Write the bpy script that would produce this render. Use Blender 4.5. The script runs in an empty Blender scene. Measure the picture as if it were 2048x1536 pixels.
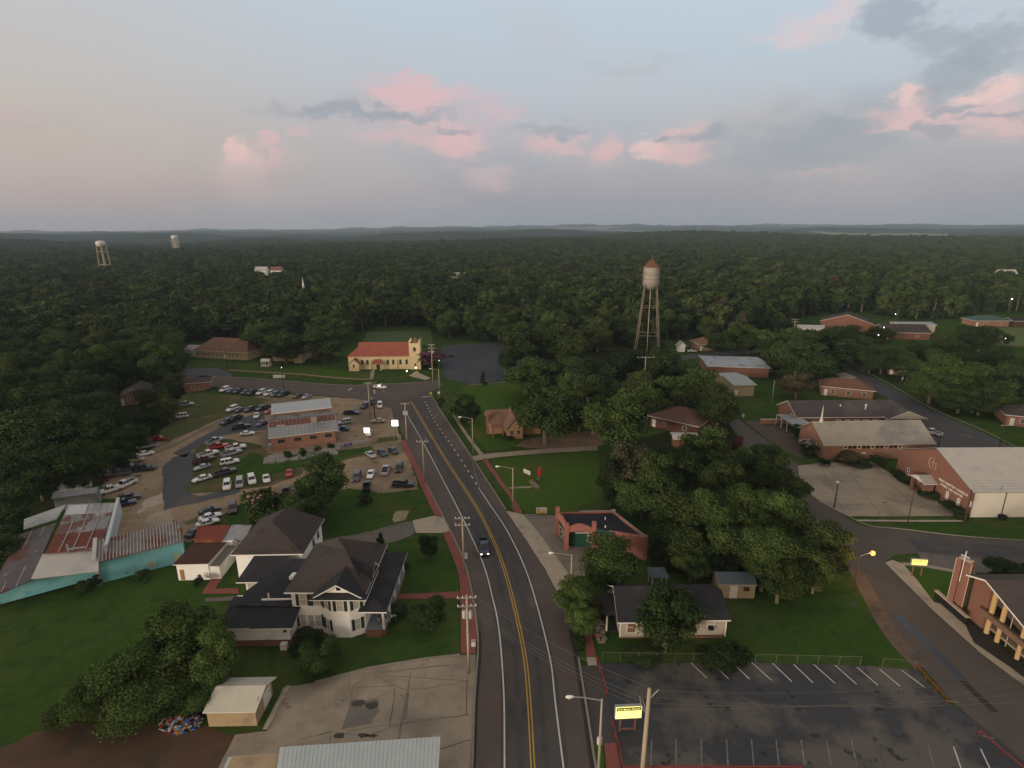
import bpy, bmesh, math, random
import numpy as np
from mathutils import Vector, Matrix, geometry
rnd = random.Random(7)
SC = bpy.context.scene
rad = math.radians
# ---------------------------------------------------------------- camera
FPX = 1120.0; CAMH = 50.0
TH = rad(15.61); RO = rad(-0.3)
_F = np.array([0, math.cos(TH), -math.sin(TH)])
_R0 = np.array([1., 0, 0]); _U0 = np.array([0, math.sin(TH), math.cos(TH)])
_R = _R0*math.cos(RO)+_U0*math.sin(RO); _U = -_R0*math.sin(RO)+_U0*math.cos(RO)
cam = bpy.data.objects.new('camera', bpy.data.cameras.new('camera'))
SC.collection.objects.link(cam); SC.camera = cam
cam.data.sensor_width = 36; cam.data.lens = 36*FPX/2048
cam.data.clip_start = 0.5; cam.data.clip_end = 40000
cam.matrix_world = Matrix(((_R[0], _U[0], -_F[0], 0), (_R[1], _U[1], -_F[1], 0), (_R[2], _U[2], -_F[2], CAMH), (0, 0, 0, 1)))
def ray(px, py): return _F*FPX+_R*(px-1024)+_U*(768-py)
def G(px, py, z=0.0):
    """the point at height z seen at a place of the photograph"""
    d = ray(px, py); t = (z-CAMH)/d[2]; return (d[0]*t, d[1]*t)
def hgt(px, py, x, y):
    d = ray(px, py); return CAMH+d[2]/math.hypot(d[0], d[1])*math.hypot(x, y)
def depth_of(x, y, z=0): return x*_F[0]+y*_F[1]+(z-CAMH)*_F[2]
# ---------------------------------------------------------------- world
def lin(c):
    return tuple(((v/255)/12.92 if v/255 <= .04045 else ((v/255+.055)/1.055)**2.4) for v in c)
W = bpy.data.worlds.new('World'); SC.world = W; W.use_nodes = True
nt = W.node_tree; nt.nodes.clear()
SUN_AZ = Vector((-0.72, -0.69, 0)).normalized(); SUN_EL = rad(7)
def N(tree, typ, **kw):
    n = tree.nodes.new(typ)
    for k, v in kw.items():
        if k.startswith('i'): n.inputs[int(k[1:])].default_value = v
        else: setattr(n, k, v)
    return n
def wm(op, a, b=None, clamp=False):
    n = nt.nodes.new('ShaderNodeMath'); n.operation = op; n.use_clamp = clamp
    for i, v in enumerate((a, b)):
        if v is None: continue
        if hasattr(v, 'node'): nt.links.new(v, n.inputs[i])
        else: n.inputs[i].default_value = v
    return n.outputs[0]
def wmix(f, a, b):
    n = nt.nodes.new('ShaderNodeMix'); n.data_type = 'RGBA'
    for s, v in ((n.inputs[0], f), (n.inputs[6], a), (n.inputs[7], b)):
        if hasattr(v, 'node'): nt.links.new(v, s)
        else: s.default_value = v if isinstance(v, float) else (*v, 1)
    return n.outputs[2]
def wramp(f, stops, interp='LINEAR'):
    n = nt.nodes.new('ShaderNodeValToRGB'); n.color_ramp.interpolation = interp
    e = n.color_ramp.elements
    while len(e) < len(stops): e.new(0.5)
    for el, (p, c) in zip(e, stops): el.position = p; el.color = (*c, 1)
    nt.links.new(f, n.inputs[0]); return n.outputs[0]
tc = N(nt, 'ShaderNodeTexCoord')
sx = N(nt, 'ShaderNodeSeparateXYZ'); nt.links.new(tc.outputs['Generated'], sx.inputs[0])
X, Y, Z = sx.outputs
az = wm('ARCTAN2', X, Y); el = wm('ARCSINE', Z)
cv = N(nt, 'ShaderNodeCombineXYZ'); nt.links.new(az, cv.inputs[0]); nt.links.new(el, cv.inputs[1])
def noise3(scale, detail, vec, rough=.55):
    n = N(nt, 'ShaderNodeTexNoise'); n.inputs['Scale'].default_value = scale; n.inputs['Detail'].default_value = detail
    n.inputs['Roughness'].default_value = rough
    nt.links.new(vec, n.inputs['Vector']); return n
def vm(op, a, b=None, scale=None):
    n = nt.nodes.new('ShaderNodeVectorMath'); n.operation = op
    for i, v in enumerate((a, b)):
        if v is None: continue
        if hasattr(v, 'node'): nt.links.new(v, n.inputs[i])
        else: n.inputs[i].default_value = v
    if scale is not None: n.inputs[3].default_value = scale
    return n
strv = vm('MULTIPLY', cv.outputs[0], (1, 1.7, 1)).outputs[0]
w1 = noise3(7, 3, strv); w2 = noise3(28, 5, strv, .6)
o1 = vm('SUBTRACT', w1.outputs['Color'], (.5, .5, .5)); o2 = vm('SUBTRACT', w2.outputs['Color'], (.5, .5, .5))
s1 = vm('SCALE', o1.outputs[0], scale=.07); s2 = vm('SCALE', o2.outputs[0], scale=.05)
wv = vm('ADD', vm('ADD', cv.outputs[0], s1.outputs[0]).outputs[0], s2.outputs[0]).outputs[0]
eln = wm('DIVIDE', el, rad(90), True)
q = 1/90
SKY_R = wramp(eln, [(0, lin((148, 148, 161))), (3.2*q, lin((152, 153, 167))), (7*q, lin((163, 166, 181))), (12*q, lin((178, 187, 201))), (19*q, lin((185, 202, 217))), (32*q, lin((184, 186, 190))), (1, lin((186, 178, 172)))])
SKY_L = wramp(eln, [(0, lin((182, 154, 144))), (2.5*q, lin((187, 163, 156))), (7*q, lin((194, 178, 168))), (12*q, lin((193, 187, 184))), (19*q, lin((192, 195, 200))), (32*q, lin((186, 184, 184))), (1, lin((186, 178, 172)))])
SKY_B = wramp(eln, [(0, lin((235, 190, 140))), (8*q, lin((245, 205, 160))), (18*q, lin((215, 200, 185))), (40*q, lin((190, 182, 178))), (1, lin((186, 178, 172)))])
def smooth(v, a, b):
    n = nt.nodes.new('ShaderNodeMapRange'); n.interpolation_type = 'SMOOTHSTEP'
    nt.links.new(v, n.inputs[0]); n.inputs[1].default_value = a; n.inputs[2].default_value = b
    return n.outputs[0]
sky = wmix(smooth(az, rad(2), rad(-46)), SKY_R, SKY_L)
big = noise3(3.0, 4, strv)
sky = wmix(wm('MULTIPLY', smooth(big.outputs[0], .40, .68), .36), sky, lin((190, 180, 183)))
def azel(px, py):
    d = ray(px, py); d = d/np.linalg.norm(d); return math.atan2(d[0], d[1]), math.asin(d[2])
PINK = lin((222, 178, 184)); PALE = lin((233, 194, 192)); GREY = lin((141, 149, 167)); MAUV = lin((168, 162, 172))
blobs = [  # x, y, rx, ry, colour, strength, soft
 (60, 240, 110, 34, MAUV, .35, 1.), (40, 232, 70, 22, PINK, .35, 1.),
 (1270, 122, 130, 16, MAUV, .3, 1.), (1650, 38, 150, 36, PALE, .55, 1.), (1560, 75, 110, 16, PALE, .4, 1.),
 (790, 225, 230, 48, MAUV, .3, 1.), (870, 250, 220, 70, PINK, .35, 1.),
 (820, 180, 95, 34, PINK, .95, .55), (900, 198, 120, 24, PINK, .45, .9), (905, 288, 66, 40, PINK, .95, .6), (800, 280, 110, 20, PINK, .5, .9), (840, 245, 70, 15, PINK, .5, .9),
 (730, 222, 200, 17, GREY, .75, .7), (905, 266, 40, 9, GREY, .7, .6),
 (495, 312, 46, 30, PALE, .55, .9), (478, 300, 24, 22, PALE, .9, .4), (545, 288, 22, 24, PINK, .85, .5), (540, 318, 70, 34, PINK, .25, 1.), (480, 345, 70, 50, PALE, .3, 1.), (613, 272, 34, 20, PINK, .6, .8),
 (1110, 285, 66, 26, PINK, .8, .7), (1100, 258, 90, 12, GREY, .6, .8), (990, 230, 70, 22, PINK, .35, 1.), (975, 360, 60, 26, PALE, .4, .9),
 (1208, 305, 34, 26, PINK, .85, .6), (1205, 325, 50, 26, PINK, .4, .9),
 (1375, 256, 66, 24, PINK, .8, .7), (1295, 296, 44, 26, PALE, .95, .5), (1370, 300, 90, 24, PINK, .8, .7),
 (1345, 270, 34, 9, GREY, .8, .5), (1560, 240, 230, 44, MAUV, .5, 1.), (1620, 290, 250, 58, GREY, .9, .8), (1560, 330, 160, 26, GREY, .6, .9), (1420, 268, 56, 20, GREY, .8, .6), (1650, 350, 110, 10, PINK, .35, 1.), (1790, 205, 130, 40, GREY, .55, .9),
 (1860, 235, 160, 40, PINK, .95, .7), (2010, 250, 110, 44, PINK, .75, .8), (1825, 182, 50, 26, PALE, .95, .5), (1980, 165, 120, 24, PALE, 1., .6), (2000, 195, 110, 22, PINK, .7, .8), (1790, 262, 80, 16, PINK, .8, .7),
 (1790, 34, 70, 48, GREY, .75, .5), (1880, 66, 90, 34, GREY, .65, .7), (1985, 90, 130, 46, GREY, .7, .6), (1900, 130, 90, 44, GREY, .7, .6), (1866, 172, 34, 34, GREY, .7, .6),
 (1875, 256, 50, 20, GREY, .85, .5), (1915, 205, 50, 13, GREY, .8, .5), (1990, 221, 110, 9, GREY, .75, .6), (1700, 260, 70, 22, GREY, .6, .8), (1930, 290, 190, 16, MAUV, .6, 1.)]
det = noise3(34, 7, strv, .68)
dn = wm('MULTIPLY', wm('SUBTRACT', det.outputs[0], .5), 1.15)
for (bx, by, rx, ry, col, st, soft) in blobs:
    a, e = azel(bx, by); a2, _ = azel(bx+rx, by); _, e2 = azel(bx, by-ry)
    ra = max(abs(a2-a), .01)*1.0; re = max(abs(e2-e), .005)*1.08
    d = vm('LENGTH', vm('MULTIPLY', vm('SUBTRACT', wv, (a, e, 0)).outputs[0], (1/ra, 1/re, 0)).outputs[0]).outputs['Value']
    m = wm('MULTIPLY', smooth(wm('ADD', d, dn), 1.22, 1.24-.38-soft*.8), min(1., st*(.86 if col in (PINK, PALE) else .98)))
    sky = wmix(m, sky, col)
sky = wmix(smooth(Y, .15, -.35), sky, SKY_B)
sky = wmix(smooth(el, 0.0, rad(-4)), sky, lin((70, 72, 68)))
nish = N(nt, 'ShaderNodeTexSky'); nish.sky_type = 'NISHITA'; nish.sun_disc = False
nish.sun_elevation = SUN_EL; nish.sun_rotation = math.atan2(SUN_AZ.x, SUN_AZ.y) % (2*math.pi)
nish.air_density = 1.5; nish.dust_density = 2.5
bg1 = N(nt, 'ShaderNodeBackground', i1=1.0); bg2 = N(nt, 'ShaderNodeBackground', i1=0.03)
nt.links.new(sky, bg1.inputs[0]); nt.links.new(nish.outputs[0], bg2.inputs[0])
bg1.inputs[1].default_value = 0.99
ad = N(nt, 'ShaderNodeAddShader'); nt.links.new(bg1.outputs[0], ad.inputs[0]); nt.links.new(bg2.outputs[0], ad.inputs[1])
wo = N(nt, 'ShaderNodeOutputWorld'); nt.links.new(ad.outputs[0], wo.inputs[0])
W.cycles.sampling_method = 'MANUAL'; W.cycles.sample_map_resolution = 512
# ---------------------------------------------------------------- sun and exposure
sun = bpy.data.objects.new('sun', bpy.data.lights.new('sun', 'SUN')); SC.collection.objects.link(sun)
sun.data.energy = 2.5; sun.data.angle = rad(14); sun.data.color = (1, .89, .77)
sun.rotation_euler = (-(SUN_AZ*math.cos(SUN_EL)+Vector((0, 0, math.sin(SUN_EL))))).to_track_quat('-Z', 'Y').to_euler()
SC.view_settings.view_transform = 'Standard'; SC.view_settings.look = 'None'
SC.view_settings.exposure = 0; SC.view_settings.gamma = 1
cy = SC.cycles
cy.max_bounces = 4; cy.diffuse_bounces = 2; cy.glossy_bounces = 2; cy.transmission_bounces = 2; cy.volume_bounces = 0; cy.transparent_max_bounces = 6
cy.sample_clamp_indirect = 3; cy.caustics_reflective = False; cy.caustics_refractive = False
cy.volume_max_steps = 64
# ---------------------------------------------------------------- materials
MATS = {}
def C(*c): return lin(c)
def mat(name, c1, c2=None, scale=3.0, rough=.9, c3=None, s3=.15, lo=.55, hi=.7, bump=0., stretch=(1, 1, 1), spec=.12, metal=0., detail=5, emit=None, f3=1.0, c4=None, s4=1., lo4=.6, hi4=.68):
    if name in MATS: return MATS[name]
    m = bpy.data.materials.new(name); m.use_nodes = True; t = m.node_tree
    b = t.nodes['Principled BSDF']; L = t.links.new
    b.inputs['Roughness'].default_value = rough; b.inputs['Specular IOR Level'].default_value = spec; b.inputs['Metallic'].default_value = metal
    if emit:
        b.inputs['Emission Color'].default_value = (*emit[:3], 1); b.inputs['Emission Strength'].default_value = emit[3]
    c2 = c2 or tuple(v*.8 for v in c1)
    co = t.nodes.new('ShaderNodeTexCoord'); mp = t.nodes.new('ShaderNodeMapping'); mp.inputs['Scale'].default_value = stretch
    L(co.outputs['Object'], mp.inputs[0])
    def nz(s, d=detail):
        n = t.nodes.new('ShaderNodeTexNoise'); n.inputs['Scale'].default_value = s; n.inputs['Detail'].default_value = d
        n.inputs['Roughness'].default_value = .62; L(mp.outputs[0], n.inputs['Vector']); return n.outputs[0]
    def mr(v, a, bb):
        n = t.nodes.new('ShaderNodeMapRange'); L(v, n.inputs[0]); n.inputs[1].default_value = a; n.inputs[2].default_value = bb; return n.outputs[0]
    def mx(f, a, bb):
        n = t.nodes.new('ShaderNodeMix'); n.data_type = 'RGBA'; L(f, n.inputs[0])
        for s, v in ((n.inputs[6], a), (n.inputs[7], bb)):
            if hasattr(v, 'node'): L(v, s)
            else: s.default_value = (*v, 1)
        return n.outputs[2]
    n1 = nz(scale); col = mx(mr(n1, .3, .7), c1, c2)
    if c3: col = mx(mr(nz(s3, 4), lo, hi), col, c3)
    if c4: col = mx(mr(nz(s4, 6), lo4, hi4), col, c4)
    L(col, b.inputs['Base Color'])
    if bump:
        bn = t.nodes.new('ShaderNodeBump'); bn.inputs['Strength'].default_value = bump; bn.inputs['Distance'].default_value = .05
        L(n1, bn.inputs['Height']); L(bn.outputs[0], b.inputs['Normal'])
    MATS[name] = m; return m
def leafmat(name, c1, c2, c3, rare=None):
    m = bpy.data.materials.new(name); m.use_nodes = True; t = m.node_tree; L = t.links.new
    b = t.nodes['Principled BSDF']; b.inputs['Roughness'].default_value = .85; b.inputs['Specular IOR Level'].default_value = .06
    oi = t.nodes.new('ShaderNodeObjectInfo'); ge = t.nodes.new('ShaderNodeNewGeometry')
    def mx(f, a, bb):
        n = t.nodes.new('ShaderNodeMix'); n.data_type = 'RGBA'; L(f, n.inputs[0])
        for s, v in ((n.inputs[6], a), (n.inputs[7], bb)):
            if hasattr(v, 'node'): L(v, s)
            else: s.default_value = (*v, 1)
        return n.outputs[2]
    no = t.nodes.new('ShaderNodeTexNoise'); no.inputs['Scale'].default_value = .45; no.inputs['Detail'].default_value = 3
    L(ge.outputs['Position'], no.inputs['Vector'])
    mr = t.nodes.new('ShaderNodeMapRange'); L(no.outputs[0], mr.inputs[0]); mr.inputs[1].default_value = .35; mr.inputs[2].default_value = .65
    col = mx(oi.outputs['Random'], c1, c2); col = mx(mr.outputs[0], col, c3)
    ri = ge.outputs['Random Per Island']
    m2 = t.nodes.new('ShaderNodeMapRange'); L(ri, m2.inputs[0]); m2.inputs[1].default_value = .0; m2.inputs[2].default_value = 1; m2.inputs[3].default_value = .74; m2.inputs[4].default_value = 1.26
    w2_ = t.nodes.new('ShaderNodeTexWhiteNoise'); w2_.noise_dimensions = '2D'; cb = t.nodes.new('ShaderNodeCombineXYZ'); L(oi.outputs['Random'], cb.inputs[0]); cb.inputs[1].default_value = 3.7; L(cb.outputs[0], w2_.inputs['Vector'])
    m3 = t.nodes.new('ShaderNodeMapRange'); L(w2_.outputs['Value'], m3.inputs[0]); m3.inputs[3].default_value = .62; m3.inputs[4].default_value = 1.28
    mu = t.nodes.new('ShaderNodeMath'); mu.operation = 'MULTIPLY'; L(m2.outputs[0], mu.inputs[0]); L(m3.outputs[0], mu.inputs[1])
    hs = t.nodes.new('ShaderNodeHueSaturation'); L(mu.outputs[0], hs.inputs['Value']); L(col, hs.inputs['Color']); col = hs.outputs[0]
    if rare:
        # a few trees in the woods have turned olive or russet
        wn = t.nodes.new('ShaderNodeTexWhiteNoise'); wn.noise_dimensions = '1D'; L(oi.outputs['Random'], wn.inputs['W'])
        for lo, hi, cc in rare:
            g = t.nodes.new('ShaderNodeMath'); g.operation = 'COMPARE'; L(wn.outputs['Value'], g.inputs[0]); g.inputs[1].default_value = (lo+hi)/2; g.inputs[2].default_value = (hi-lo)/2
            col = mx(g.outputs[0], col, cc)
    L(col, b.inputs['Base Color']); MATS[name] = m; return m
# ---------------------------------------------------------------- mesh builder
class MB:
    def __init__(s): s.v = []; s.f = []; s.m = []
    def add(s, vs, fs, mi=0):
        o = len(s.v); s.v += [tuple(p) for p in vs]; s.f += [tuple(i+o for i in f) for f in fs]; s.m += [mi]*len(fs); return s
    def box(s, x0, y0, z0, x1, y1, z1, mi=0):
        return s.add([(x0, y0, z0), (x1, y0, z0), (x1, y1, z0), (x0, y1, z0), (x0, y0, z1), (x1, y0, z1), (x1, y1, z1), (x0, y1, z1)],
              [(0, 3, 2, 1), (4, 5, 6, 7), (0, 1, 5, 4), (1, 2, 6, 5), (2, 3, 7, 6), (3, 0, 4, 7)], mi)
    def slab(s, top, th, mi=0, mi2=None, d=None):
        n = len(top); d = d or (0, 0, -th)
        vs = [tuple(p) for p in top]+[(p[0]+d[0], p[1]+d[1], p[2]+d[2]) for p in top]
        s.add(vs, [tuple(range(n))], mi); o = len(s.v)-2*n
        fs = [tuple(range(2*n-1, n-1, -1))]+[(i, i+n, (i+1) % n+n, (i+1) % n) for i in range(n)]
        s.f += [tuple(k+o for k in f) for f in fs]; s.m += [mi if mi2 is None else mi2]*len(fs); return s
    def prism(s, pts, z0, z1, mi=0): return s.slab([(x, y, z1) for x, y in pts], z1-z0, mi)
    def tube(s, pts, rs, n=8, mi=0, cap=True):
        pts = [Vector(p) for p in pts]
        if isinstance(rs, (int, float)): rs = [rs]*len(pts)
        o = len(s.v); prev = None
        for i, p in enumerate(pts):
            t = (pts[min(i+1, len(pts)-1)]-pts[max(i-1, 0)]).normalized()
            u = t.orthogonal().normalized() if prev is None else (prev-t*prev.dot(t)).normalized()
            prev = u; w = t.cross(u)
            for k in range(n):
                a = 2*math.pi*k/n; s.v.append(tuple(p+(u*math.cos(a)+w*math.sin(a))*rs[i]))
        for i in range(len(pts)-1):
            for k in range(n):
                s.f.append((o+i*n+k, o+i*n+(k+1) % n, o+(i+1)*n+(k+1) % n, o+(i+1)*n+k)); s.m.append(mi)
        if cap:
            s.f.append(tuple(o+k for k in range(n-1, -1, -1))); s.f.append(tuple(o+(len(pts)-1)*n+k for k in range(n))); s.m += [mi, mi]
        return s
    def lathe(s, prof, n=24, c=(0, 0), mi=0):
        o = len(s.v)
        for r, z in prof:
            for k in range(n):
                a = 2*math.pi*k/n; s.v.append((c[0]+r*math.cos(a), c[1]+r*math.sin(a), z))
        for i in range(len(prof)-1):
            for k in range(n):
                s.f.append((o+i*n+k, o+i*n+(k+1) % n, o+(i+1)*n+(k+1) % n, o+(i+1)*n+k)); s.m.append(mi)
        return s
    def mesh(s, name, mats, smooth=False):
        me = bpy.data.meshes.new(name); me.from_pydata(s.v, [], s.f)
        for m in mats: me.materials.append(m)
        if len(mats) > 1: me.polygons.foreach_set('material_index', s.m)
        if smooth: me.polygons.foreach_set('use_smooth', [True]*len(s.f))
        me.update(); return me
    def obj(s, name, mats, parent=None, smooth=False, loc=None):
        if not isinstance(mats, (list, tuple)): mats = [mats]
        o = bpy.data.objects.new(name, s.mesh(name, mats, smooth)); SC.collection.objects.link(o)
        if parent is not None: o.parent = parent
        if loc: o.location = loc
        return o
def tag(o, label=None, cat=None, group=None, kind=None):
    if label: o['label'] = label
    if cat: o['category'] = cat
    if group: o['group'] = group
    if kind: o['kind'] = kind
    return o
def empty(name, loc, rz, label, cat, group=None):
    o = bpy.data.objects.new(name, None); SC.collection.objects.link(o); o.empty_display_size = .5
    o.location = loc if len(loc) == 3 else (*loc, 0); o.rotation_euler = (0, 0, rz)
    return tag(o, label, cat, group)
def struct(o): o['kind'] = 'structure'; return o
# ---------------------------------------------------------------- terrain
_ks = np.random.RandomState(3)
_wv = [(_ks.uniform(0, 6.28), _ks.uniform(0, 6.28), w) for w in (2600, 1900, 1300, 900, 700, 520, 400)]
def terr(x, y):
    x = np.asarray(x, float); y = np.asarray(y, float); D = np.hypot(x, y)
    s = sum(np.sin((x*math.cos(a)+y*math.sin(a))*2*math.pi/w+p)*(w/2600)**.7 for a, p, w in _wv)
    r = np.clip((D-700)/1900, 0, 1); r = r*r*(3-2*r)
    h = r*(s*8.5)
    A = np.degrees(np.arctan2(x, y))
    rg = np.clip((D-5200)/3600, 0, 1)*np.clip((11900-D)/2200, 0, 1)
    h += rg*(10+52*np.exp(-((A-8)/24)**2)+14*np.exp(-((A-36)/9)**2))*(1+.11*np.sin(A*1.1+1)+.06*np.sin(A*2.7)+.04*np.sin(A*6.1+2))
    return h
def ground_mesh():
    rs = [0, 30, 60, 100, 160, 240, 350, 500, 650]+list(np.geomspace(760, 12500, 60)); nc = 180
    mb = MB(); mb.v.append((0, 0, 0))
    for r in rs[1:]:
        a = np.arange(nc)*2*math.pi/nc; xs = r*np.sin(a); ys = r*np.cos(a); zs = terr(xs, ys)
        mb.v += list(zip(xs.tolist(), ys.tolist(), zs.tolist()))
    for k in range(nc): mb.f.append((0, 1+(k+1) % nc, 1+k))
    for i in range(len(rs)-2):
        for k in range(nc):
            a, b = 1+i*nc+k, 1+i*nc+(k+1) % nc; mb.f.append((a, b, b+nc, a+nc))
    mb.m = [0]*len(mb.f)
    return mb
GRASS = mat('lawn grass', (.031, .064, .013), (.048, .084, .016), 1.1, 1.0, spec=0, c3=(.074, .080, .026), s3=.06, lo=.47, hi=.70, bump=.5, c4=(.030, .060, .016), s4=.35, lo4=.5, hi4=.62)
struct(ground_mesh().obj('ground', GRASS))
# ---------------------------------------------------------------- flat sheets: roads, lots, paths
def cat_rom(pts, step=1.5, closed=False):
    P = [Vector((*p, 0)) for p in pts]; out = []
    n = len(P); rng = range(n) if closed else range(n-1)
    for i in rng:
        p0 = P[(i-1) % n] if closed or i > 0 else P[0]*2-P[1]; p1 = P[i]; p2 = P[(i+1) % n]
        p3 = P[(i+2) % n] if closed or i+2 < n else P[-1]*2-P[-2]
        k = max(1, int((p2-p1).length/step))
        for j in range(k):
            t = j/k; out.append(.5*((2*p1)+(p2-p0)*t+(2*p0-5*p1+4*p2-p3)*t*t+(3*p1-p0-3*p2+p3)*t**3))
    if not closed: out.append(P[-1])
    return [(p.x, p.y) for p in out]
def densify(pts, step=1.2, jit=0., rr=None):
    rr = rr or rnd; out = []
    for i in range(len(pts)):
        a, b = pts[i], pts[(i+1) % len(pts)]; L = math.hypot(b[0]-a[0], b[1]-a[1]); k = max(1, int(L/step))
        for j in range(k):
            t = j/k; out.append((a[0]+(b[0]-a[0])*t+rr.uniform(-jit, jit), a[1]+(b[1]-a[1])*t+rr.uniform(-jit, jit)))
    return out
def tess(mb, pts, z, mi=0):
    tris = geometry.tessellate_polygon([[Vector((x, y, 0)) for x, y in pts]])
    fs = []
    for a, b, c in tris:
        (ax, ay), (bx, by), (cx, cy_) = pts[a], pts[b], pts[c]
        fs.append((a, b, c) if (bx-ax)*(cy_-ay)-(by-ay)*(cx-ax) > 0 else (a, c, b))
    mb.add([(x, y, z) for x, y in pts], fs, mi)
def sheet(name, px, z, m, jit=0., smooth=False, step=1.2):
    pts = [G(*p) for p in px]
    pts = cat_rom(pts, step, True) if smooth else pts
    if jit: pts = densify(pts, step, jit)
    mb = MB(); tess(mb, pts, z); return struct(mb.obj(name, m))
def ribbon(mb, pts, w, z, h=None, mi=0):
    V = [Vector((*p, 0)) for p in pts]; Ls = []; Rs = []
    for i, p in enumerate(V):
        t = (V[min(i+1, len(V)-1)]-V[max(i-1, 0)]); t.normalize(); nn = Vector((-t.y, t.x, 0))
        Ls.append(p+nn*w/2); Rs.append(p-nn*w/2)
    o = len(mb.v)
    for a, b in zip(Ls, Rs): mb.v += [(a.x, a.y, z), (b.x, b.y, z)]
    for i in range(len(V)-1): mb.f.append((o+2*i+1, o+2*i+3, o+2*i+2, o+2*i)); mb.m.append(mi)
    if h:
        o2 = len(mb.v)
        for a, b in zip(Ls, Rs): mb.v += [(a.x, a.y, z-h), (b.x, b.y, z-h)]
        for i in range(len(V)-1):
            mb.f.append((o+2*i, o+2*i+2, o2+2*i+2, o2+2*i)); mb.f.append((o+2*i+3, o+2*i+1, o2+2*i+1, o2+2*i+3)); mb.m += [mi, mi]
def line(name, px, w, z, m, smooth=True, h=None):
    pts = [G(*p) for p in px]; pts = cat_rom(pts, 1.5) if smooth else pts
    mb = MB(); ribbon(mb, pts, w, z, h); return struct(mb.obj(name, m))
def between(name, Lp, Rp, z, m):
    """road surface between two kerb lines"""
    A = cat_rom([G(*p) for p in Lp], 1.5); B = cat_rom([G(*p) for p in Rp], 1.5)
    mb = MB(); tess(mb, A+B[::-1], z); return struct(mb.obj(name, m))
ASPH = mat('asphalt', (.112, .086, .070), (.096, .074, .062), .35, .85, c3=(.078, .062, .052), s3=.06, lo=.48, hi=.66, bump=.1, c4=(.12, .102, .09), s4=.9, lo4=.62, hi4=.72)
ASPHM = mat('travel lane asphalt', (.082, .071, .062), (.072, .064, .057), .5, .8, c3=(.055, .051, .049), s3=.08, lo=.5, hi=.62, bump=.1)
ASPHD = mat('dark parking asphalt', (.032, .034, .038), (.044, .043, .044), .5, .75, c3=(.095, .083, .066), s3=.13, lo=.46, hi=.58, bump=.12, c4=(.016, .018, .02), s4=.5, lo4=.60, hi4=.66, spec=.35)
ASPHB = mat('blue grey asphalt', (.080, .080, .084), (.066, .067, .070), .4, .8, c3=(.12, .10, .085), s3=.1, lo=.55, hi=.7)
CONC = mat('concrete', (.34, .275, .195), (.28, .23, .165), .8, .85, c3=(.22, .18, .135), s3=.12, lo=.48, hi=.62, bump=.1, c4=(.12, .10, .085), s4=.35, lo4=.64, hi4=.7)
CONCL = mat('pale concrete', (.40, .33, .24), (.33, .275, .205), .8, .85, c3=(.22, .19, .15), s3=.2)
BRICKP = mat('brick paving', (.25, .082, .066), (.20, .068, .055), 3, .9, c3=(.17, .07, .055), s3=.4)
DIRT = mat('dirt and gravel', (.31, .22, .14), (.25, .18, .115), .5, .95, c3=(.175, .13, .085), s3=.09, lo=.45, hi=.62, bump=.3, c4=(.09, .095, .045), s4=.22, lo4=.58, hi4=.66)
DIRTR = mat('red brown dirt', (.105, .060, .036), (.08, .047, .03), .4, .95, c3=(.055, .045, .028), s3=.15, bump=.3)
GRAVD = mat('grey gravel', (.16, .14, .115), (.125, .11, .092), .7, .95, c3=(.09, .085, .06), s3=.2, bump=.3)
DRYG = mat('worn grass', (.085, .084, .036), (.060, .080, .028), .6, 1., spec=0, c3=(.15, .105, .062), s3=.12, lo=.5, hi=.66, bump=.4)
GRASSB = mat('bright lawn', (.046, .088, .014), (.058, .102, .017), .7, 1., spec=0, c3=(.074, .088, .024), s3=.07, lo=.5, hi=.66, bump=.4)
WHITEP = mat('white road paint', (.62, .60, .54), (.45, .43, .38), 2.5, .8)
WHITEF = mat('faded road paint', (.26, .245, .20), (.09, .085, .075), 2.2, .8)
YELP = mat('yellow road paint', (.46, .28, .06), (.36, .22, .05), 2, .8)
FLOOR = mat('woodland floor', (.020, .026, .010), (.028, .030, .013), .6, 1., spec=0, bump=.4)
# main road
Lk = [(940, 1600), (945, 1520), (949, 1400), (956, 1300), (954, 1255), (943, 1180), (925, 1115), (888, 1037), (850, 966), (812, 882), (782, 815)]
Rk = [(1215, 1620), (1192, 1536), (1177, 1440), (1157, 1317), (1147, 1262), (1120, 1197), (1080, 1124), (1052, 1080), (1012, 1020), (942, 912), (882, 822), (859, 785)]
struct(between('main_road', Lk, Rk, .02, ASPH)); Lk2 = Lk
Lw = [(1010, 1600), (1009, 1536), (1008, 1400), (1002, 1300), (995, 1240), (986, 1200), (965, 1124), (922, 1030), (885, 958), (850, 892), (812, 826)]
Yw = [(1072, 1600), (1066, 1536), (1058, 1400), (1049, 1311), (1027, 1205), (1005, 1128), (982, 1071), (950, 1010), (895, 925), (850, 851), (822, 803)]
Rw = [(1135, 1600), (1127, 1536), (1110, 1400), (1100, 1317), (1071, 1200), (1045, 1124), (1011, 1056), (980, 1010), (961, 981)]
Rt = [(961, 981), (951, 950), (942, 918), (908, 866), (882, 826), (868, 800)]
Rd = [(961, 981), (940, 948), (905, 894), (872, 846), (848, 800)]
struct(between('travel_lanes', Lw, Rw+[(905, 894), (848, 800)], .03, ASPHM))
line('edge_line', Lw, .16, .045, WHITEP); line('edge_line', Rw, .16, .045, WHITEP); line('turn_lane_line', Rt, .14, .045, WHITEF)
line('stop_line', [(843, 794), (860, 793)], .4, .045, WHITEP, False)
mb = MB()
for s in (-.17, .17):
    pts = cat_rom([G(*p) for p in Yw], 1.5); V = [Vector((*p, 0)) for p in pts]; off = []
    for i, p in enumerate(V):
        t = (V[min(i+1, len(V)-1)]-V[max(i-1, 0)]).normalized(); off.append((p.x-t.y*s, p.y+t.x*s))
    ribbon(mb, off, .15, .045)
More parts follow.
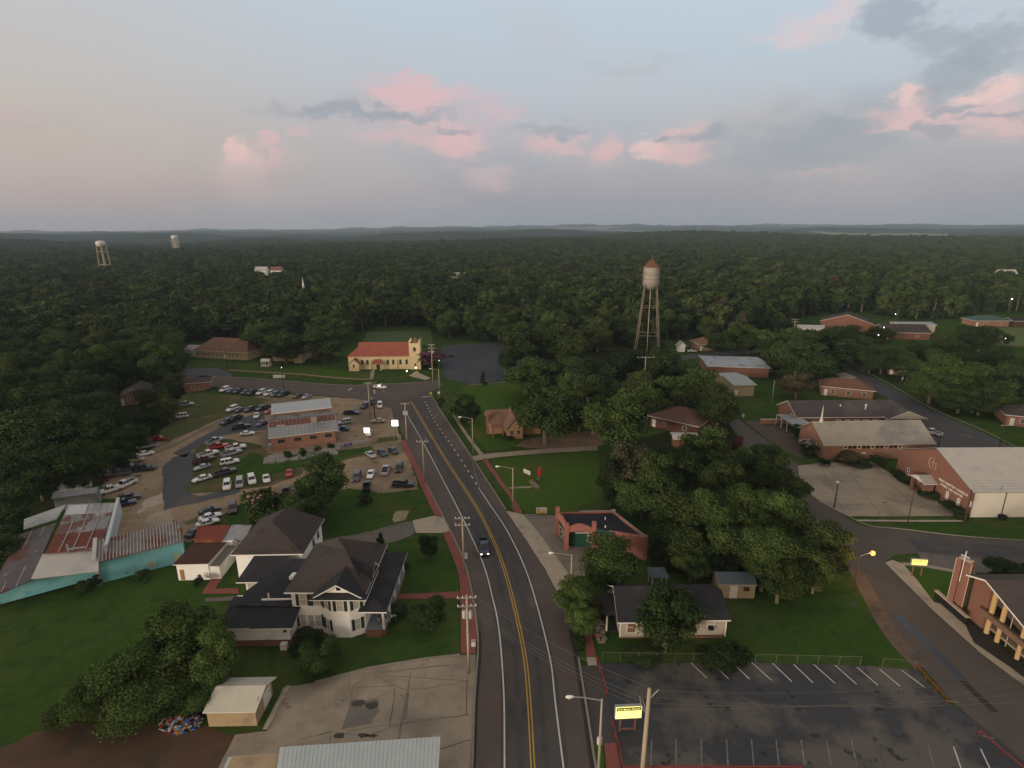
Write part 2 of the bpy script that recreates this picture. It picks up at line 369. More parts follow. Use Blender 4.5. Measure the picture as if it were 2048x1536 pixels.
struct(mb.obj('centre_line', YELP)); mb = MB()
for s in (-3.1, -1.35, 1.2, 2.75):
    off = []
    for i, p in enumerate(V):
        t = (V[min(i+1, len(V)-1)]-V[max(i-1, 0)]).normalized(); off.append((p.x-t.y*s, p.y+t.x*s))
    ribbon(mb, off, .62, .035)
struct(mb.obj('tyre_wear', mat('worn wheel track', (.066, .058, .053), (.074, .064, .058), .9, .75, c3=(.056, .051, .048), s3=.3, lo=.45, hi=.6)))
pts = cat_rom([G(*p) for p in Rd], .6); mb = MB()
for i in range(0, len(pts)-3, 5): ribbon(mb, pts[i:i+3], .2, .045)
struct(mb.obj('lane_dashes', WHITEP))
mb = MB()
for (a, b) in [((869, 833), (878, 830)), ((852, 834), (857, 836)), ((851, 876), (852, 882)), ((910, 1043), (912, 1050)), ((911, 1047), (917, 1046)), ((1006, 781), (1006, 781))]:
    if a != b: ribbon(mb, [G(*a), G(*b)], .35, .046)
struct(mb.obj('lane_arrow_marks', WHITEF))
line('road_patch', [(1058, 1205), (1070, 1203)], 2.2, .043, mat('asphalt patch', (.11, .098, .085), (.09, .082, .07)), False)
KERB = mat('kerb concrete', (.26, .235, .19), (.19, .17, .14), 1.2, .9)
GUT = mat('stained gutter', (.035, .030, .026), (.05, .042, .036), .8, .9)
line('kerb', Lk[:9], .22, .15, KERB, h=.15)
line('kerb', Rk[:4]+[(1120, 1197)][:0], .22, .15, KERB, h=.15)
line('kerb', Rk[8:], .2, .14, KERB, h=.14)
line('gutter_stain', [(942, 1600), (948, 1500), (952, 1400), (959, 1305), (957, 1262)], .5, .036, GUT)
line('gutter_stain', [(1210, 1620), (1188, 1536), (1174, 1440), (1154, 1317), (1143, 1258)], .75, .036, GUT)
# cross street with the junction
sheet('cross_street', [(240, 742), (355, 748), (430, 752), (522, 757), (643, 767), (703, 770), (760, 768), (840, 764), (878, 758), (884, 772), (864, 785), (868, 800), (800, 818), (782, 815), (733, 801), (673, 793), (582, 786), (425, 774), (330, 768), (240, 762)], .025, ASPH, .15)
line('stop_line', [(696, 781), (704, 777)], .5, .045, WHITEP, False); line('stop_line', [(769, 787), (765, 778)], .35, .045, WHITEF, False)
line('turn_guide_line', [(690, 783), (720, 787), (760, 787)], .2, .045, WHITEF); line('edge_line', [(400, 758), (520, 765), (650, 773), (700, 776)], .14, .044, WHITEF)
line('kerb', [(430, 753), (522, 758), (643, 768), (703, 771), (760, 769), (840, 765)], .25, .14, KERB, h=.14)
# left side
DL = [(600, 790), (735, 799), (782, 816), (803, 882), (828, 945), (838, 978), (760, 986), (700, 976), (640, 985), (560, 998), (480, 1008), (430, 1040), (400, 1075), (375, 1085), (350, 1062), (240, 1085), (222, 1060), (238, 1000), (180, 990), (205, 970), (262, 930), (322, 882), (420, 843), (475, 800), (540, 788)]
sheet('gravel_lot', DL, .008, DIRT, .25)
sheet('grass_verge', [(370, 783), (500, 793), (545, 800), (430, 842), (335, 885), (300, 878), (318, 820)], .012, DRYG, .3)
sheet('grass_strip', [(372, 987), (385, 905), (412, 872), (470, 880), (520, 890), (548, 915), (744, 893), (750, 905), (668, 925), (610, 940), (600, 952), (560, 962), (545, 972), (440, 985)], .016, DRYG, .3)
sheet('grass_strip', [(545, 915), (744, 894), (746, 903), (640, 925), (560, 945), (530, 950), (440, 975), (470, 930), (500, 905)], .020, GRASS, .3)
sheet('grass_strip', [(745, 888), (800, 880), (795, 872), (760, 876)], .014, DRYG, .2)
sheet('asphalt_patch', [(328, 1020), (326, 985), (325, 935), (345, 915), (386, 905), (384, 960), (368, 985), (400, 992), (480, 976), (482, 984), (400, 1005)], .022, ASPHB, .2)
sheet('asphalt_drive', [(345, 908), (395, 878), (470, 840), (528, 822), (534, 860), (500, 862), (440, 872), (395, 893), (370, 915)], .022, ASPHB, .2)
line('drive_edge', [(305, 908), (345, 892), (400, 864), (470, 828), (545, 802)], 1.0, .024, GRAVD)
sheet('concrete_pad', [(290, 1063), (295, 1030), (340, 1020), (350, 1058)], .022, CONC, .2)
sheet('concrete_pad', [(290, 1000), (328, 985), (328, 1005), (275, 1028)], .021, CONCL, .3)
for i, (a, b) in enumerate([((790, 812), (796, 840)), ((800, 882), (806, 882))][:1]): pass
Bl = [(800, 884), (822, 927), (847, 985), (870, 1033)]; Br = [(811, 881), (855, 968), (888, 1037)]
between('brick_sidewalk', Bl, Br, .13, BRICKP)
between('brick_sidewalk', [(885, 1066), (903, 1110), (917, 1150), (921, 1200), (922, 1309)], [(900, 1063), (924, 1110), (941, 1165), (952, 1230), (954, 1265), (951, 1309)], .13, BRICKP)
sheet('driveway_apron', [(825, 1042), (870, 1032), (888, 1037), (901, 1063), (885, 1067), (832, 1067)], .10, CONCL)
sheet('driveway', [(825, 1042), (832, 1067), (790, 1083), (740, 1096), (655, 1100), (650, 1080), (745, 1062), (790, 1047)], .03, GRAVD, .25)
sheet('bare_patch', [(785, 1030), (800, 1020), (815, 1024), (808, 1042), (792, 1044)], .03, mat('pale sand', (.34, .27, .18), (.16, .16, .07), 1.2), .5)
between('brick_path', [(780, 1189), (850, 1187), (919, 1183)], [(780, 1198), (850, 1198), (920, 1197)], .05, BRICKP)
sheet('brick_path', [(402, 1188), (424, 1157), (444, 1157), (430, 1178), (476, 1176), (478, 1188)], .05, BRICKP)
sheet('flower_bed', [(410, 1203), (412, 1196), (470, 1193), (500, 1196), (498, 1202)], .05, GRAVD, .1)
sheet('dirt_yard', [(-250, 1620), (-200, 1520), (0, 1500), (70, 1462), (150, 1448), (330, 1442), (420, 1455), (480, 1470), (440, 1560), (440, 1700)], .01, DIRTR, .3)
sheet('concrete_lot', [(405, 1600), (470, 1470), (532, 1462), (566, 1376), (628, 1366), (740, 1336), (850, 1318), (920, 1310), (951, 1309), (952, 1400), (945, 1520), (940, 1600)], .028, CONC, .04)
line('kerb', [(578, 1374), (556, 1410), (530, 1462)], .5, .2, CONCL, False, .2)
line('kerb', [(628, 1366), (740, 1336), (850, 1318), (920, 1310)], .2, .16, KERB, False, .14)
mb = MB(); cr = random.Random(4)
for path in ([(822, 1340), (815, 1390), (800, 1470), (790, 1510)], [(748, 1350), (810, 1380), (850, 1378), (940, 1362)], [(700, 1420), (705, 1376), (790, 1372), (790, 1380)], [(660, 1470), (655, 1536)],
             [(665, 1466), (740, 1470), (830, 1440), (940, 1430)], [(790, 1380), (780, 1450)], [(600, 1480), (665, 1464)], [(700, 1350), (696, 1380), (740, 1350), (900, 1330)], [(780, 1530), (940, 1480)], [(935, 1345), (932, 1430)]):
    p = densify([G(*q) for q in path]+[G(*path[-1])], .7, .06, cr); ribbon(mb, p[:-1], .06, .034)
struct(mb.obj('pavement_cracks', mat('crack tar', (.15, .125, .10), (.12, .10, .08))))
mb = MB()
def spot(px, py, rx, ry=None, k=14):
    c = G(px, py); tess(mb, [(c[0]+math.cos(a)*rx*cr.uniform(.75, 1.2), c[1]+math.sin(a)*(ry or rx)*cr.uniform(.7, 1.2)) for a in [2*math.pi*i/k for i in range(k)]], .036)
for s in ((717, 1407, .75, .5), (744, 1411, .85, .5), (680, 1472, .55, .35), (727, 1471, .6, .3), (745, 1472, .6, .22), (1708, 1210, .5)): spot(*s)
struct(mb.obj('oil_stains', mat('oil stain', (.085, .075, .06), (.055, .05, .042), 2)))
mb = MB(); tess(mb, densify([G(*p) for p in [(700, 1400), (762, 1400), (745, 1450), (680, 1458)]], .8, .25, cr), .031); tess(mb, densify([G(*p) for p in [(776, 1480), (790, 1480), (786, 1510), (772, 1512)]], .5, .1, cr), .031)
tess(mb, densify([G(*p) for p in [(812, 1388), (820, 1386), (814, 1440), (806, 1440)]], .5, .12, cr), .031)
struct(mb.obj('pavement_stains', mat('stained concrete', (.16, .14, .12), (.20, .17, .135), .7)))
# right side
between('brick_sidewalk', [(964, 919), (995, 962), (1022, 1000), (1029, 1025)], [(972, 916), (1003, 960), (1026, 992), (1046, 1027)], .05, BRICKP)
between('concrete_sidewalk', [(889, 801), (899, 815), (911, 841), (937, 880), (964, 917)], [(892, 799), (903, 813), (917, 840), (944, 880), (972, 914)], .04, CONC)
sheet('driveway_apron', [(943, 914), (962, 909), (1000, 905), (1100, 897), (1195, 892), (1196, 901), (1100, 906), (1000, 914), (975, 918), (948, 922)], .045, CONC, .1)
sheet('dirt_drive', [(1030, 893), (1052, 880), (1090, 872), (1140, 862), (1200, 865), (1210, 890), (1190, 893), (1100, 898)], .03, mat('warm dirt', (.24, .15, .095), (.17, .115, .075), .5, .95, c3=(.10, .085, .05), s3=.2), .3)
sheet('lawn', [(935, 770), (1010, 764), (1060, 775), (1050, 850), (1090, 880), (1030, 892), (975, 903), (940, 860), (905, 800)], .004, GRASSB, .3)
sheet('lawn', [(980, 922), (1100, 908), (1195, 903), (1230, 960), (1200, 1000), (1120, 1026), (1050, 1026), (1010, 970)], .004, GRASSB, .3)
line('path', [(1018, 976), (1040, 975), (1064, 974)], .7, .03, CONC, False)
sheet('forecourt', [(1046, 1029), (1115, 1034), (1140, 1060), (1190, 1100), (1175, 1150), (1140, 1158), (1085, 1078)], .03, mat('worn forecourt', (.22, .18, .14), (.18, .148, .115), .6, .9, c3=(.125, .105, .085), s3=.15), .1)
sheet('apron', [(1012, 1022), (1046, 1029), (1085, 1076), (1140, 1152), (1150, 1185), (1120, 1195), (1090, 1138), (1052, 1080)], .045, CONCL, .05)
line('kerb', [(1050, 1030), (1100, 1032), (1118, 1034)], .2, .14, KERB, False, .14)
sheet('verge', [(1120, 1197), (1150, 1185), (1165, 1235), (1185, 1310), (1180, 1330), (1160, 1320), (1147, 1262)], .05, GRASS, .1)
between('brick_sidewalk', [(1160, 1225), (1168, 1260), (1173, 1314)], [(1176, 1225), (1181, 1260), (1193, 1314)], .06, BRICKP)
sheet('concrete_plate', [(1173, 1315), (1192, 1315), (1194, 1331), (1176, 1332)], .07, CONCL)
sheet('entry_drive', [(1160, 1332), (1230, 1328), (1260, 1400), (1250, 1490), (1205, 1490), (1190, 1510), (1178, 1440)], .026, mat('drive asphalt', (.078, .068, .058), (.06, .055, .05), .6, c3=(.045, .043, .042), s3=.2), .05)
sheet('parking_lot', [(1195, 1326), (1500, 1326), (1720, 1331), (1832, 1340), (1893, 1405), (1920, 1420), (2000, 1480), (2090, 1560), (2200, 1640), (1240, 1640), (1235, 1500), (1225, 1440)], .03, ASPHD, .04)
between('brick_sidewalk', [(1208, 1488), (1212, 1536), (1216, 1600)], [(1232, 1487), (1241, 1536), (1252, 1600)], .1, BRICKP)
sheet('verge', [(1186, 1488), (1206, 1488), (1214, 1600), (1205, 1600), (1195, 1536)], .06, GRASSB, .05)
mb = MB()
for (a, b) in [((1382, 1326), (1414, 1357)), ((1424, 1327), (1457, 1358)), ((1466, 1327), (1499, 1359)), ((1503, 1325), (1543, 1361)), ((1545, 1327), (1584, 1364)), ((1587, 1329), (1626, 1366)), ((1627, 1329), (1670, 1367)), ((1670, 1331), (1713, 1369)), ((1714, 1335), (1756, 1371)), ((1759, 1339), (1800, 1373)), ((1803, 1341), (1849, 1375)),
              ((1907, 1494), (1930, 1560)), ((1961, 1498), (1990, 1560))]: ribbon(mb, [G(*a), G(*b)], .12, .04)
struct(mb.obj('parking_stall_lines', WHITEP)); mb = MB()
for x in (1303, 1352, 1402, 1453, 1503, 1552, 1602, 1653, 1703): ribbon(mb, [G(x, 1480), G(x+(x-1352)*.03, 1532)], .12, .04)
ribbon(mb, [G(1857, 1492), G(1875, 1560)], .1, .04)
for (a, b) in [((1896, 1403), (1920, 1405)), ((1962, 1472), (1990, 1477)), ((1159, 1320), (1163, 1340))]: ribbon(mb, [G(*a), G(*b)], .15, .04)
struct(mb.obj('parking_stall_lines', WHITEF))
mb = MB(); cr = random.Random(9)
for path in ([(1300, 1440), (1500, 1420), (1700, 1410), (1850, 1425)], [(1350, 1400), (1370, 1470), (1340, 1530)], [(1720, 1400), (1740, 1470), (1770, 1530)], [(1520, 1380), (1600, 1440), (1650, 1530)], [(1260, 1360), (1400, 1390), (1560, 1395)]):
    p = densify([G(*q) for q in path]+[G(*path[-1])], .7, .12, cr); ribbon(mb, p[:-1], .05, .038)
struct(mb.obj('pavement_cracks', mat('pale crack', (.11, .10, .085), (.07, .066, .06))))
STR = mat('side street asphalt', (.10, .082, .068), (.085, .072, .062), .4, .85, c3=(.07, .062, .055), s3=.08, bump=.1)
STR2 = mat('grey street asphalt', (.082, .078, .074), (.07, .067, .066), .4, .85, c3=(.055, .054, .056), s3=.07, bump=.1)
sheet('side_street', [(1722, 1052), (1800, 1059), (1930, 1075), (2140, 1090), (2140, 1135), (1990, 1122), (1900, 1112), (1836, 1106), (1790, 1110), (1770, 1122), (1775, 1133), (1860, 1217), (1960, 1307), (2110, 1415), (2200, 1620), (2100, 1600), (1990, 1478), (1900, 1400), (1850, 1340), (1800, 1290), (1760, 1240), (1738, 1195), (1705, 1150), (1690, 1112), (1600, 1030), (1500, 905), (1455, 842), (1475, 838), (1545, 890), (1600, 932), (1650, 1005), (1700, 1040)], .02, STR, .1)
sheet('parking_strip', [(1816, 1077), (1930, 1087), (2140, 1098), (2140, 1118), (1990, 1112), (1836, 1104)], .028, STR2, .1)
sheet('shoulder', [(1836, 1105), (1900, 1112), (1990, 1122), (2060, 1135), (1990, 1150), (1900, 1140), (1850, 1128)], .03, GRAVD, .15)
line('shoulder', [(1712, 1140), (1738, 1190), (1765, 1240), (1800, 1290), (1845, 1335)], 2.0, .032, mat('brown shoulder', (.15, .105, .075), (.11, .08, .06), .8, c3=(.07, .058, .04), s3=.3))
sheet('mulch_bed', [(1890, 1216), (1935, 1228), (1972, 1262), (2048, 1330), (2120, 1392), (2090, 1386), (2020, 1335), (1948, 1286), (1928, 1246)], .06, GUT, .06)
line('drain_channel', [(1795, 1232), (1815, 1252), (1850, 1284), (1885, 1318), (1925, 1362)], 1.1, .035, mat('wet drain', (.020, .026, .036), (.03, .034, .04), 1, .35, spec=.5))
line('drain_channel', [(1925, 1362), (1960, 1396), (1990, 1424)], .8, .034, GUT)
sheet('concrete_sidewalk', [(1770, 1126), (1784, 1120), (1806, 1128), (1838, 1165), (1868, 1205), (1892, 1210), (1960, 1260), (2040, 1330), (2140, 1400), (2140, 1440), (1960, 1306), (1860, 1216)], .05, CONCL)
line('concrete_sidewalk', [(1806, 1128), (1850, 1132), (1905, 1142), (1950, 1147)], .9, .05, CONC, False)
sheet('lawn', [(1812, 1134), (1850, 1135), (1905, 1145), (1940, 1180), (1925, 1200), (1890, 1206), (1868, 1203), (1840, 1165)], .045, GRASSB, .1)
sheet('concrete_lot', [(1596, 932), (1642, 925), (1735, 925), (1790, 958), (1850, 990), (1935, 1032), (1700, 1033), (1640, 1005), (1600, 965)], .03, CONC, .08)
line('concrete_sidewalk', [(1712, 1041), (1800, 1042), (1925, 1042)], .6, .04, CONCL, False)
line('concrete_sidewalk', [(1790, 960), (1780, 950), (1738, 922)], .9, .04, CONC, False)
line('kerb', [(1600, 975), (1645, 1006), (1700, 1035), (1740, 1052), (1800, 1058), (1930, 1073), (2100, 1085)], .2, .12, KERB, True, .12)
mb = MB(); cr = random.Random(12)
for path in ([(1640, 940), (1760, 960)], [(1620, 965), (1820, 990)], [(1680, 1010), (1880, 1012)], [(1690, 928), (1760, 1030)], [(1735, 928), (1850, 1030)], [(1640, 930), (1690, 1030)]):
    ribbon(mb, [G(*q) for q in path], .08, .036)
struct(mb.obj('pavement_joints', mat('joint', (.13, .11, .09), (.1, .09, .075))))
sheet('gravel_yard', [(1490, 842), (1562, 842), (1592, 878), (1625, 905), (1600, 915), (1555, 895)], .03, mat('brown gravel', (.11, .075, .058), (.085, .062, .048), .5, c3=(.06, .05, .04), s3=.2), .2)
sheet('side_street', [(1668, 727), (1690, 725), (1745, 751), (1800, 784), (1850, 814), (1950, 858), (2015, 890), (2160, 950), (2160, 1010), (1900, 935), (1866, 893), (1850, 852), (1815, 822), (1740, 777)], .022, STR2, .15)
line('kerb', [(1700, 728), (1770, 763), (1860, 815), (1960, 858), (2030, 893), (2100, 925)], .2, .12, KERB, True, .12)
line('lane_marks', [(1925, 868), (1945, 876)], .3, .04, WHITEF, False)
sheet('concrete_pad', [(1668, 747), (1690, 745), (1716, 756), (1690, 760)], .03, CONCL, .1)
sheet('far_street', [(1355, 712), (1440, 703), (1530, 698), (1620, 690), (1672, 727), (1655, 728), (1600, 700), (1532, 704), (1450, 711), (1365, 720)], .02, STR2, .2)
sheet('dirt_drive', [(1510, 662), (1522, 660), (1548, 680), (1530, 684)], .025, DIRT, .2)
sheet('car_park', [(884, 692), (940, 687), (1010, 685), (1062, 714), (1015, 762), (945, 769), (890, 757), (880, 715)], .022, mat('car park asphalt', (.058, .060, .068), (.050, .052, .060), .3, .85, c3=(.075, .072, .07), s3=.1), .2)
line('kerb', [(936, 771), (975, 768), (1010, 764)], .3, .12, KERB, False, .12)
sheet('driveway', [(365, 739), (400, 736), (440, 737), (464, 747), (462, 755), (430, 753), (365, 750)], .022, ASPHB, .2)
line('concrete_sidewalk', [(455, 740), (520, 744), (600, 749), (690, 757), (745, 759)], 1.3, .05, mat('tan paving', (.30, .19, .11), (.24, .16, .10), 1), True)
line('concrete_sidewalk', [(742, 759), (746, 741)], 1.3, .05, CONC, False)
sheet('churchyard_path', [(818, 752), (833, 741), (842, 748), (862, 757), (850, 760)], .04, CONCL, .1)
sheet('lawn', [(470, 727), (560, 725), (690, 742), (750, 745), (750, 758), (600, 748), (480, 739)], .004, GRASSB, .2)
sheet('meadow', [(722, 690), (735, 664), (862, 661), (866, 690)], .01, mat('meadow', (.075, .11, .04), (.06, .095, .03), .3, c3=(.11, .12, .06), s3=.1), .3)
sheet('pasture', [(1930, 660), (2048, 650), (2140, 655), (2140, 700), (2000, 690), (1955, 675)], .01, mat('pasture', (.10, .13, .04), (.085, .11, .03), .2, c3=(.16, .11, .06), s3=.04, lo=.55, hi=.65), .3)
# ---------------------------------------------------------------- building kit
WHT = mat('white siding', (.84, .81, .76), (.79, .76, .71), 2, .7, c3=(.64, .61, .57), s3=.3)
TRIM = mat('white trim', (.74, .70, .64), (.66, .62, .56), 3, .6)
TRIM2 = mat('tan trim', (.45, .37, .27), (.38, .31, .23), 3, .7)
GLASS = mat('window glass', (.05, .055, .06), (.03, .033, .04), 1.5, .12, spec=.6)
GLASSW = mat('window with blinds', (.52, .49, .43), (.38, .35, .30), 2.2, .25, spec=.6, stretch=(1, 1, 4))
DARK = mat('dark opening', (.015, .015, .015), (.02, .018, .016), 2)
SHUT = mat('dark green shutter', (.022, .04, .034), (.03, .05, .042), 4, .7)
BRICK = mat('red brick', (.235, .112, .076), (.19, .090, .063), 3.5, .9, c3=(.165, .085, .062), s3=.4, stretch=(1, 1, 3), bump=.2)
BRICKO = mat('orange brick', (.31, .165, .11), (.26, .14, .095), 3, .9, c3=(.36, .21, .14), s3=.25, stretch=(1, 1, 2.5))
BRICKB = mat('brown brick', (.22, .105, .065), (.17, .08, .052), 3, .9, c3=(.14, .07, .05), s3=.4, stretch=(1, 1, 3))
STUCY = mat('cream yellow stucco', (.68, .55, .31), (.62, .50, .29), 1, .85, c3=(.50, .39, .22), s3=.3)
SHGR = mat('grey brown shingles', (.066, .053, .046), (.050, .041, .037), 1.3, .95, c3=(.038, .032, .032), s3=.25, bump=.4, stretch=(1, 1, 2))
SHDK = mat('charcoal shingles', (.034, .034, .036), (.025, .025, .028), 1.5, .95, c3=(.048, .045, .045), s3=.3, bump=.4, stretch=(1, 1, 2))
SHBR = mat('brown shingles', (.19, .105, .070), (.155, .088, .060), 1.2, .95, c3=(.125, .074, .052), s3=.2, bump=.3)
SHRED = mat('red tile roof', (.30, .092, .062), (.25, .076, .053), 1.6, .8, c3=(.21, .068, .05), s3=.3, bump=.4)
MTLG = mat('grey sheet metal', (.27, .27, .26), (.22, .22, .215), .7, .45, c3=(.17, .165, .16), s3=.25, spec=.5)
MTLW = mat('pale sheet metal', (.42, .39, .34), (.36, .335, .30), .5, .5, c3=(.30, .28, .26), s3=.12, spec=.4)
MTLR = mat('rusted sheet metal', (.15, .045, .028), (.10, .036, .026), .9, .75, c3=(.20, .19, .185), s3=.22, lo=.56, hi=.66, c4=(.07, .035, .028), s4=1.2, lo4=.55, hi4=.65)
MTLR2 = mat('streaked rusty tin', (.21, .20, .20), (.15, .13, .13), .5, .6, c3=(.14, .052, .035), s3=.28, lo=.44, hi=.56, c4=(.25, .24, .23), s4=.8, lo4=.62, hi4=.7)
AQUA = mat('aqua painted block', (.17, .42, .45), (.145, .37, .41), .8, .85, c3=(.22, .45, .46), s3=.3, c4=(.08, .22, .25), s4=.5, lo4=.64, hi4=.72)
TAR = mat('black roof membrane', (.012, .013, .016), (.018, .016, .02), .6, .6, c3=(.035, .026, .024), s3=.15, lo=.56, hi=.68)
SALM = mat('salmon paint', (.33, .125, .095), (.28, .11, .085), 1.5, .8, c3=(.22, .10, .08), s3=.4)
GRNP = mat('dark green paint', (.018, .065, .048), (.022, .055, .042), 1.5, .6)
CLAP = mat('tan clapboard', (.43, .37, .29), (.36, .31, .25), 2, .8, stretch=(1, 1, 5))
YCOL = mat('ochre column paint', (.50, .33, .15), (.45, .30, .14), 2, .7)
METAL = mat('galvanised steel', (.33, .33, .31), (.26, .26, .25), 2, .4, metal=.3, spec=.5)
WOODP = mat('weathered pole wood', (.42, .34, .24), (.34, .28, .20), 2, .9, stretch=(1, 1, .15))
WOODD = mat('dark pole wood', (.085, .055, .04), (.06, .042, .032), 2, .9, stretch=(1, 1, .15))
REDP = mat('red rail paint', (.24, .030, .028), (.19, .026, .024), 3, .5)
class Fr:
    def __init__(s, name, label, cat, o, ang=0., group=None, z=0):
        s.e = empty(name, (o[0], o[1], z), ang, label, cat, group)
    def put(s, name, mb, m, smooth=False, label=None, parent=None):
        o = mb.obj(name, m, parent or s.e, smooth)
        if label: o['label'] = label
        return o
    def window(s, a, d, u, z, w, h, glass=None, frame=None, shut=False, name='window', arch=False, bars=True, proud=.05):
        """window on the wall through a that runs along d; its outward side is right of d"""
        d = Vector((*d, 0)).normalized(); nrm = Vector((d.y, -d.x, 0)); A = Vector((*a, 0))
        def pt(uu, zz, n): p = A+d*uu+nrm*n; return (p.x, p.y, zz)
        def blk(mb, u0, u1, z0, z1, n0, n1):
            mb.add([pt(u0, z0, n1), pt(u1, z0, n1), pt(u1, z0, n0), pt(u0, z0, n0), pt(u0, z1, n1), pt(u1, z1, n1), pt(u1, z1, n0), pt(u0, z1, n0)],
                   [(0, 3, 2, 1), (4, 5, 6, 7), (0, 1, 5, 4), (1, 2, 6, 5), (2, 3, 7, 6), (3, 0, 4, 7)])
        t = min(.09, w*.12); mb = MB()
        blk(mb, u, u+t, z, z+h, -.05, proud); blk(mb, u+w-t, u+w, z, z+h, -.05, proud); blk(mb, u+t, u+w-t, z, z+t, -.05, proud); blk(mb, u+t, u+w-t, z+h-t, z+h, -.05, proud)
        if bars: blk(mb, u+t, u+w-t, z+h*.5-.03, z+h*.5+.03, -.05, proud-.01)
        if arch:
            k = 8; rr = w/2; c = u+rr; pts = [(c+rr*math.cos(math.pi*i/k), z+h+rr*.9*math.sin(math.pi*i/k)) for i in range(k+1)]
            mb.slab([pt(x, zz, proud) for x, zz in pts], 0, d=tuple(-nrm*(proud+.05)))
        o = s.put(name, mb, frame or TRIM); g = MB(); blk(g, u+t, u+w-t, z+t, z+h-t, -.04, .015)
        if arch: g.slab([pt(u+w/2+(x-u-w/2)*.82, z+h-t+(zz-z-h)*.85, proud+.012) for x, zz in pts], 0, d=tuple(-nrm*.03))
        s.put('pane', g, glass or GLASS, parent=o)
        if shut:
            for u0 in (u-.42, u+w+.04):
                q = MB(); blk(q, u0, u0+.38, z-.02, z+h+.02, -.02, .05); s.put('shutter', q, SHUT)
    def door(s, a, d, u, w, h, m, z=0.05, name='door'):
        d = Vector((*d, 0)).normalized(); nrm = Vector((d.y, -d.x, 0)); A = Vector((*a, 0)); mb = MB()
        for (u0, u1, z0, z1, n1, mi) in ((u, u+.09, z, z+h, .08, 1), (u+w-.09, u+w, z, z+h, .08, 1), (u+.09, u+w-.09, z+h-.09, z+h, .08, 1), (u+.09, u+w-.09, z, z+h-.09, .04, 0)):
            q = []
            for zz in (z0, z1):
                for uu, n in ((u0, n1), (u1, n1), (u1, -.03), (u0, -.03)): p = A+d*uu+nrm*n; q.append((p.x, p.y, zz))
            mb.add(q, [(0, 3, 2, 1), (4, 5, 6, 7), (0, 1, 5, 4), (1, 2, 6, 5), (2, 3, 7, 6), (3, 0, 4, 7)], mi)
        o = s.put(name, mb, [m, TRIM]); p = A+d*(u+w-.25)+nrm*.09
        k = MB(); k.box(p.x-.05, p.y-.05, z+1, p.x+.05, p.y+.05, z+1.08); s.put('handle', k, METAL, parent=o)
def walls(mb, w, d, h, z0=0, x0=0, y0=0, mi=0): return mb.box(x0, y0, z0, x0+w, y0+d, h, mi)
def gable_roof(mb, x0, y0, x1, y1, ze, zr, axis='x', ov=.5, th=.16, mi=0, mi2=1, rib=0., rm=0):
    """two roof slabs; the eave line is at height ze over the wall line"""
    if axis == 'x':
        ym = (y0+y1)/2; sl = (zr-ze)/(ym-y0); zo = ze-sl*ov
        A = [(x0-ov, y0-ov, zo), (x1+ov, y0-ov, zo), (x1+ov, ym, zr), (x0-ov, ym, zr)]; B = [(x0-ov, ym, zr), (x1+ov, ym, zr), (x1+ov, y1+ov, zo), (x0-ov, y1+ov, zo)]
    else:
        xm = (x0+x1)/2; sl = (zr-ze)/(xm-x0); zo = ze-sl*ov
        A = [(x0-ov, y0-ov, zo), (xm, y0-ov, zr), (xm, y1+ov, zr), (x0-ov, y1+ov, zo)]; B = [(xm, y0-ov, zr), (x1+ov, y0-ov, zo), (x1+ov, y1+ov, zo), (xm, y1+ov, zr)]
    for q in (A, B): mb.slab([(p[0], p[1], p[2]+th) for p in q], th, mi, mi2)
    if rib:
        for q in (A, B): ribs(mb, q, th, rib, axis, mi)
def ribs(mb, q, th, sp, axis, mi=0, hh=.05, ww=.05):
    """raised seams from eave to ridge"""
    a, b, c, d = [Vector(p) for p in q]
    if axis == 'y': a, b, c, d = b, c, d, a
    L = (b-a).length; n = int(L/sp); du = (b-a).normalized()
    for i in range(1, n):
        p = a.lerp(b, i/n); r = d.lerp(c, i/n); up = Vector((0, 0, th+hh))
        mb.slab([p-du*ww/2+up, p+du*ww/2+up, r+du*ww/2+up, r-du*ww/2+up], hh, mi)
def gable_end(mb, pts, t, axis, mi=0):
    """triangular wall filler, pts in (u,z), extruded by t=(start,end) along the other axis"""
    a, b = t
    if axis == 'x': mb.slab([(a, u, z) for u, z in pts], 0, mi, d=(b-a, 0, 0))
    else: mb.slab([(u, a, z) for u, z in pts], 0, mi, d=(0, b-a, 0))
def hip_roof(mb, x0, y0, x1, y1, ze, zr, ov=.5, th=.16, mi=0, mi2=1, r=None):
    X0, Y0, X1, Y1 = x0-ov, y0-ov, x1+ov, y1+ov
    if r is None:
        if X1-X0 >= Y1-Y0: h = (Y1-Y0)/2; r = ((X0+h, Y0+h), (X1-h, Y0+h))
        else: h = (X1-X0)/2; r = ((X0+h, Y0+h), (X0+h, Y1-h))
    (ax, ay), (bx, by) = r
    vs = [(X0, Y0, ze-th), (X1, Y0, ze-th), (X1, Y1, ze-th), (X0, Y1, ze-th), (X0, Y0, ze), (X1, Y0, ze), (X1, Y1, ze), (X0, Y1, ze), (ax, ay, zr), (bx, by, zr)]
    mb.add(vs, [(0, 3, 2, 1), (0, 1, 5, 4), (1, 2, 6, 5), (2, 3, 7, 6), (3, 0, 4, 7)], mi2)
    if abs(ax-bx) > abs(ay-by): fs = [(4, 5, 9, 8), (5, 6, 9), (6, 7, 8, 9), (7, 4, 8)]
    else: fs = [(4, 5, 8), (5, 6, 9, 8), (6, 7, 9), (7, 4, 8, 9)]
    mb.f += [tuple(i+len(mb.v)-10 for i in f) for f in fs]; mb.m += [mi]*4
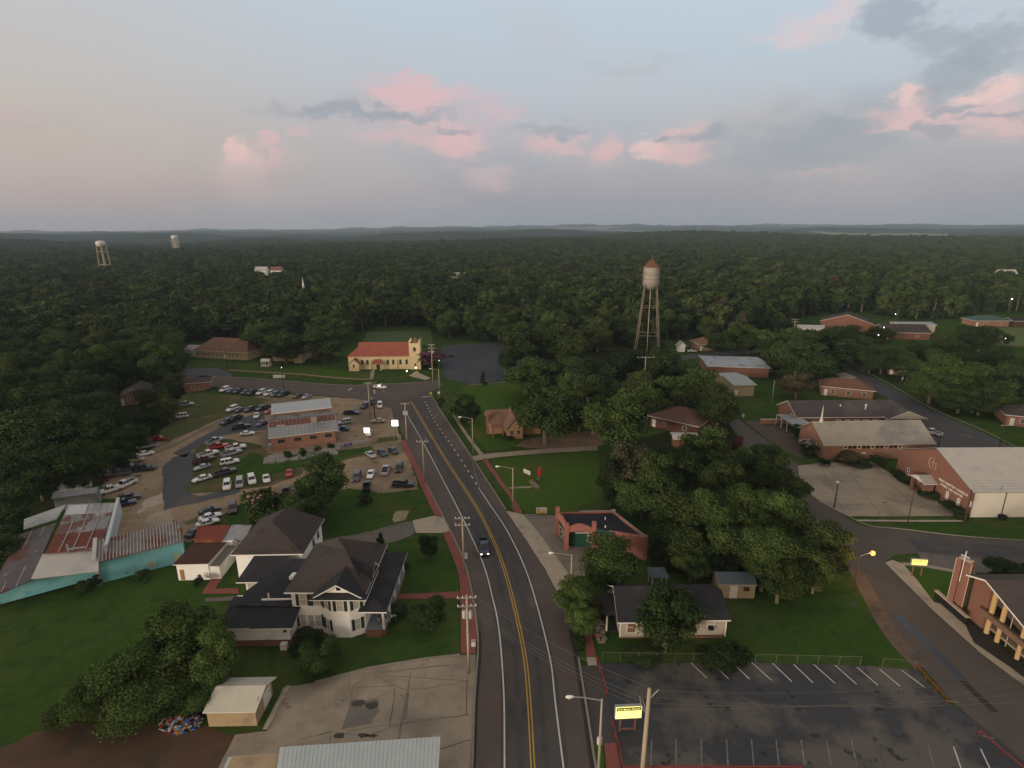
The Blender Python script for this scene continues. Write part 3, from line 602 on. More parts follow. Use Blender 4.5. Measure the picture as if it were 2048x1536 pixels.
def text(body, size, loc, rot, m, parent, name='lettering', ext=.02, sx_=1.):
    c = bpy.data.curves.new(name, 'FONT'); c.body = body; c.size = size; c.extrude = ext; c.align_x = 'CENTER'; c.align_y = 'CENTER'; c.space_character = 1.05
    c.materials.append(m); o = bpy.data.objects.new(name, c); SC.collection.objects.link(o); bpy.context.view_layer.update()
    me = bpy.data.meshes.new_from_object(o.evaluated_get(bpy.context.evaluated_depsgraph_get())); bpy.data.objects.remove(o); o = bpy.data.objects.new(name, me); SC.collection.objects.link(o); o.parent = parent; o.location = loc; o.rotation_euler = rot; o.scale = (sx_, 1, 1)
    return o
FRONT = (rad(90), 0, 0)
# ---------------------------------------------------------------- white two-storey house
f = Fr('white_house', 'two-storey white house with dark green shutters and dark hipped roof beside the main road', 'house', (-28.0, 60.9), rad(-1))
mb = MB(); walls(mb, 9.2, 10.0, 6.2, 0)
mb.prism([(3.7, 0), (5.3, -.95), (7.5, -.95), (9.2, 0)], 0, 6.2)
gable_end(mb, [(3.4, 6.2), (9.5, 6.2), (6.45, 7.75)], (-1.05, 3.5), 'y')
f.put('wall', mb, WHT)
mb = MB(); mb.box(.2, -.06, 0, 3.6, 0, .5); f.put('brick_base', mb, BRICKB)
mb = MB(); hip_roof(mb, 0, 0, 9.2, 10.0, 6.3, 9.3, .6, .2, r=((6.0, 4.2), (4.0, 7.2))); f.put('roof', mb, [SHGR, TRIM])
mb = MB(); gable_roof(mb, 3.3, -1.3, 9.6, 4.2, 6.15, 8.0, 'y', .4, .16); mb.slab([(3.0, -1.95, 6.22), (9.9, -1.95, 6.22), (9.3, -1.06, 6.66), (3.6, -1.06, 6.66)], .1, 0, 1); f.put('roof', mb, [SHDK, TRIM])
mb = MB(); mb.box(6.2, -1.12, 7.0, 6.7, -1.0, 7.4); f.put('gable_vent', mb, DARK)
mb = MB(); gable_end(mb, [(2.2, 6.2), (5.0, 6.2), (3.6, 7.5)], (9.2, 9.24), 'x'); f.put('gable_panel', mb, WHT)
mb = MB(); gable_roof(mb, 6.2, 2.0, 9.6, 5.2, 6.3, 7.8, 'x', .3, .14); f.put('dormer_roof', mb, [SHDK, TRIM])
for u, z, w, h in ((.95, 4.0, 1.0, 1.8), (2.75, 4.0, .85, 1.8)): f.window((0, 0), (1, 0), u, z, w, h, GLASSW, shut=True)
for u in (.75, 1.8, 2.7): f.window((0, 0), (1, 0), u, .95, .8, 1.7, GLASSW)
for u in (.3, 3.55): mb = MB(); mb.box(u, -.06, .93, u+.35, .01, 2.67); f.put('shutter', mb, SHUT)
f.window((5.3, -.95), (1, 0), .65, 3.9, .95, 1.8, GLASSW, shut=True)
f.window((3.7, 0), (1.6, -.95), .62, 3.9, .75, 1.7, GLASSW, shut=True); f.window((3.7, 0), (1.6, -.95), .62, .9, .7, 1.5, GLASSW, shut=True)
f.window((7.5, -.95), (1.7, .95), .6, 3.9, .75, 1.7, GLASSW, shut=True); f.window((7.5, -.95), (1.7, .95), .6, .9, .7, 1.6, GLASSW, shut=True)
# porch
mb = MB(); mb.box(9.2, -.4, 0, 11.7, 12.2, .75); f.put('porch_base', mb, BRICK)
mb = MB(); mb.box(9.2, -.45, .75, 11.75, 12.2, .85); f.put('porch_floor', mb, mat('grey porch paint', (.20, .22, .24), (.17, .19, .2)))
mb = MB(); hip_roof(mb, 8.9, -.5, 11.8, 12.4, 3.7, 4.9, .35, .16, r=((9.0, 2.2), (9.0, 10.5))); f.put('porch_roof', mb, [SHDK, TRIM])
for y in (-.25, 3, 6, 9, 12): mb = MB(); mb.lathe([(.17, .85), (.15, 3.55)], 10, (11.5, y)); mb.box(11.3, y-.2, 3.45, 11.7, y+.2, 3.6); f.put('porch_column', mb, TRIM)
f.door((9.2, 1), (0, 1), 3.2, 1.1, 2.2, GLASSW, .85)
for y in (1.2, 6.2): f.window((9.2, y), (0, 1), .3, 1.5, .9, 1.6, GLASSW)
mb = MB(); mb.box(9.4, -.9, 0, 11.2, -.4, .5); f.put('step', mb, BRICK)
# rear wing
f = Fr('rear_house', 'white rear house with a wide dark hipped roof behind the two-storey house', 'house', (-40.0, 71.2), rad(1))
mb = MB(); walls(mb, 9.4, 9.2, 5.0); walls(mb, 4.6, 3.4, 2.9, 0, 2.6, -3.4); gable_end(mb, [(0, 2.9), (0, 5.0), (-3.4, 2.9)], (3.6, 7.2), 'x'); f.put('wall', mb, WHT)
mb = MB(); hip_roof(mb, 0, 0, 9.4, 9.2, 5.05, 8.0, .5, .18, r=((4.2, 3.6), (4.7, 8.0))); f.put('roof', mb, [SHGR, TRIM])
mb = MB(); mb.slab([(1.6, -4.0, 2.95), (7.2, -4.0, 2.95), (8.4, -.3, 4.9), (2.9, -.3, 4.9)], .16, 0, 1); f.put('lean_to_roof', mb, [SHDK, TRIM])
for u, w in ((2.8, 1.3), (4.3, 1.3), (5.8, 1.1)): f.window((0, -3.4), (1, 0), u, .8, w, 1.7, GLASSW)
mb = MB(); mb.box(1.9, -4.6, .0, 4.6, -3.5, .5, 0); [mb.box(1.9+i*.3, -4.6, .5, 1.95+i*.3, -4.55, 1.2) for i in range(10)]; mb.box(1.9, -4.62, 1.2, 4.65, -4.54, 1.27); f.put('deck', mb, TRIM)
for u, y, z in ((9.0, -2.8, 3.9), (9.8, -.8, 4.6)): pass
f.window((9.4, 4.0), (0, 1), .5, 2.8, 1.2, 1.8, DARK); f.window((9.4, 6.2), (0, 1), .5, 2.8, 1.2, 1.8, DARK)
f2 = Fr('kitchen_wing', 'low dark-roofed wing with skylights joining the white house to the low annex', 'house wing', (-34.8, 61.2), rad(-1))
mb = MB(); mb.prism([(0, 0), (6.6, 0), (6.6, 8.5), (3.6, 8.5), (2.0, 6.0), (0, 2.4)], 0, 3.7); f2.put('wall', mb, BRICK)
mb = MB(); mb.slab([(-.3, -.4, 4.1), (6.8, -.4, 4.1), (6.8, 8.8, 4.9), (3.2, 8.8, 4.9), (1.6, 6.0, 4.6), (-.3, 2.5, 4.2)], .3, 0, 0); f2.put('roof', mb, [SHDK, TRIM])
for x, y in ((4.6, 4.4), (5.6, 8.2)): mb = MB(); mb.slab([(x, y, 4.95+y*.0), (x+.55, y, 4.95), (x+.75, y+.9, 5.05), (x+.2, y+.9, 5.05)], .45); f2.put('skylight', mb, TRIM)
for x, y in ((3.4, .8), (6.0, 5.6)): mb = MB(); mb.tube([(x, y, 4.2), (x, y, 5.0)], .09, 8); f2.put('vent_pipe', mb, TRIM)
f = Fr('low_annex', 'low white annex on a brick base with plain charcoal roof, left of the white house', 'annex', (-35.6, 58.3), rad(1))
mb = MB(); walls(mb, 8.0, 4.4, 3.1, .9); f.put('wall', mb, WHT); mb = MB(); mb.box(.05, .04, 0, 7.95, 4.3, .9); f.put('brick_base', mb, BRICK)
mb = MB(); mb.slab([(-.5, -.6, 3.15), (3.4, -.6, 3.15), (3.4, 4.2, 4.15), (-.5, 4.2, 4.15)], .16, 0, 1); mb.slab([(3.41, -.7, 3.12), (8.7, -.7, 3.12), (8.7, 3.3, 4.0), (3.41, 3.3, 4.0)], .16, 0, 1); mb.box(3.4, 3.3, 3.5, 8.6, 3.5, 4.3, 1); f.put('roof', mb, [SHDK, TRIM])
f.window((0, 0), (1, 0), 7.1, 1.9, .6, .9, GLASS)
mb = MB(); mb.box(6.9, -.8, 0, 7.7, -.2, .8); f.put('air_conditioner', mb, TRIM)
# ---------------------------------------------------------------- rusty-roofed outbuilding
f = Fr('outbuilding', 'small white outbuilding with rust red and patched tin roofs beside the aqua workshop', 'shed', (-49.4, 72.0), rad(2))
mb = MB(); walls(mb, 4.6, 5.2, 2.7); walls(mb, 5.4, 3.6, 3.2, 0, .5, 5.2); walls(mb, 1.5, 5.0, 2.2, 0, 4.6, .1); f.put('wall', mb, WHT)
mb = MB(); mb.slab([(-.3, -.3, 2.85), (4.8, -.3, 2.85), (5.2, 5.2, 3.1), (.0, 5.2, 3.1)], .12, 0, 1); f.put('roof', mb, [mat('dark rust roof', (.075, .036, .026), (.055, .03, .024), .8, .9, c3=(.05, .045, .04), s3=.4), TRIM])
mb = MB(); mb.slab([(.2, 5.0, 3.3), (4.4, 5.0, 3.3), (4.0, 9.0, 3.9), (-1.2, 9.0, 3.9)], .12); f.put('roof', mb, mat('red tin roof', (.19, .045, .03), (.14, .038, .028), 1, .7, c3=(.26, .10, .04), s3=.3))
mb = MB(); mb.slab([(4.5, 5.2, 3.2), (7.6, 5.2, 3.0), (7.4, 9.2, 3.7), (4.2, 9.2, 3.9)], .1); f.put('roof', mb, mat('patched tin roof', (.30, .30, .29), (.20, .20, .20), .9, .5, c3=(.06, .06, .06), s3=1.0, lo=.56, hi=.6))
mb = MB(); mb.slab([(4.9, -.1, 2.4), (6.2, .0, 2.3), (6.4, 5.1, 2.5), (5.3, 5.1, 2.6)], .1); f.put('roof', mb, GRAVD)
mb = MB(); mb.box(.4, -.08, .1, .9, 0, 1.8); f.put('door', mb, mat('ochre door', (.35, .19, .06), (.3, .16, .05)))
# ---------------------------------------------------------------- aqua warehouse, right block and left block
f = Fr('aqua_workshop', 'aqua block workshop with ribbed rusty tin roof sloping forward, right of the big warehouse', 'workshop', G(203, 1166), 0)
A, B = G(203, 1166), G(372, 1122); f.e.rotation_euler.z = math.atan2(B[1]-A[1], B[0]-A[0]); wd = math.hypot(B[0]-A[0], B[1]-A[1])
mb = MB(); walls(mb, wd, 3.6, 3.6); gable_end(mb, [(0, 3.6), (3.6, 3.6), (3.6, 4.7)], (0, .2), 'x'); gable_end(mb, [(0, 3.6), (3.6, 3.6), (3.6, 4.7)], (wd-.2, wd), 'x'); f.put('wall', mb, AQUA)
mb = MB(); q = [(-.1, -.4, 3.55), (wd+.2, -.4, 3.55), (wd+.2, 3.9, 4.9), (-.1, 3.9, 4.9)]; mb.slab([(p[0], p[1], p[2]+.1) for p in q], .1, 0); ribs(mb, q, .1, .42, 'x', 1, .10, .13); f.put('roof', mb, [MTLR2, mat('pale rib metal', (.36, .34, .33), (.27, .22, .20), .8, .6, c3=(.20, .11, .09), s3=.4, lo=.55, hi=.66)])
mb = MB(); mb.box(-.5, -.3, 0, 0, 4.2, 3.6, 0); mb.slab([(-.5, -.3, 4.1), (0, -.3, 4.1), (0, 4.4, 5.3), (-.5, 4.4, 5.3)], .9, 0); f.put('parapet', mb, mat('pale parapet', (.45, .45, .43), (.36, .36, .35), .8))
f.window((0, 0), (1, 0), 5.9, .3, 1.2, 1.1, mat('boarded panel', (.40, .36, .24), (.34, .30, .2)), frame=AQUA); f.window((0, 0), (1, 0), 9.2, .3, 1.1, 1.5, MATS['boarded panel'], frame=AQUA)
f = Fr('tin_warehouse', 'long aqua warehouse with a patchwork of rusted and grey metal roofs at left', 'warehouse', G(-60, 1228), 0)
A, B = G(-60, 1228), G(201, 1166); ang = math.atan2(B[1]-A[1], B[0]-A[0]); f.e.rotation_euler.z = ang; wd = math.hypot(B[0]-A[0], B[1]-A[1])
ca, sa = math.cos(ang), math.sin(ang)
def L(px, py, z):
    x, y = G(px, py, z); x -= A[0]; y -= A[1]; return (x*ca+y*sa, -x*sa+y*ca, z)
mb = MB(); mb.slab([(0, 0, 2.6), (wd-.05, 0, 3.35), (wd-.05, 4.2, 3.3), (0, 4.2, 2.4)], 0, d=(0, 0, -2.4)); walls(mb, wd-7, 10, 2.3, 0, 6.9, 4.2); f.put('wall', mb, AQUA)
mb = MB(); mb.slab([L(62, 1157, 3.5), L(197, 1141, 3.6), L(197, 1098, 4.2), L(85, 1108, 4.1)], .15, 0); f.put('front_roof', mb, MTLW)
mb = MB(); q = [L(90, 1106, 4.4), L(198, 1097, 4.5), L(212, 1060, 5.0), L(110, 1068, 5.0)]; mb.slab(q, .12); ribs(mb, q, 0, 1.5, 'x', 1, .06, .12); f.put('roof', mb, [MTLR, MATS['pale rib metal']])
mb = MB(); q = [L(110, 1068, 5.05), L(212, 1060, 5.05), L(224, 1024, 5.6), L(128, 1030, 5.6)]; mb.slab(q, .12); ribs(mb, q, 0, 1.5, 'x', 1, .06, .12); f.put('roof', mb, [mat('mottled tin', (.20, .20, .20), (.15, .15, .155), .7, .5, c3=(.12, .055, .04), s3=.35, lo=.5, hi=.56, c4=(.32, .32, .31), s4=.6, lo4=.6, hi4=.66), MATS['pale rib metal']])
mb = MB(); q = [L(128, 1030, 5.65), L(224, 1024, 5.65), L(231, 1005, 6.1), L(136, 1009, 6.1)]; mb.slab(q, .12); ribs(mb, q, 0, .9, 'x', 0, .05, .06); f.put('roof', mb, MTLG)
mb = MB(); mb.slab([L(131, 1029, 5.72), L(170, 1027, 5.72), L(176, 1009, 6.12), L(140, 1011, 6.12)], .05); f.put('roof_patch', mb, mat('bright patched metal', (.38, .40, .40), (.33, .34, .35), .8, .45, spec=.5))
mb = MB(); q = [L(-30, 1200, 3.0), L(62, 1160, 3.4), L(113, 1045, 5.0), L(40, 1068, 4.3)]; mb.slab(q, .12); ribs(mb, q, 0, 1.3, 'x', 1, .05, .11); f.put('roof', mb, [mat('old dark tin', (.11, .10, .10), (.08, .072, .072), .6, .6, c3=(.10, .045, .035), s3=.2, lo=.48, hi=.58, c4=(.17, .165, .16), s4=.9, lo4=.62, hi4=.68), MATS['pale rib metal']])
mb = MB(); mb.slab([L(47, 1059, 4.4), L(113, 1038, 5.1), L(132, 1009, 5.9), L(48, 1038, 4.6)], .12); f.put('roof', mb, MTLG)
mb = MB(); mb.slab([L(207, 1092, 5.5), L(212, 1086, 5.5), L(238, 994, 6.8), L(233, 996, 6.8)], 0, d=(0, 0, -3)); mb.slab([L(207, 1092, 5.5), L(216, 1086, 5.5), L(239, 994, 6.8), L(233, 996, 6.8)], .25); f.put('side_parapet', mb, mat('pale metal parapet', (.50, .52, .52), (.42, .44, .45), .5, .5))
mb = MB(); p = L(137, 1103, 4.45); mb.slab([L(133, 1100, 4.55), L(171, 1095, 4.55), L(171, 1092, 4.6), L(134, 1097, 4.6)], .1); mb.box(p[0]-.1, p[1]-.1, 4.2, p[0]+.1, p[1]+.1, 5.6); f.put('roof_flashing', mb, MTLG)
f = Fr('metal_shed', 'small pale metal shed behind the tin warehouse with a flat ridged roof', 'shed', G(112, 1022), rad(20))
mb = MB(); walls(mb, 6.6, 2.3, 2.6); f.put('wall', mb, MTLG); mb = MB(); gable_roof(mb, 0, 0, 6.6, 2.3, 2.6, 3.1, 'x', .2, .08, rib=.6); f.put('roof', mb, [MTLG, MTLG])
f = Fr('box_trailer', 'faded white box trailer parked beside the woods above the tin warehouse', 'trailer', G(110, 1000), rad(38))
mb = MB(); mb.box(0, 0, .7, 6.0, 2.3, 3.1); f.put('body', mb, WHT); mb = MB(); mb.box(6.01, .2, .9, 6.05, 2.1, 2.9); f.put('door', mb, MTLG)
for x in (3.6, 4.5):
    for y in (.1, 2.2): mb = MB(); mb.tube([(x, y-.12, .42), (x, y+.12, .42)], .42, 14); f.put('wheel', mb, DARK)
mb = MB(); mb.box(-1.2, 1.05, .6, 0, 1.25, .75); f.put('tow_bar', mb, DARK)
# ---------------------------------------------------------------- car dealership building
f = Fr('dealership', 'orange brick workshop with stepped grey and rust metal roofs amid the car lot', 'car dealership', (-56.0, 122.0), math.atan2(5.1, 13.4))
mb = MB(); walls(mb, 14.2, 10.3, 3.3); mb.box(.3, 10.3, 0, 13.9, 15.4, 5.6); gable_end(mb, [(0, 3.3), (12.4, 3.3), (6.2, 5.0)], (0, .3), 'x'); gable_end(mb, [(0, 3.3), (12.4, 3.3), (6.2, 5.0)], (13.9, 14.2), 'x'); f.put('wall', mb, BRICKO)
mb = MB(); gable_roof(mb, 0, 0, 14.2, 12.0, 3.4, 5.1, 'x', .6, .14, rib=.9)
f.put('roof', mb, [mat('weathered metal roof', (.24, .235, .23), (.20, .20, .195), .5, .5, c3=(.15, .145, .14), s3=.2, spec=.5), TRIM])
mb = MB(); q = [(-.4, 3.6, 4.46), (14.6, 3.6, 4.46), (14.6, 6.1, 5.12), (-.4, 6.1, 5.12)]; mb.slab([(x, y, z+.16) for x, y, z in q], .02); f.put('rust_band', mb, mat('flaking rust', (.16, .065, .05), (.12, .05, .042), .8, .8, c3=(.38, .33, .28), s3=.35, lo=.56, hi=.62))
mb = MB(); q = [(-.3, 6.4, 5.05), (14.5, 6.4, 5.05), (14.5, 10.3, 5.2), (-.3, 10.3, 5.2)]; mb.slab([(x, y, z+.1) for x, y, z in q], .1); ribs(mb, q, .1, .9, 'x'); f.put('rear_roof', mb, mat('grey rust metal', (.20, .185, .17), (.16, .145, .135), .6, .6, c3=(.11, .06, .045), s3=.3, lo=.53, hi=.6))
mb = MB(); q = [(0, 10.1, 5.75), (14.3, 10.1, 5.75), (14.3, 15.7, 6.6), (0, 15.7, 6.6)]; mb.slab([(x, y, z+.25) for x, y, z in q], .25, 0, 1); ribs(mb, q, .25, .7, 'x'); f.put('far_roof', mb, [mat('light blue metal', (.36, .38, .39), (.31, .33, .34), .6, .45, spec=.5), TRIM])
mb = MB(); mb.box(9.0, 3.4, 4.3, 10.4, 5.0, 5.5); f.put('roof_unit', mb, mat('tan duct', (.33, .29, .22), (.28, .25, .19)))
for u in (1.3, 4.9, 8.4, 11.8): f.window((0, 0), (1, 0), u, 1.7, 1.5, .75, GLASS, frame=DARK, bars=False)
mb = MB(); mb.box(14.25, .3, 2.5, 15.3, 9, 2.65); f.put('canopy', mb, MTLG)
mb = MB(); mb.box(-.9, .5, 0, -.1, 1.8, 1.3); f.put('air_conditioner', mb, METAL)
f = Fr('retaining_wall', 'low pale block retaining wall with a blue banner, right of the orange brick workshop', 'wall', G(671, 900), 0)
A, B = G(671, 900), G(744, 884); f.e.rotation_euler.z = math.atan2(B[1]-A[1], B[0]-A[0]); wd = math.hypot(B[0]-A[0], B[1]-A[1])
mb = MB(); mb.slab([(0, 0, 1.25), (wd, 0, .75), (wd, .4, .75), (0, .4, 1.25)], 0, d=(0, 0, -.9)); mb.box(0, .01, 0, wd, .39, .6); f.put('wall', mb, mat('pale block', (.34, .33, .29), (.27, .26, .23), 1))
mb = MB(); mb.box(2.1, -.05, .35, 4.0, -.01, .95); b = f.put('banner', mb, mat('blue banner', (.07, .06, .24), (.06, .05, .2), 1)); mb = MB(); mb.box(2.5, -.07, .5, 3.6, -.052, .8); f.put('banner_panel', mb, mat('banner white', (.4, .36, .5), (.12, .1, .3), 6), parent=b)
f = Fr('rubble_bank', 'sloping bank of broken grey concrete slabs below the orange brick workshop', 'bank', G(535, 925), math.atan2(5.1, 13.4))
mb = MB(); rr = random.Random(5)
for i in range(46):
    u = i % 23*.68+rr.uniform(-.2, .2); v = (i//23)*1.1+rr.uniform(-.3, .3); s = rr.uniform(.4, .75)
    mb.slab([(u-s, v-s*.7, .35+v*.35), (u+s, v-s*.8, .38+v*.35), (u+s*.9, v+s*.7, .75+v*.35), (u-s*.8, v+s*.8, .72+v*.35)], .7)
f.put('slab', mb, mat('broken concrete', (.24, .225, .20), (.16, .15, .135), 1.2, .9, bump=.4)); f.e.location.y -= .6
# ---------------------------------------------------------------- yellow church
f = Fr('yellow_church', 'cream yellow church with red tile roof and square bell tower across the junction', 'church', (-60.0, 199.3), rad(1.5))
mb = MB(); walls(mb, 20.0, 9.0, 5.0, 0, 3.6, .5); walls(mb, 3.6, 7.4, 4.7, 0, 0, 1.2)
gable_end(mb, [(.5, 5.0), (9.5, 5.0), (5.0, 9.0)], (3.6, 4.0), 'x'); gable_end(mb, [(.5, 5.0), (9.5, 5.0), (5.0, 9.0)], (23.2, 23.6), 'x'); f.put('wall', mb, STUCY)
mb = MB(); gable_roof(mb, 3.7, .5, 23.4, 9.5, 5.05, 9.1, 'x', .35, .18); f.put('roof', mb, [SHRED, TRIM2])
mb = MB(); hip_roof(mb, 0, 1.2, 5.0, 8.6, 4.75, 7.7, .35, .15, r=((3.2, 4.9), (5.4, 4.9))); f.put('apse_roof', mb, [SHRED, TRIM2])
mb = MB(); mb.box(.8, -1.9, 0, 4.4, 1.5, 2.7); gable_end(mb, [(.8, 2.7), (4.4, 2.7), (2.6, 4.1)], (-1.9, 1.4), 'y'); f.put('side_chapel', mb, STUCY)
mb = MB(); gable_roof(mb, .8, -1.9, 4.4, 1.6, 2.75, 4.2, 'y', .3, .12); f.put('chapel_roof', mb, [SHRED, TRIM2]); f.window((.8, -1.9), (1, 0), 1.4, 1.2, .7, 1.0, GLASS, frame=TRIM2, arch=True, bars=False)
for u in (4.7, 6.6, 14.0, 16.0, 18.6, 20.9): f.window((0, .5), (1, 0), u, 1.7, .95, 1.6, GLASS, frame=TRIM2, arch=True, bars=False, name='arched_window')
for u in (4.1, 8.2, 12.9, 17.6): f.put('buttress', MB().box(u, .15, 0, u+.35, .5, 3.6), STUCY)
mb = MB(); mb.box(9.4, -1.6, 0, 9.8, -1.2, 2.3); mb.box(12.0, -1.6, 0, 12.4, -1.2, 2.3); mb.box(9.4, -1.6, 2.3, 12.4, .5, 2.5); f.put('porch', mb, STUCY)
mb = MB(); mb.slab([(9.1, -1.9, 2.5), (12.7, -1.9, 2.5), (12.3, .5, 3.8), (9.5, .5, 3.8)], .12, 0, 1); f.put('porch_roof', mb, [SHRED, TRIM2]); f.door((9, .5), (1, 0), 1.1, 1.6, 2.1, mat('brown door', (.09, .05, .03), (.07, .04, .025)))
mb = MB(); mb.box(22.6, -.4, 0, 26.6, 3.6, 9.4); mb.box(22.5, -.5, 6.2, 26.7, 3.7, 6.35); f.put('tower', mb, STUCY)
mb = MB(); [mb.box(x, y, 9.4, x+.55, y+.55, 10.5) for x in (22.6, 26.05) for y in (-.4, 3.05)]
[mb.add([(x, y, 10.5), (x+.55, y, 10.5), (x+.55, y+.55, 10.5), (x, y+.55, 10.5), (x+.275, y+.275, 11.2)], [(0, 1, 4), (1, 2, 4), (2, 3, 4), (3, 0, 4)]) for x in (22.6, 26.05) for y in (-.4, 3.05)]
mb.box(23.15, -.4, 9.4, 26.05, -.15, 9.75); mb.box(23.15, 3.35, 9.4, 26.05, 3.6, 9.75); mb.box(22.6, .15, 9.4, 22.85, 3.05, 9.75); mb.box(26.35, .15, 9.4, 26.6, 3.05, 9.75); f.put('battlement', mb, STUCY)
mb = MB(); mb.add([(22.9, -.1, 9.45), (26.3, -.1, 9.45), (26.3, 3.3, 9.45), (22.9, 3.3, 9.45), (24.6, 1.6, 11.9)], [(0, 1, 4), (1, 2, 4), (2, 3, 4), (3, 0, 4)]); f.put('tower_cap', mb, SHBR)
f.window((22.6, -.4), (1, 0), 1.5, 6.7, 1.0, 1.3, DARK, frame=TRIM2, arch=True, bars=False, name='belfry_opening'); f.window((22.6, -.4), (1, 0), 1.7, 1.2, .7, .8, DARK, frame=TRIM2, arch=True, bars=False)
# ---------------------------------------------------------------- rectory and its neighbours
f = Fr('rectory', 'long tan rectory with brown hipped roof, left of the yellow church', 'house', (-127.6, 221.0), rad(-13))
mb = MB(); walls(mb, 24, 9, 3.1); f.put('wall', mb, mat('tan stucco', (.46, .34, .19), (.40, .30, .17), 1)); mb = MB(); hip_roof(mb, 0, 0, 24, 9, 3.2, 7.6, .7, .18, r=((5.2, 5.5), (21, 5.5))); f.put('roof', mb, [SHBR, TRIM])
for u in (1.2, 3.2, 4.4, 5.6, 8.2, 9.4, 10.6, 11.8, 15.5, 16.9, 19.0): f.window((0, 0), (1, 0), u, .9, .85, 1.5, GLASS, frame=TRIM)
f.door((0, 0), (1, 0), 13.4, 1.1, 2.1, TRIM)
f = Fr('white_garage', 'small white garage with pale roof at the left end of the tan rectory', 'garage', G(371, 712), rad(-12))
mb = MB(); walls(mb, 5.4, 6, 2.8); f.put('wall', mb, WHT); mb = MB(); gable_roof(mb, 0, 0, 5.4, 6, 2.85, 4.0, 'x', .4, .12); f.put('roof', mb, [MTLG, TRIM]); f.door((0, 0), (1, 0), 1.4, 2.4, 2.2, TRIM)
f = Fr('parish_house', 'tan parish house with brown roof half hidden by oaks left of the yellow church', 'house', G(546, 722), rad(-6))
mb = MB(); walls(mb, 12, 8, 2.9); walls(mb, 3, 3, 2.9, 0, 10, -2.5); f.put('wall', mb, mat('pale tan stucco', (.52, .43, .27), (.46, .38, .24), 1)); mb = MB(); hip_roof(mb, 0, 0, 12, 8, 3.0, 5.6, .6, .16); f.put('roof', mb, [SHBR, TRIM])
for u in (1.5, 4, 6.5): f.window((0, 0), (1, 0), u, 1, 1.1, 1.2, GLASS)
f = Fr('garden_shrine', 'small white garden shrine with arched openings on the rectory lawn', 'shrine', G(523, 733), 0)
mb = MB(); [mb.box(x, y, 0, x+.3, y+.3, 2.0) for x in (0, 1.5, 2.7) for y in (0, 1.6)]; mb.box(-.2, -.2, 0, 3.2, 2.2, .35); f.put('column', mb, TRIM)
mb = MB(); gable_roof(mb, 0, 0, 3, 1.9, 2.0, 2.7, 'x', .2, .12); f.put('roof', mb, [TRIM, TRIM]); mb = MB(); mb.box(1.1, .7, .3, 1.9, 1.2, 1.7); f.put('statue', mb, DARK)
# ---------------------------------------------------------------- cottage and station
f = Fr('tan_cottage', 'small tan cottage with steep brown gabled roof on the lawn under an oak', 'cottage', (-1.3, 128.6), rad(8))
CT = mat('orange tan stucco', (.38, .235, .12), (.33, .205, .105), 1.2)
mb = MB(); walls(mb, 3.9, 8, 3.0); gable_end(mb, [(0, 3.0), (3.9, 3.0), (1.95, 5.2)], (0, .3), 'y'); walls(mb, 4.2, 6.5, 2.9, 0, -4.0, 4.2); walls(mb, 5, 5, 2.6, 0, 3.9, 2.5); gable_end(mb, [(4.2, 2.9), (10.7, 2.9), (7.4, 5.0)], (-4.0, -3.7), 'x'); f.put('wall', mb, CT)
mb = MB(); gable_roof(mb, 0, 0, 3.9, 8, 3.1, 5.4, 'y', .5, .15); gable_roof(mb, -4.0, 4.2, 1.9, 10.7, 3.0, 5.2, 'x', .5, .15); mb.slab([(4.0, 2.2, 2.8), (9.2, 2.2, 2.8), (9.2, 7.6, 3.6), (4.0, 7.6, 3.6)], .12, 0, 1); f.put('roof', mb, [SHBR, TRIM2])
f.window((0, 0), (1, 0), .7, 1.1, 1.0, 1.1, DARK, frame=TRIM2); f.window((0, 0), (1, 0), 2.4, 1.1, 1.0, 1.1, DARK, frame=TRIM2)
mb = MB(); mb.box(-4.6, 4.3, 0, -4.0, 5.3, 5.4); f.put('chimney', mb, BRICK)
mb = MB(); [mb.box(x, 1.5, 0, x+.35, 1.85, 2.6) for x in (-3.4, -.9)]; mb.box(-3.6, 1.3, 2.6, 0, 4.3, 2.8); f.put('porch', mb, BRICK)
f = Fr('service_station', 'old salmon pink service station with arched corner canopy and black flat roof', 'service station', (8.6, 79.7), rad(0))
A = (0, 0); Bc = (-1.1, 4.6); Cc = (4.3, -.3)
mb = MB()
def bar(mb, p, q, t, z0, z1, mi=0):
    p = Vector((*p, 0)); q = Vector((*q, 0)); d = (q-p).normalized(); n = Vector((-d.y, d.x, 0))*t/2
    mb.slab([((v.x), (v.y), z1) for v in (p-n, q-n, q+n, p+n)], z1-z0, mi)
for c in (A, Bc, Cc): mb.box(c[0]-.32, c[1]-.32, 0, c[0]+.32, c[1]+.32, 5.1 if c != A else 4.7)
f.put('pillar', mb, SALM)
def arch_wall(mb, p, q, t, zb, zt, rise, top=.5):
    p = Vector((*p, 0)); q = Vector((*q, 0)); d = (q-p); Ln = d.length; d.normalize(); n = Vector((-d.y, d.x, 0))*t/2; k = 14; pts = []
    for i in range(k+1):
        u = i/k; pts.append((u*Ln, zb+rise*math.sin(math.pi*u)**.6))
    for i in range(k, -1, -1):
        u = i/k; pts.append((u*Ln, zt+top*(.5-.5*math.cos(2*math.pi*u))))
    m2 = len(pts)
    a = [tuple(p+d*u-n+Vector((0, 0, z))) for u, z in pts]; b = [tuple(p+d*u+n+Vector((0, 0, z))) for u, z in pts]
    o = len(mb.v); mb.v += a+b
    for i in range(k): 
        j = m2-1-i; mb.f += [(o+i, o+i+1, o+j-1, o+j), (o+m2+i, o+m2+j, o+m2+j-1, o+m2+i+1), (o+i, o+m2+i, o+m2+i+1, o+i+1), (o+j, o+j-1, o+m2+j-1, o+m2+j)]; mb.m += [0]*4
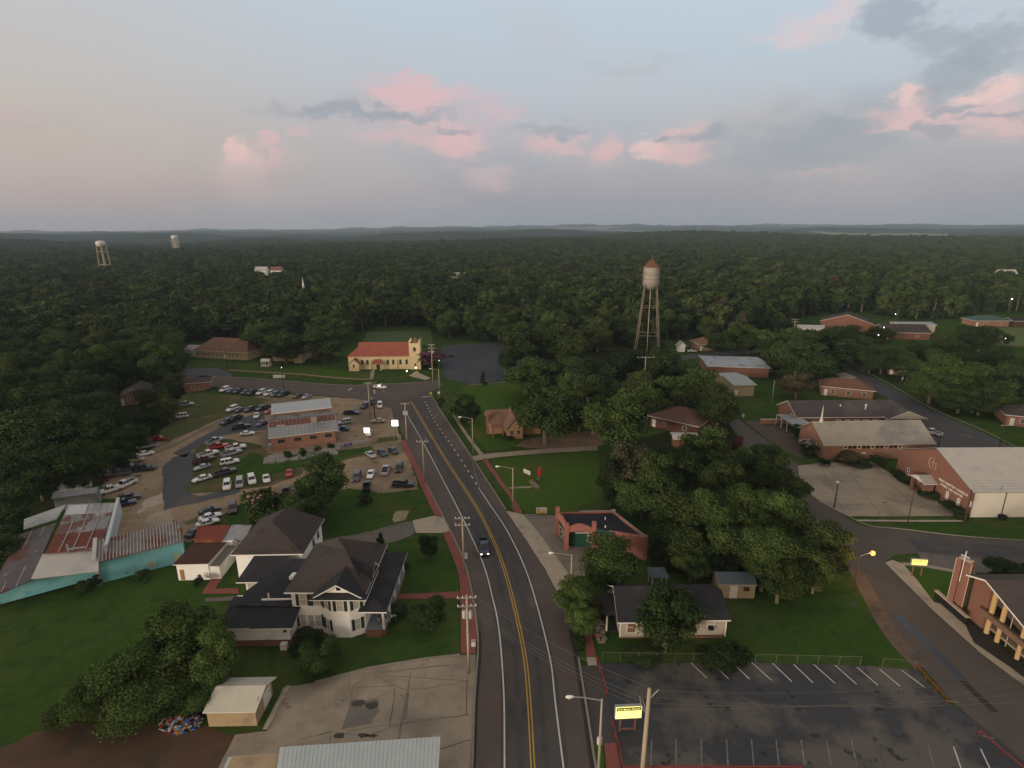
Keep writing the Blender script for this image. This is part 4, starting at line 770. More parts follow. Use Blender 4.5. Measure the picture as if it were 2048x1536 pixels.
mb = MB(); arch_wall(mb, Bc, A, .35, 3.1, 4.3, .45, .45); arch_wall(mb, A, Cc, .35, 2.9, 4.1, .55, .6); f.put('canopy_arch', mb, SALM)
mb = MB(); mb.prism([(4.3, .3), (5.2, -.4), (11.6, -2.7), (12.3, -2.6), (11.9, -1.9), (8.3, 5.4), (-.8, 4.9), (-1.0, 4.4)], 0, 3.6) if 0 else None
walls_poly = [(4.4, -.2), (11.9, -2.8), (8.4, 5.2), (-1.0, 4.7), (0.4, .9), (4.2, .6)]
mb = MB(); mb.prism(walls_poly, 0, 3.55); f.put('wall', mb, GRNP)
mb = MB(); bar(mb, (11.8, -2.75), (8.3, 5.2), .3, 0, 3.95); bar(mb, (8.3, 5.3), (-1.0, 4.8), .3, 0, 3.95); bar(mb, (6.6, -.95), (11.9, -2.85), .34, 0, 3.95); mb.box(11.65, -3.1, 0, 12.2, -2.55, 4.1); bar(mb, (4.4, -.25), (6.7, -1.0), .3, 0, 3.3); f.put('parapet', mb, SALM)
mb = MB(); bar(mb, (4.4, -.2), (7.4, -1.4), .36, 3.3, 3.9); f.put('tile_coping', mb, GRNP)
mb = MB(); mb.prism([(4.35, .0), (11.7, -2.6), (8.2, 5.1), (-.95, 4.6), (-.1, .15), (.2, .1)], 3.58, 3.7); f.put('roof', mb, TAR)
mb = MB(); bar(mb, (8.3, 5.3), (2.6, 5.2), .12, 3.97, 4.07); mb.box(8.1, 5.1, 4.0, 8.7, 5.5, 4.2); bar(mb, (11.9, -2.7), (8.4, 5.1), .1, 3.97, 4.05); f.put('coping', mb, METAL)
mb = MB(); bar(mb, (1.4, .62), (3.9, .5), .08, 2.55, 2.85); f.put('sign_board', mb, MTLG)
text('USED CARS', .36, (2.6, .46, 2.7), FRONT, TRIM, f.e, ext=.01)
f.window((4.2, .6), (-1, 0), 0, 0, .01, .01) if 0 else None
f.window((.4, .58), (1, 0), 3.0, .9, .7, 1.3, GLASS, bars=False)
f.window((-1.0, 4.2), (1.15, -3.3), .5, .5, 1.3, 1.8, GLASS, frame=TRIM2); f.window((-1.0, 4.2), (1.15, -3.3), 2.1, .5, 1.2, 1.8, GLASS, frame=TRIM2)
for x, y in ((6.6, 2.9), (6.2, .3)): mb = MB(); mb.tube([(x, y, 3.7), (x, y, 4.1)], .1, 8); f.put('roof_vent', mb, TRIM)
# ---------------------------------------------------------------- grey-roofed house and garden sheds, right
f = Fr('grey_roof_house', 'single-storey tan clapboard house with charcoal gabled roof behind a big dark tree', 'house', (13.4, 59.3), rad(0))
mb = MB(); walls(mb, 5.4, 6.6, 2.9, .3); walls(mb, 7.8, 6.2, 2.9, .3, 5.4, .3); gable_end(mb, [(0, 2.9), (6.6, 2.9), (3.3, 5.1)], (0, .25), 'x'); gable_end(mb, [(.3, 2.9), (6.5, 2.9), (3.4, 4.3)], (12.95, 13.2), 'x'); f.put('wall', mb, CLAP)
mb = MB(); mb.box(.1, .1, 0, 13.0, 6.4, .3); f.put('brick_base', mb, BRICKB)
mb = MB(); gable_roof(mb, 0, 0, 9.4, 6.6, 3.0, 5.2, 'x', .5, .16); gable_roof(mb, 9.95, .2, 13.2, 6.6, 2.95, 4.5, 'x', .45, .16); f.put('roof', mb, [SHDK, TRIM])
mb = MB(); mb.box(-1.5, 1.2, 0, 0, 4.6, .3); mb.slab([(-1.8, .9, 2.75), (0, .9, 3.1), (0, 4.9, 3.1), (-1.8, 4.9, 2.75)], .12); f.put('porch', mb, [SHDK])
for y in (1.2, 4.5): mb = MB(); mb.box(-1.6, y-.1, .3, -1.4, y+.1, 2.65); f.put('porch_post', mb, TRIM)
f.window((0, 0), (1, 0), .8, .9, 1.2, 1.7, mat('warm window', (.20, .12, .06), (.15, .09, .05), 1, .3)); f.window((5.4, .3), (1, 0), 5.5, 1.4, 1.0, 1.0, GLASSW); mb = MB(); mb.box(11.1, -.15, 1.3, 11.7, .3, 1.7); f.put('air_conditioner', mb, DARK)
for x in (0, 13.2): mb = MB(); mb.box(x-.08, -.04, .3, x+.08, 6.6 if 0 else .06, 2.95); f.put('corner_board', mb, TRIM)
f = Fr('garden_shed', 'tan garden shed with teal grey metal roof, white door and small window on the lawn', 'shed', (28.6, 67.3), rad(-2))
mb = MB(); walls(mb, 5.0, 2.9, 2.2); gable_end(mb, [(0, 2.2), (2.9, 2.2), (1.45, 3.1)], (0, .1), 'x'); gable_end(mb, [(0, 2.2), (2.9, 2.2), (1.45, 3.1)], (4.9, 5.0), 'x'); f.put('wall', mb, mat('tan metal siding', (.44, .33, .21), (.38, .29, .19), 1.5))
mb = MB(); gable_roof(mb, 0, 0, 5.0, 2.9, 2.25, 3.15, 'x', .12, .06, rib=.5); f.put('roof', mb, [mat('teal metal', (.10, .14, .15), (.085, .12, .13), 1, .5), TRIM]); f.door((0, 0), (1, 0), 1.5, 1.1, 2.0, TRIM, 0.02); f.window((0, 0), (1, 0), 3.4, 1.2, .8, .6, mat('brown louvre', (.12, .08, .05), (.09, .06, .04)), frame=DARK)
f = Fr('canvas_canopy', 'small blue grey canopy on white posts behind the grey-roofed house', 'canopy', G(1303, 1180), 0)
mb = MB(); mb.add([(-.3, -.3, 2.2), (2.3, -.3, 2.2), (2.3, 2.3, 2.2), (-.3, 2.3, 2.2), (1, 1, 3.0)], [(0, 1, 4), (1, 2, 4), (2, 3, 4), (3, 0, 4), (3, 2, 1, 0)]); f.put('roof', mb, mat('blue grey canvas', (.09, .11, .13), (.08, .095, .11)))
for x, y in ((0, 0), (2, 0), (2, 2), (0, 2)): mb = MB(); mb.box(x-.05, y-.05, 0, x+.05, y+.05, 2.2); f.put('post', mb, TRIM)
f = Fr('garden_storage_shed', 'beige storage shed with two-slope white roof at the edge of the concrete lot', 'shed', (-31.8, 46.7), rad(1))
BEI = mat('beige painted metal', (.40, .29, .17), (.34, .25, .15), .8, .7, c3=(.26, .20, .13), s3=.4)
mb = MB(); walls(mb, 5.0, 4.2, 2.0); gable_end(mb, [(0, 2.0), (4.2, 2.0), (2.9, 2.75), (1.0, 2.55)], (0, .08), 'x'); gable_end(mb, [(0, 2.0), (4.2, 2.0), (2.9, 2.75), (1.0, 2.55)], (4.92, 5.0), 'x'); f.put('wall', mb, BEI)
mb = MB(); mb.slab([(-.25, -.25, 2.05), (5.2, -.25, 2.05), (5.35, 2.3, 2.95), (.0, 2.3, 2.95)], .08, 0, 1); mb.slab([(.0, 2.31, 2.95), (5.35, 2.31, 2.95), (5.5, 4.6, 1.9), (-.2, 4.6, 1.9)], .08, 0, 1); f.put('roof', mb, [mat('off-white painted roof', (.50, .46, .36), (.44, .41, .33), .6, .6, c3=(.36, .34, .29), s3=.25), TRIM])
f.door((5.0, .9), (0, 1), 1.0, 1.8, 1.8, TRIM, .1)
f = Fr('tin_roof_shed', 'shed with a long ribbed pale tin roof at the bottom edge of the photo', 'shed', (-25.5, 36.6), rad(4))
mb = MB(); walls(mb, 18.6, 3.6, 3.6); f.put('wall', mb, BEI); mb = MB(); q = [(5.0, -.3, 3.7), (18.9, -.3, 3.7), (18.9, 3.9, 3.85), (4.2, 3.9, 3.85)]; mb.slab([(x, y, z+.08) for x, y, z in q], .08); ribs(mb, q, .08, .35, 'x', 0, .04, .07)
q = [(-.4, -.3, 3.3), (5.0, -.3, 3.3), (4.2, 3.7, 3.4), (-.4, 3.7, 3.4)]; mb.slab(q, .08); f.put('roof', mb, mat('pale blue tin', (.46, .49, .46), (.40, .43, .41), .8, .5, spec=.5))
# ---------------------------------------------------------------- halls on the right
f = Fr('family_hall', 'large brick hall with pale metal roof, white side wall and lettered gable', 'hall', (80.8, 89.3), 0)
mb = MB(); mb.box(0, 0, 0, .35, 19.4, 5.0); gable_end(mb, [(0, 5.0), (19.4, 5.0), (9.7, 9.1)], (0, .35), 'x'); f.put('gable_wall', mb, BRICK)
CRM = mat('cream metal panel', (.68, .63, .53), (.63, .58, .49), .5, .6, c3=(.58, .54, .46), s3=.2)
mb = MB(); mb.box(.35, .05, 0, 34, 19.3, 5.0); f.put('wall', mb, CRM)
mb = MB(); [mb.box(x, 0, 0, x+.18, .05, 5.0) for x in (5.8, 12, 18, 24)]; mb.box(.35, -.06, 4.85, 34, .04, 5.02); f.put('panel_joint', mb, mat('brown joint', (.12, .09, .06), (.1, .08, .05)))
mb = MB(); gable_roof(mb, 0, 0, 34, 19.4, 5.05, 9.25, 'x', .3, .12, 0, 1, rib=0)
for q in ([(-.3, -.3, 4.95), (34.3, -.3, 4.95), (34.3, 9.7, 9.25), (-.3, 9.7, 9.25)],):
    for i in range(1, 16): a = Vector(q[0]).lerp(Vector(q[3]), i/16); b = Vector(q[1]).lerp(Vector(q[2]), i/16); mb.slab([a+Vector((0, -.03, .14)), b+Vector((0, -.03, .14)), b+Vector((0, .03, .155)), a+Vector((0, .03, .155))], .04)
f.put('roof', mb, [MTLW, MTLG])
for y in (1.9, 4.6, 11.9, 15.2): f.window((0, y+1.0), (0, -1), 0, .9, .62, 1.5, GLASSW if y < 10 else GLASS, name='window')
mb = MB(); mb.box(-2.3, 8.3, 0, -.01, 8.75, 2.6); mb.box(-2.3, 11.4, 0, -1.8, 11.8, 2.6); mb.box(-.3, 8.3, 0, -.01, 11.8, 2.6); mb.box(-2.3, 8.3, 0, .0, 11.8, .12); f.put('porch', mb, BRICK)
mb = MB(); mb.box(-.36, 9.4, .12, -.31, 10.8, 2.3); f.put('door', mb, DARK)
mb = MB(); gable_end(mb, [(8.1, 2.6), (12.0, 2.6), (10.05, 3.5)], (-2.4, -2.3), 'x'); f.put('porch_gable', mb, TRIM)
mb = MB(); s3 = 1.0; mb.slab([(-2.6, 7.9, 2.62), (0, 7.9, 2.62), (0, 10.05, 3.62), (-2.6, 10.05, 3.62)], .1, 0, 1); mb.slab([(-2.6, 10.05, 3.62), (0, 10.05, 3.62), (0, 12.2, 2.62), (-2.6, 12.2, 2.62)], .1, 0, 1); f.put('porch_roof', mb, [MTLW, TRIM])
SIDE = (rad(90), 0, rad(-90))
text('FIRST BAPTIST CHURCH', .62, (-.06, 4.4, 3.75), SIDE, TRIM, f.e, ext=.03); text('FAMILY LIFE CENTER', .55, (-.06, 4.6, 3.0), SIDE, TRIM, f.e, ext=.03)
mb = MB(); k = 18
for i in range(k):
    a0, a1 = rad(75+i*210/k), rad(75+(i+1)*210/k); r0 = 1.15; w0, w1 = .03+.09*math.sin(math.pi*i/k), .03+.09*math.sin(math.pi*(i+1)/k)
    mb.slab([(-.08, 10.0-math.cos(a0)*(r0-w0), 6.0+math.sin(a0)*(r0-w0)), (-.08, 10.0-math.cos(a0)*r0, 6.0+math.sin(a0)*r0), (-.08, 10.0-math.cos(a1)*r0, 6.0+math.sin(a1)*r0), (-.08, 10.0-math.cos(a1)*(r0-w1), 6.0+math.sin(a1)*(r0-w1))], 0, d=(.07, 0, 0))
mb.box(-.08, 9.95, 5.3, -.01, 10.03, 6.9); mb.box(-.08, 9.2, 6.1, -.01, 10.5, 6.18); mb.box(-.08, 9.2, 4.9, -.01, 9.28, 6.4)
f.put('emblem', mb, mat('emblem gold', (.46, .33, .21), (.40, .29, .19)))
mb = MB(); mb.box(9.6, -1.6, .1, 9.75, -1.45, 2.1); mb.box(11.4, -1.6, .1, 11.55, -1.45, 2.1); mb.box(9.5, -1.7, 2.0, 11.7, -1.4, 2.15); mb.box(9.5, -1.6, 2.15, 9.65, 0, 2.25); mb.box(11.4, -1.6, 2.15, 11.55, 0, 2.25); f.put('service_frame', mb, TRIM)
mb = MB(); mb.box(11.0, -.5, .6, 12.4, .04, 2.6); f.put('meter_box', mb, mat('grey box', (.24, .23, .20), (.2, .19, .17))); mb = MB(); mb.box(5.0, -1.1, 0, 6.0, -.3, .8); f.put('air_conditioner', mb, DARK)
mb = MB(); mb.tube([(4.8, .1, 5.1), (4.8, .1, 5.9)], .12, 8); f.put('vent_pipe', mb, METAL)
f = Fr('worship_hall', 'brick hall with broad pale tan roof and a row of high windows', 'hall', (68.9, 115.2), rad(1.5))
mb = MB(); walls(mb, 24.2, 10.4, 3.6); gable_end(mb, [(0, 3.6), (10.4, 3.6), (5.2, 6.9)], (0, .3), 'x'); gable_end(mb, [(0, 3.6), (10.4, 3.6), (5.2, 6.9)], (23.9, 24.2), 'x'); f.put('wall', mb, BRICKO)
mb = MB(); gable_roof(mb, 0, 0, 24.2, 10.4, 3.7, 7.0, 'x', .5, .18); f.put('roof', mb, [mat('pale tan roof', (.31, .275, .22), (.26, .23, .19), .5, .85, c3=(.19, .18, .17), s3=.12), TRIM2])
for i in range(13): f.window((0, 0), (1, 0), 4.3+i*1.02, 2.5, .86, .72, DARK, frame=TRIM if i % 3 == 0 else BRICKB, bars=False)
mb = MB(); mb.lathe([(.42, 6.9), (.40, 7.6), (.22, 7.7), (.03, 10.9), (0.0, 11.0)], 8, (1.6, 5.2)); f.put('spire', mb, mat('white spire', (.62, .57, .50), (.56, .52, .46)))
mb = MB(); mb.box(8.6, -.04, 1.2, 9.5, 0, 1.6); f.put('plaque', mb, TRIM)
f = Fr('slat_awning', 'white slatted carport awning on thin posts beside the worship hall', 'awning', (69.3, 130.0), rad(5))
mb = MB()
for i in range(9): mb.box(0, i*.9, 2.75, 5.0, i*.9+.8, 2.85)
f.put('roof', mb, MTLG)
for x in (.1, 4.8):
    for y in (.1, 2.8, 5.4, 7.8): mb = MB(); mb.box(x-.06, y-.06, 0, x+.06, y+.06, 2.75); f.put('post', mb, TRIM)
f = Fr('school_wing', 'long low brick wing with dark brown roof and white end gable behind the worship hall', 'school wing', (72.8, 135.2), rad(.5))
mb = MB(); walls(mb, 31, 10, 3.1); gable_end(mb, [(0, 3.1), (10, 3.1), (5, 5.6)], (0, .3), 'x'); f.put('wall', mb, BRICK)
mb = MB(); gable_roof(mb, 0, 0, 26, 10, 3.2, 5.8, 'x', .5, .16); hip_roof(mb, 22, -.2, 31, 10.2, 3.25, 5.85, .5, .16, r=((24, 5), (27, 5))); f.put('roof', mb, [mat('dull brown shingles', (.075, .062, .062), (.06, .052, .054), .6, .95, c3=(.10, .085, .078), s3=.12), TRIM])
mb = MB(); gable_end(mb, [(21.8, 3.1), (31.6, 3.1), (26.7, 4.9)], (-2.2, -2.0), 'y'); f.put('end_gable', mb, mat('pale gable', (.44, .40, .33), (.38, .35, .29))); mb = MB(); gable_roof(mb, 22, -2, 31.4, 4, 3.15, 5.0, 'y', .3, .14); f.put('porch_roof', mb, [MATS['dull brown shingles'], TRIM])
for u in (10, 12.4, 14.6, 17, 19.4, 22.5, 28): f.window((0, 0), (1, 0), u, .9, 1.3, 1.4, GLASSW)
for u in (23, 26.2, 29.5): mb = MB(); mb.box(u, -2, 0, u+.3, -1.7, 3.1); f.put('post', mb, BRICK)
mb = MB(); mb.tube([(18.4, 2, 4.2), (18.4, 2, 5.6)], .14, 8); mb.box(18.2, 1.8, 5.4, 18.6, 2.2, 5.7); f.put('roof_vent', mb, TRIM)
mb = MB(); mb.tube([(12.4, 3, 4.8), (12.4, 3, 5.4)], .15, 8); f.put('roof_vent', mb, TRIM)
for x in (.1, 1.0, 1.9): mb = MB(); mb.box(-.1-x*.0, x*1.4, 0, .0, x*1.4+.9, 2.9); f.put('lattice', mb, TRIM)
f = Fr('garden_wall', 'long low tan brick wall on the lawn left of the school wing', 'wall', (65.2, 138.6), rad(1)); mb = MB(); walls(mb, 8, .4, 1.2); mb.box(-.1, -.08, 1.2, 8.1, .48, 1.32, 1); f.put('wall', mb, [BRICKO, TRIM2])
# ---------------------------------------------------------------- modern brick church, bottom right
f = Fr('modern_church', 'modern brick church with ochre columns and broad dark roof at the right edge', 'church', (60.2, 63.4), rad(-90))
mb = MB(); mb.add([(0, 0, 0), (2.6, 0, 0), (2.6, 0, 6.9), (1.9, 0, 6.75), (0, 0, 5.9), (0, .4, 0), (2.6, .4, 0), (2.6, .4, 6.9), (1.9, .4, 6.75), (0, .4, 5.9)], [(0, 1, 2, 3, 4), (9, 8, 7, 6, 5), (0, 4, 9, 5), (4, 3, 8, 9), (3, 2, 7, 8), (2, 1, 6, 7), (1, 0, 5, 6)]); f.put('front_wall', mb, BRICK)
mb = MB(); mb.slab([(2.6, .6, 6.6), (18, .6, 1.6), (18, .9, 1.6), (2.6, .9, 6.6)], 0, d=(0, 0, -1.5)); walls(mb, 18, 12, 2.6, 0, 0, .9); mb.slab([(0, .9, 5.8), (2.6, .9, 6.7), (2.6, 12, 6.7), (0, 12, 5.8)], 3.4); mb.slab([(2.6, .9, 6.6), (13, .9, 3.3), (13, 12, 3.3), (2.6, 12, 6.6)], 2.6); f.put('wall', mb, mat('brown window wall', (.14, .10, .07), (.09, .07, .055), .8, .6))
mb = MB(); mb.slab([(-.4, -.9, 6.0), (2.4, -.9, 7.1), (2.4, 14, 7.1), (-.4, 14, 6.0)], .22, 0, 1); mb.slab([(2.4, -.9, 7.1), (17, -.9, 2.2), (17, 14, 2.2), (2.4, 14, 7.1)], .22, 0, 1); f.put('roof', mb, [mat('brown grey shingles', (.085, .066, .060), (.068, .054, .05), .7, .95, bump=.3), TRIM])
for x, w in ((3.1, .6), (4.7, .55), (7.6, .5), (10.5, .5)): h = 7.1-(x-2.4)*.336-.35; mb = MB(); mb.lathe([(w/2, 0), (w/2, h)], 14, (x+w/2, -.05)); f.put('column', mb, YCOL, True)
mb = MB(); mb.slab([(-3.6, -1.2, 1.1), (2.4, -1.2, 1.1), (3.0, -.6, 2.8), (3.0, -.2, 2.8), (-3.6, -.9, 1.1)], .5) if 0 else mb.box(2.4, -.75, 2.4, 17, -.36, 3.1); f.put('band', mb, mat('brown band', (.20, .12, .075), (.16, .10, .065)))
mb = MB(); mb.box(-3.6, -1.6, 0, 1.8, -1.3, 1.1, 1); mb.box(-3.7, -1.7, 1.1, 1.9, -1.2, 1.25, 0); f.put('planter_wall', mb, [TRIM2, DARK])
mb = MB(); [mb.tube([(x, -.1, .4), (x, -.1, 6.4-(x-2.4)*.336)], .05, 6) for x in (6.2, 9.2, 12)]; mb.box(3, -.14, 1.0, 17, -.04, 1.12); f.put('window_frame', mb, TRIM2)
f = Fr('brick_bell_tower', 'tall slim brick tower with a white cross on its front beside the modern church', 'tower', G(1890, 1214), rad(-60))
mb = MB(); mb.box(0, 0, 0, .65, 1.1, 7.6); mb.box(.65, .35, 0, 1.1, 1.1, 7.5); mb.box(1.1, 0, 0, 1.75, 1.1, 7.6); f.put('shaft', mb, BRICK)
mb = MB(); mb.box(-.03, -.03, 0, .05, .06, 7.65); mb.box(1.7, -.03, 0, 1.78, .06, 7.65); mb.box(.15, .15, 7.6, 1.6, .95, 7.7); f.put('edge_trim', mb, TRIM2)
mb = MB(); mb.box(.84, -.1, 4.6, .92, 0.0, 9.1); mb.box(.4, -.1, 8.3, 1.36, 0, 8.38); f.put('cross', mb, TRIM)
# ---------------------------------------------------------------- houses half hidden in the trees
def house(name, label, cat, px, py, ang, w, d, ze, zr, wm_, rm_, roof='gable', win=3, extra=None, dz=0, trim=TRIM, x=None):
    o = G(px, py) if x is None else x; f = Fr(name, label, cat, o, rad(ang), z=dz); mb = MB(); walls(mb, w, d, ze)
    if roof == 'gable': gable_end(mb, [(0, ze), (d, ze), (d/2, zr-.1)], (0, .2), 'x'); gable_end(mb, [(0, ze), (d, ze), (d/2, zr-.1)], (w-.2, w), 'x')
    if roof == 'gabley': gable_end(mb, [(0, ze), (w, ze), (w/2, zr-.1)], (0, .2), 'y')
    f.put('wall', mb, wm_); mb = MB()
    if roof == 'gable': gable_roof(mb, 0, 0, w, d, ze+.05, zr, 'x', .5, .15)
    elif roof == 'gabley': gable_roof(mb, 0, 0, w, d, ze+.05, zr, 'y', .5, .15)
    else: hip_roof(mb, 0, 0, w, d, ze+.05, zr, .6, .15)
    f.put('roof', mb, [rm_, trim])
    for i in range(win): f.window((0, 0), (1, 0), w*(i+.6)/(win+.3), .9, min(1.2, w*.09), 1.2, GLASS)
    if win: f.door((0, 0), (1, 0), w*.05, .9, 2.0, TRIM)
    return f
house('brick_house', 'red brick house with dark roof and white trim beside the far street', 'house', 1397, 702, 6, 11, 8, 2.9, 5.2, BRICKO, SHBR, 'hip')
house('white_outhouse', 'tiny white gabled outhouse among trees left of the far red brick house', 'outhouse', 1357, 704, 0, 2.6, 3, 2.8, 4.2, WHT, MTLG, 'gabley', 0)
house('gabled_church', 'brick building with white-edged low gable above the far street trees', 'chapel', 1640, 658, -32, 22, 12, 4.2, 8.0, BRICK, SHGR, 'gabley', 2)
house('white_roof_annex', 'flat building with bright white metal roof left of the far gabled chapel', 'annex', 1600, 668, -14, 10, 8, 3, 3.8, WHT, MTLW, 'gable', 1)
house('cross_gable_house', 'brown brick house with white fascia and floodlit yard behind the right-hand street', 'house', 1768, 678, -8, 19, 12, 3.2, 6.0, BRICKB, SHGR, 'gable', 2)
house('pale_roof_store', 'low building with flat grey roof just behind the floodlit brown house', 'store', 1800, 664, -4, 16, 9, 3.4, 4.2, CRM, MTLG, 'gable', 0)
house('green_roof_barn', 'orange brick building with green metal roof beyond the far pasture', 'barn', 1948, 653, -2, 17, 9, 3.0, 5.2, BRICKO, mat('green metal roof', (.045, .085, .07), (.04, .075, .06), .5, .5), 'hip', 2)
house('dark_shed', 'low dark shed at the far right beside the green-roofed building', 'shed', 2026, 654, -3, 12, 8, 3, 4, WOODD, SHDK, 'gable', 0)
house('brick_ranch_house', 'brick ranch house with grey roof and white porch at the right edge', 'house', 2010, 850, -26, 15, 9, 2.9, 4.8, BRICKO, SHGR, 'hip', 3)
house('hipped_brick_house', 'red brown house with hipped roof behind the school wing near the diagonal street', 'house', 1642, 790, -24, 13.5, 8, 2.9, 5.0, BRICKO, mat('rusty brown shingles', (.15, .075, .05), (.12, .062, .043), .8), 'hip', 3)
house('red_roof_house', 'dark red roofed house half hidden by a tree across the diagonal street', 'house', 1775, 748, -30, 11, 8, 2.9, 5.6, BRICK, mat('dark red shingles', (.10, .030, .026), (.08, .026, .024), .8), 'hip', 2)
f = house('white_roof_store', 'store with wide patched white membrane roof among the trees near the far street', 'store', 1415, 752, -8, 20, 16, 3.4, 3.9, BRICKO, mat('patched white membrane', (.36, .37, .38), (.28, .29, .31), .4, .6, c3=(.14, .14, .15), s3=.3, lo=.58, hi=.64), 'gable', 0)
house('tan_store_wing', 'small tan and brick wing in front of the white-roofed store', 'store wing', 1467, 793, 3, 6.2, 14, 3.6, 4.4, mat('tan painted block', (.42, .33, .2), (.36, .29, .18)), MTLG, 'gable', 1)
house('brown_roof_house', 'wide brown-roofed house among trees below the water tower', 'house', 1300, 852, -40, 12.5, 11, 2.9, 5.2, BRICKB, mat('mid brown shingles', (.13, .072, .048), (.105, .06, .042), .8), 'hip', 2)
house('white_roof_carport', 'white-roofed carport at the right of the brown-roofed house', 'carport', 1348, 898, -6, 5.2, 3.6, 2.6, 3.0, BRICKB, MTLW, 'gable', 0)
house('brick_cottage', 'brick cottage with grey gable roof at the edge of the left woods', 'cottage', 240, 812, 20, 8, 9, 2.9, 4.8, BRICKO, SHGR, 'gabley', 2)
house('brick_store', 'long low brick store with white-edged flat roof left of the car lot', 'store', 352, 786, 18, 10, 6, 2.8, 3.3, BRICKO, SHGR, 'gable', 1)
house('tree_hidden_house', 'tan house glimpsed through the left woods', 'house', 128, 760, 10, 9, 8, 5.0, 8.0, CLAP, SHBR, 'gable', 2)
house('white_gable_house', 'white gabled house with grey roof glimpsed high in the left woods', 'house', 44, 690, 5, 14, 9, 6.5, 11.5, WHT, SHGR, 'gable', 3)
# far pale roofs and steeple that show between the trees
for (px, py, w, hh, nm, lb, ct) in [(509, 534, 11, 16, 'white_far_house', 'white house showing above the far trees, leftmost of the pale roofs', 'house'), (540, 534, 10, 16.5, 'white_far_house', 'white house with brown roof showing above the far trees, right of the leftmost pale roof', 'house'),
      (900, 546, 12, 15.5, 'grey_far_house', 'pale grey building showing through the trees beyond the church meadow', 'building'), (2003, 540, 14, 16, 'white_far_house', 'white roof showing above the far trees at the right', 'building')]:
    hh -= 1.2; x, y = G(px, py, hh); tz = float(terr(x, y))
    house(nm, lb, ct, 0, 0, rnd.uniform(-12, 12), w, 6, hh-3-tz, hh-tz, WHT, MTLW if 'brown' not in lb else SHBR, 'gable', 0, dz=tz, x=(x, y))
x, y = G(606, 567, 16); f = Fr('far_steeple', 'slim white steeple rising out of the far trees', 'steeple', (x, y), 0, z=float(terr(x, y)))
mb = MB(); mb.box(-.5, -.5, 0, .5, .5, 15.5); f.put('tower', mb, WHT); mb = MB(); mb.lathe([(.6, 15.5), (.5, 16), (0.02, 20)], 8); f.put('spire', mb, TRIM)
# ---------------------------------------------------------------- vehicles
PAINT = {}
COL = {'white': (.70, .69, .66), 'silver': (.34, .35, .36), 'grey': (.13, .14, .15), 'black': (.010, .011, .013), 'navy': (.014, .020, .045), 'blue': (.045, .07, .14), 'red': (.42, .020, .018), 'maroon': (.085, .014, .018),
       'gold': (.36, .31, .22), 'teal': (.06, .12, .13), 'green': (.010, .045, .034), 'purple': (.075, .06, .095), 'lavender': (.38, .35, .42), 'brown': (.06, .035, .025), 'darkgrey': (.035, .037, .042)}
def paint(c):
    if c not in PAINT:
        m = mat(c+' car paint', COL[c], tuple(v*.92 for v in COL[c]), 2, .28, spec=.5); m.node_tree.nodes['Principled BSDF'].inputs['Coat Weight'].default_value = .35; PAINT[c] = m
    return PAINT[c]
CGL = mat('car glass', (.012, .014, .017), (.015, .017, .02), 1, .08, spec=.6); TYRE = mat('tyre rubber', (.012, .012, .012), (.016, .016, .015), 3, .9); RIM = mat('wheel rim', (.30, .30, .30), (.24, .24, .24), 3, .35, metal=.6)
HLAMP = mat('headlamp lens', (.5, .5, .48), (.4, .4, .4), 2, .15, spec=.6); TLAMP = mat('tail lamp', (.30, .012, .01), (.22, .01, .01), 2, .3)
HLON = mat('lit headlamp', (.9, .9, .85), (.9, .88, .8), 1, .2, emit=(1, .95, .82, 8))
def ring(x, hw, zb, zt, inset=.88, sh=.16): return [(x, -hw*.90, zb), (x, -hw, zb+.16), (x, -hw, zt-sh), (x, -hw*inset, zt), (x, hw*inset, zt), (x, hw, zt-sh), (x, hw, zb+.16), (x, hw*.90, zb)]
def loft(mb, rings, mi=0, caps=True):
    o = len(mb.v); n = len(rings[0])
    for r in rings: mb.v += r
    for i in range(len(rings)-1):
        for k in range(n): mb.f.append((o+i*n+k, o+i*n+(k+1) % n, o+(i+1)*n+(k+1) % n, o+(i+1)*n+k)); mb.m.append(mi)
    if caps: mb.f.append(tuple(o+k for k in range(n-1, -1, -1))); mb.f.append(tuple(o+(len(rings)-1)*n+k for k in range(n))); mb.m += [mi, mi]
VT = {  # length, half width, hull stations (x fraction, z top), cabin points rear-bottom, rear-top, front-top, front-bottom, belt, roof
 'sedan': dict(L=4.7, hw=.90, hull=[(-.5, .62, .8), (-.47, .92, .95), (-.30, .98, 1), (.16, .96, 1), (.36, .86, .98), (.46, .72, .92), (.5, .58, .78)], cab=(-.36, -.20, .06, .22), belt=.95, roof=1.43, wb=.30),
 'coupe': dict(L=4.3, hw=.88, hull=[(-.5, .6, .8), (-.46, .9, .95), (-.3, .95, 1), (.12, .92, 1), (.36, .82, .98), (.47, .68, .9), (.5, .55, .75)], cab=(-.42, -.20, .03, .18), belt=.91, roof=1.32, wb=.30),
 'suv': dict(L=4.9, hw=.98, hull=[(-.5, .85, .9), (-.48, 1.05, .98), (-.3, 1.1, 1), (.2, 1.08, 1), (.4, 1.0, .98), (.48, .88, .93), (.5, .7, .85)], cab=(-.485, -.44, .09, .23), belt=1.07, roof=1.80, wb=.30),
 'minivan': dict(L=5.0, hw=.97, hull=[(-.5, .8, .9), (-.48, 1.0, .98), (-.3, 1.05, 1), (.28, 1.0, 1), (.42, .88, .97), (.5, .65, .8)], cab=(-.49, -.45, .14, .34), belt=1.02, roof=1.75, wb=.31),
 'pickup': dict(L=5.7, hw=.99, hull=[(-.5, .98, 1), (-.11, .98, 1), (-.10, 1.06, 1), (.2, 1.08, 1), (.4, 1.04, .98), (.485, .94, .94), (.5, .7, .86)], cab=(-.115, -.09, .115, .225), belt=1.05, roof=1.84, wb=.305),
}
PROTO = {}
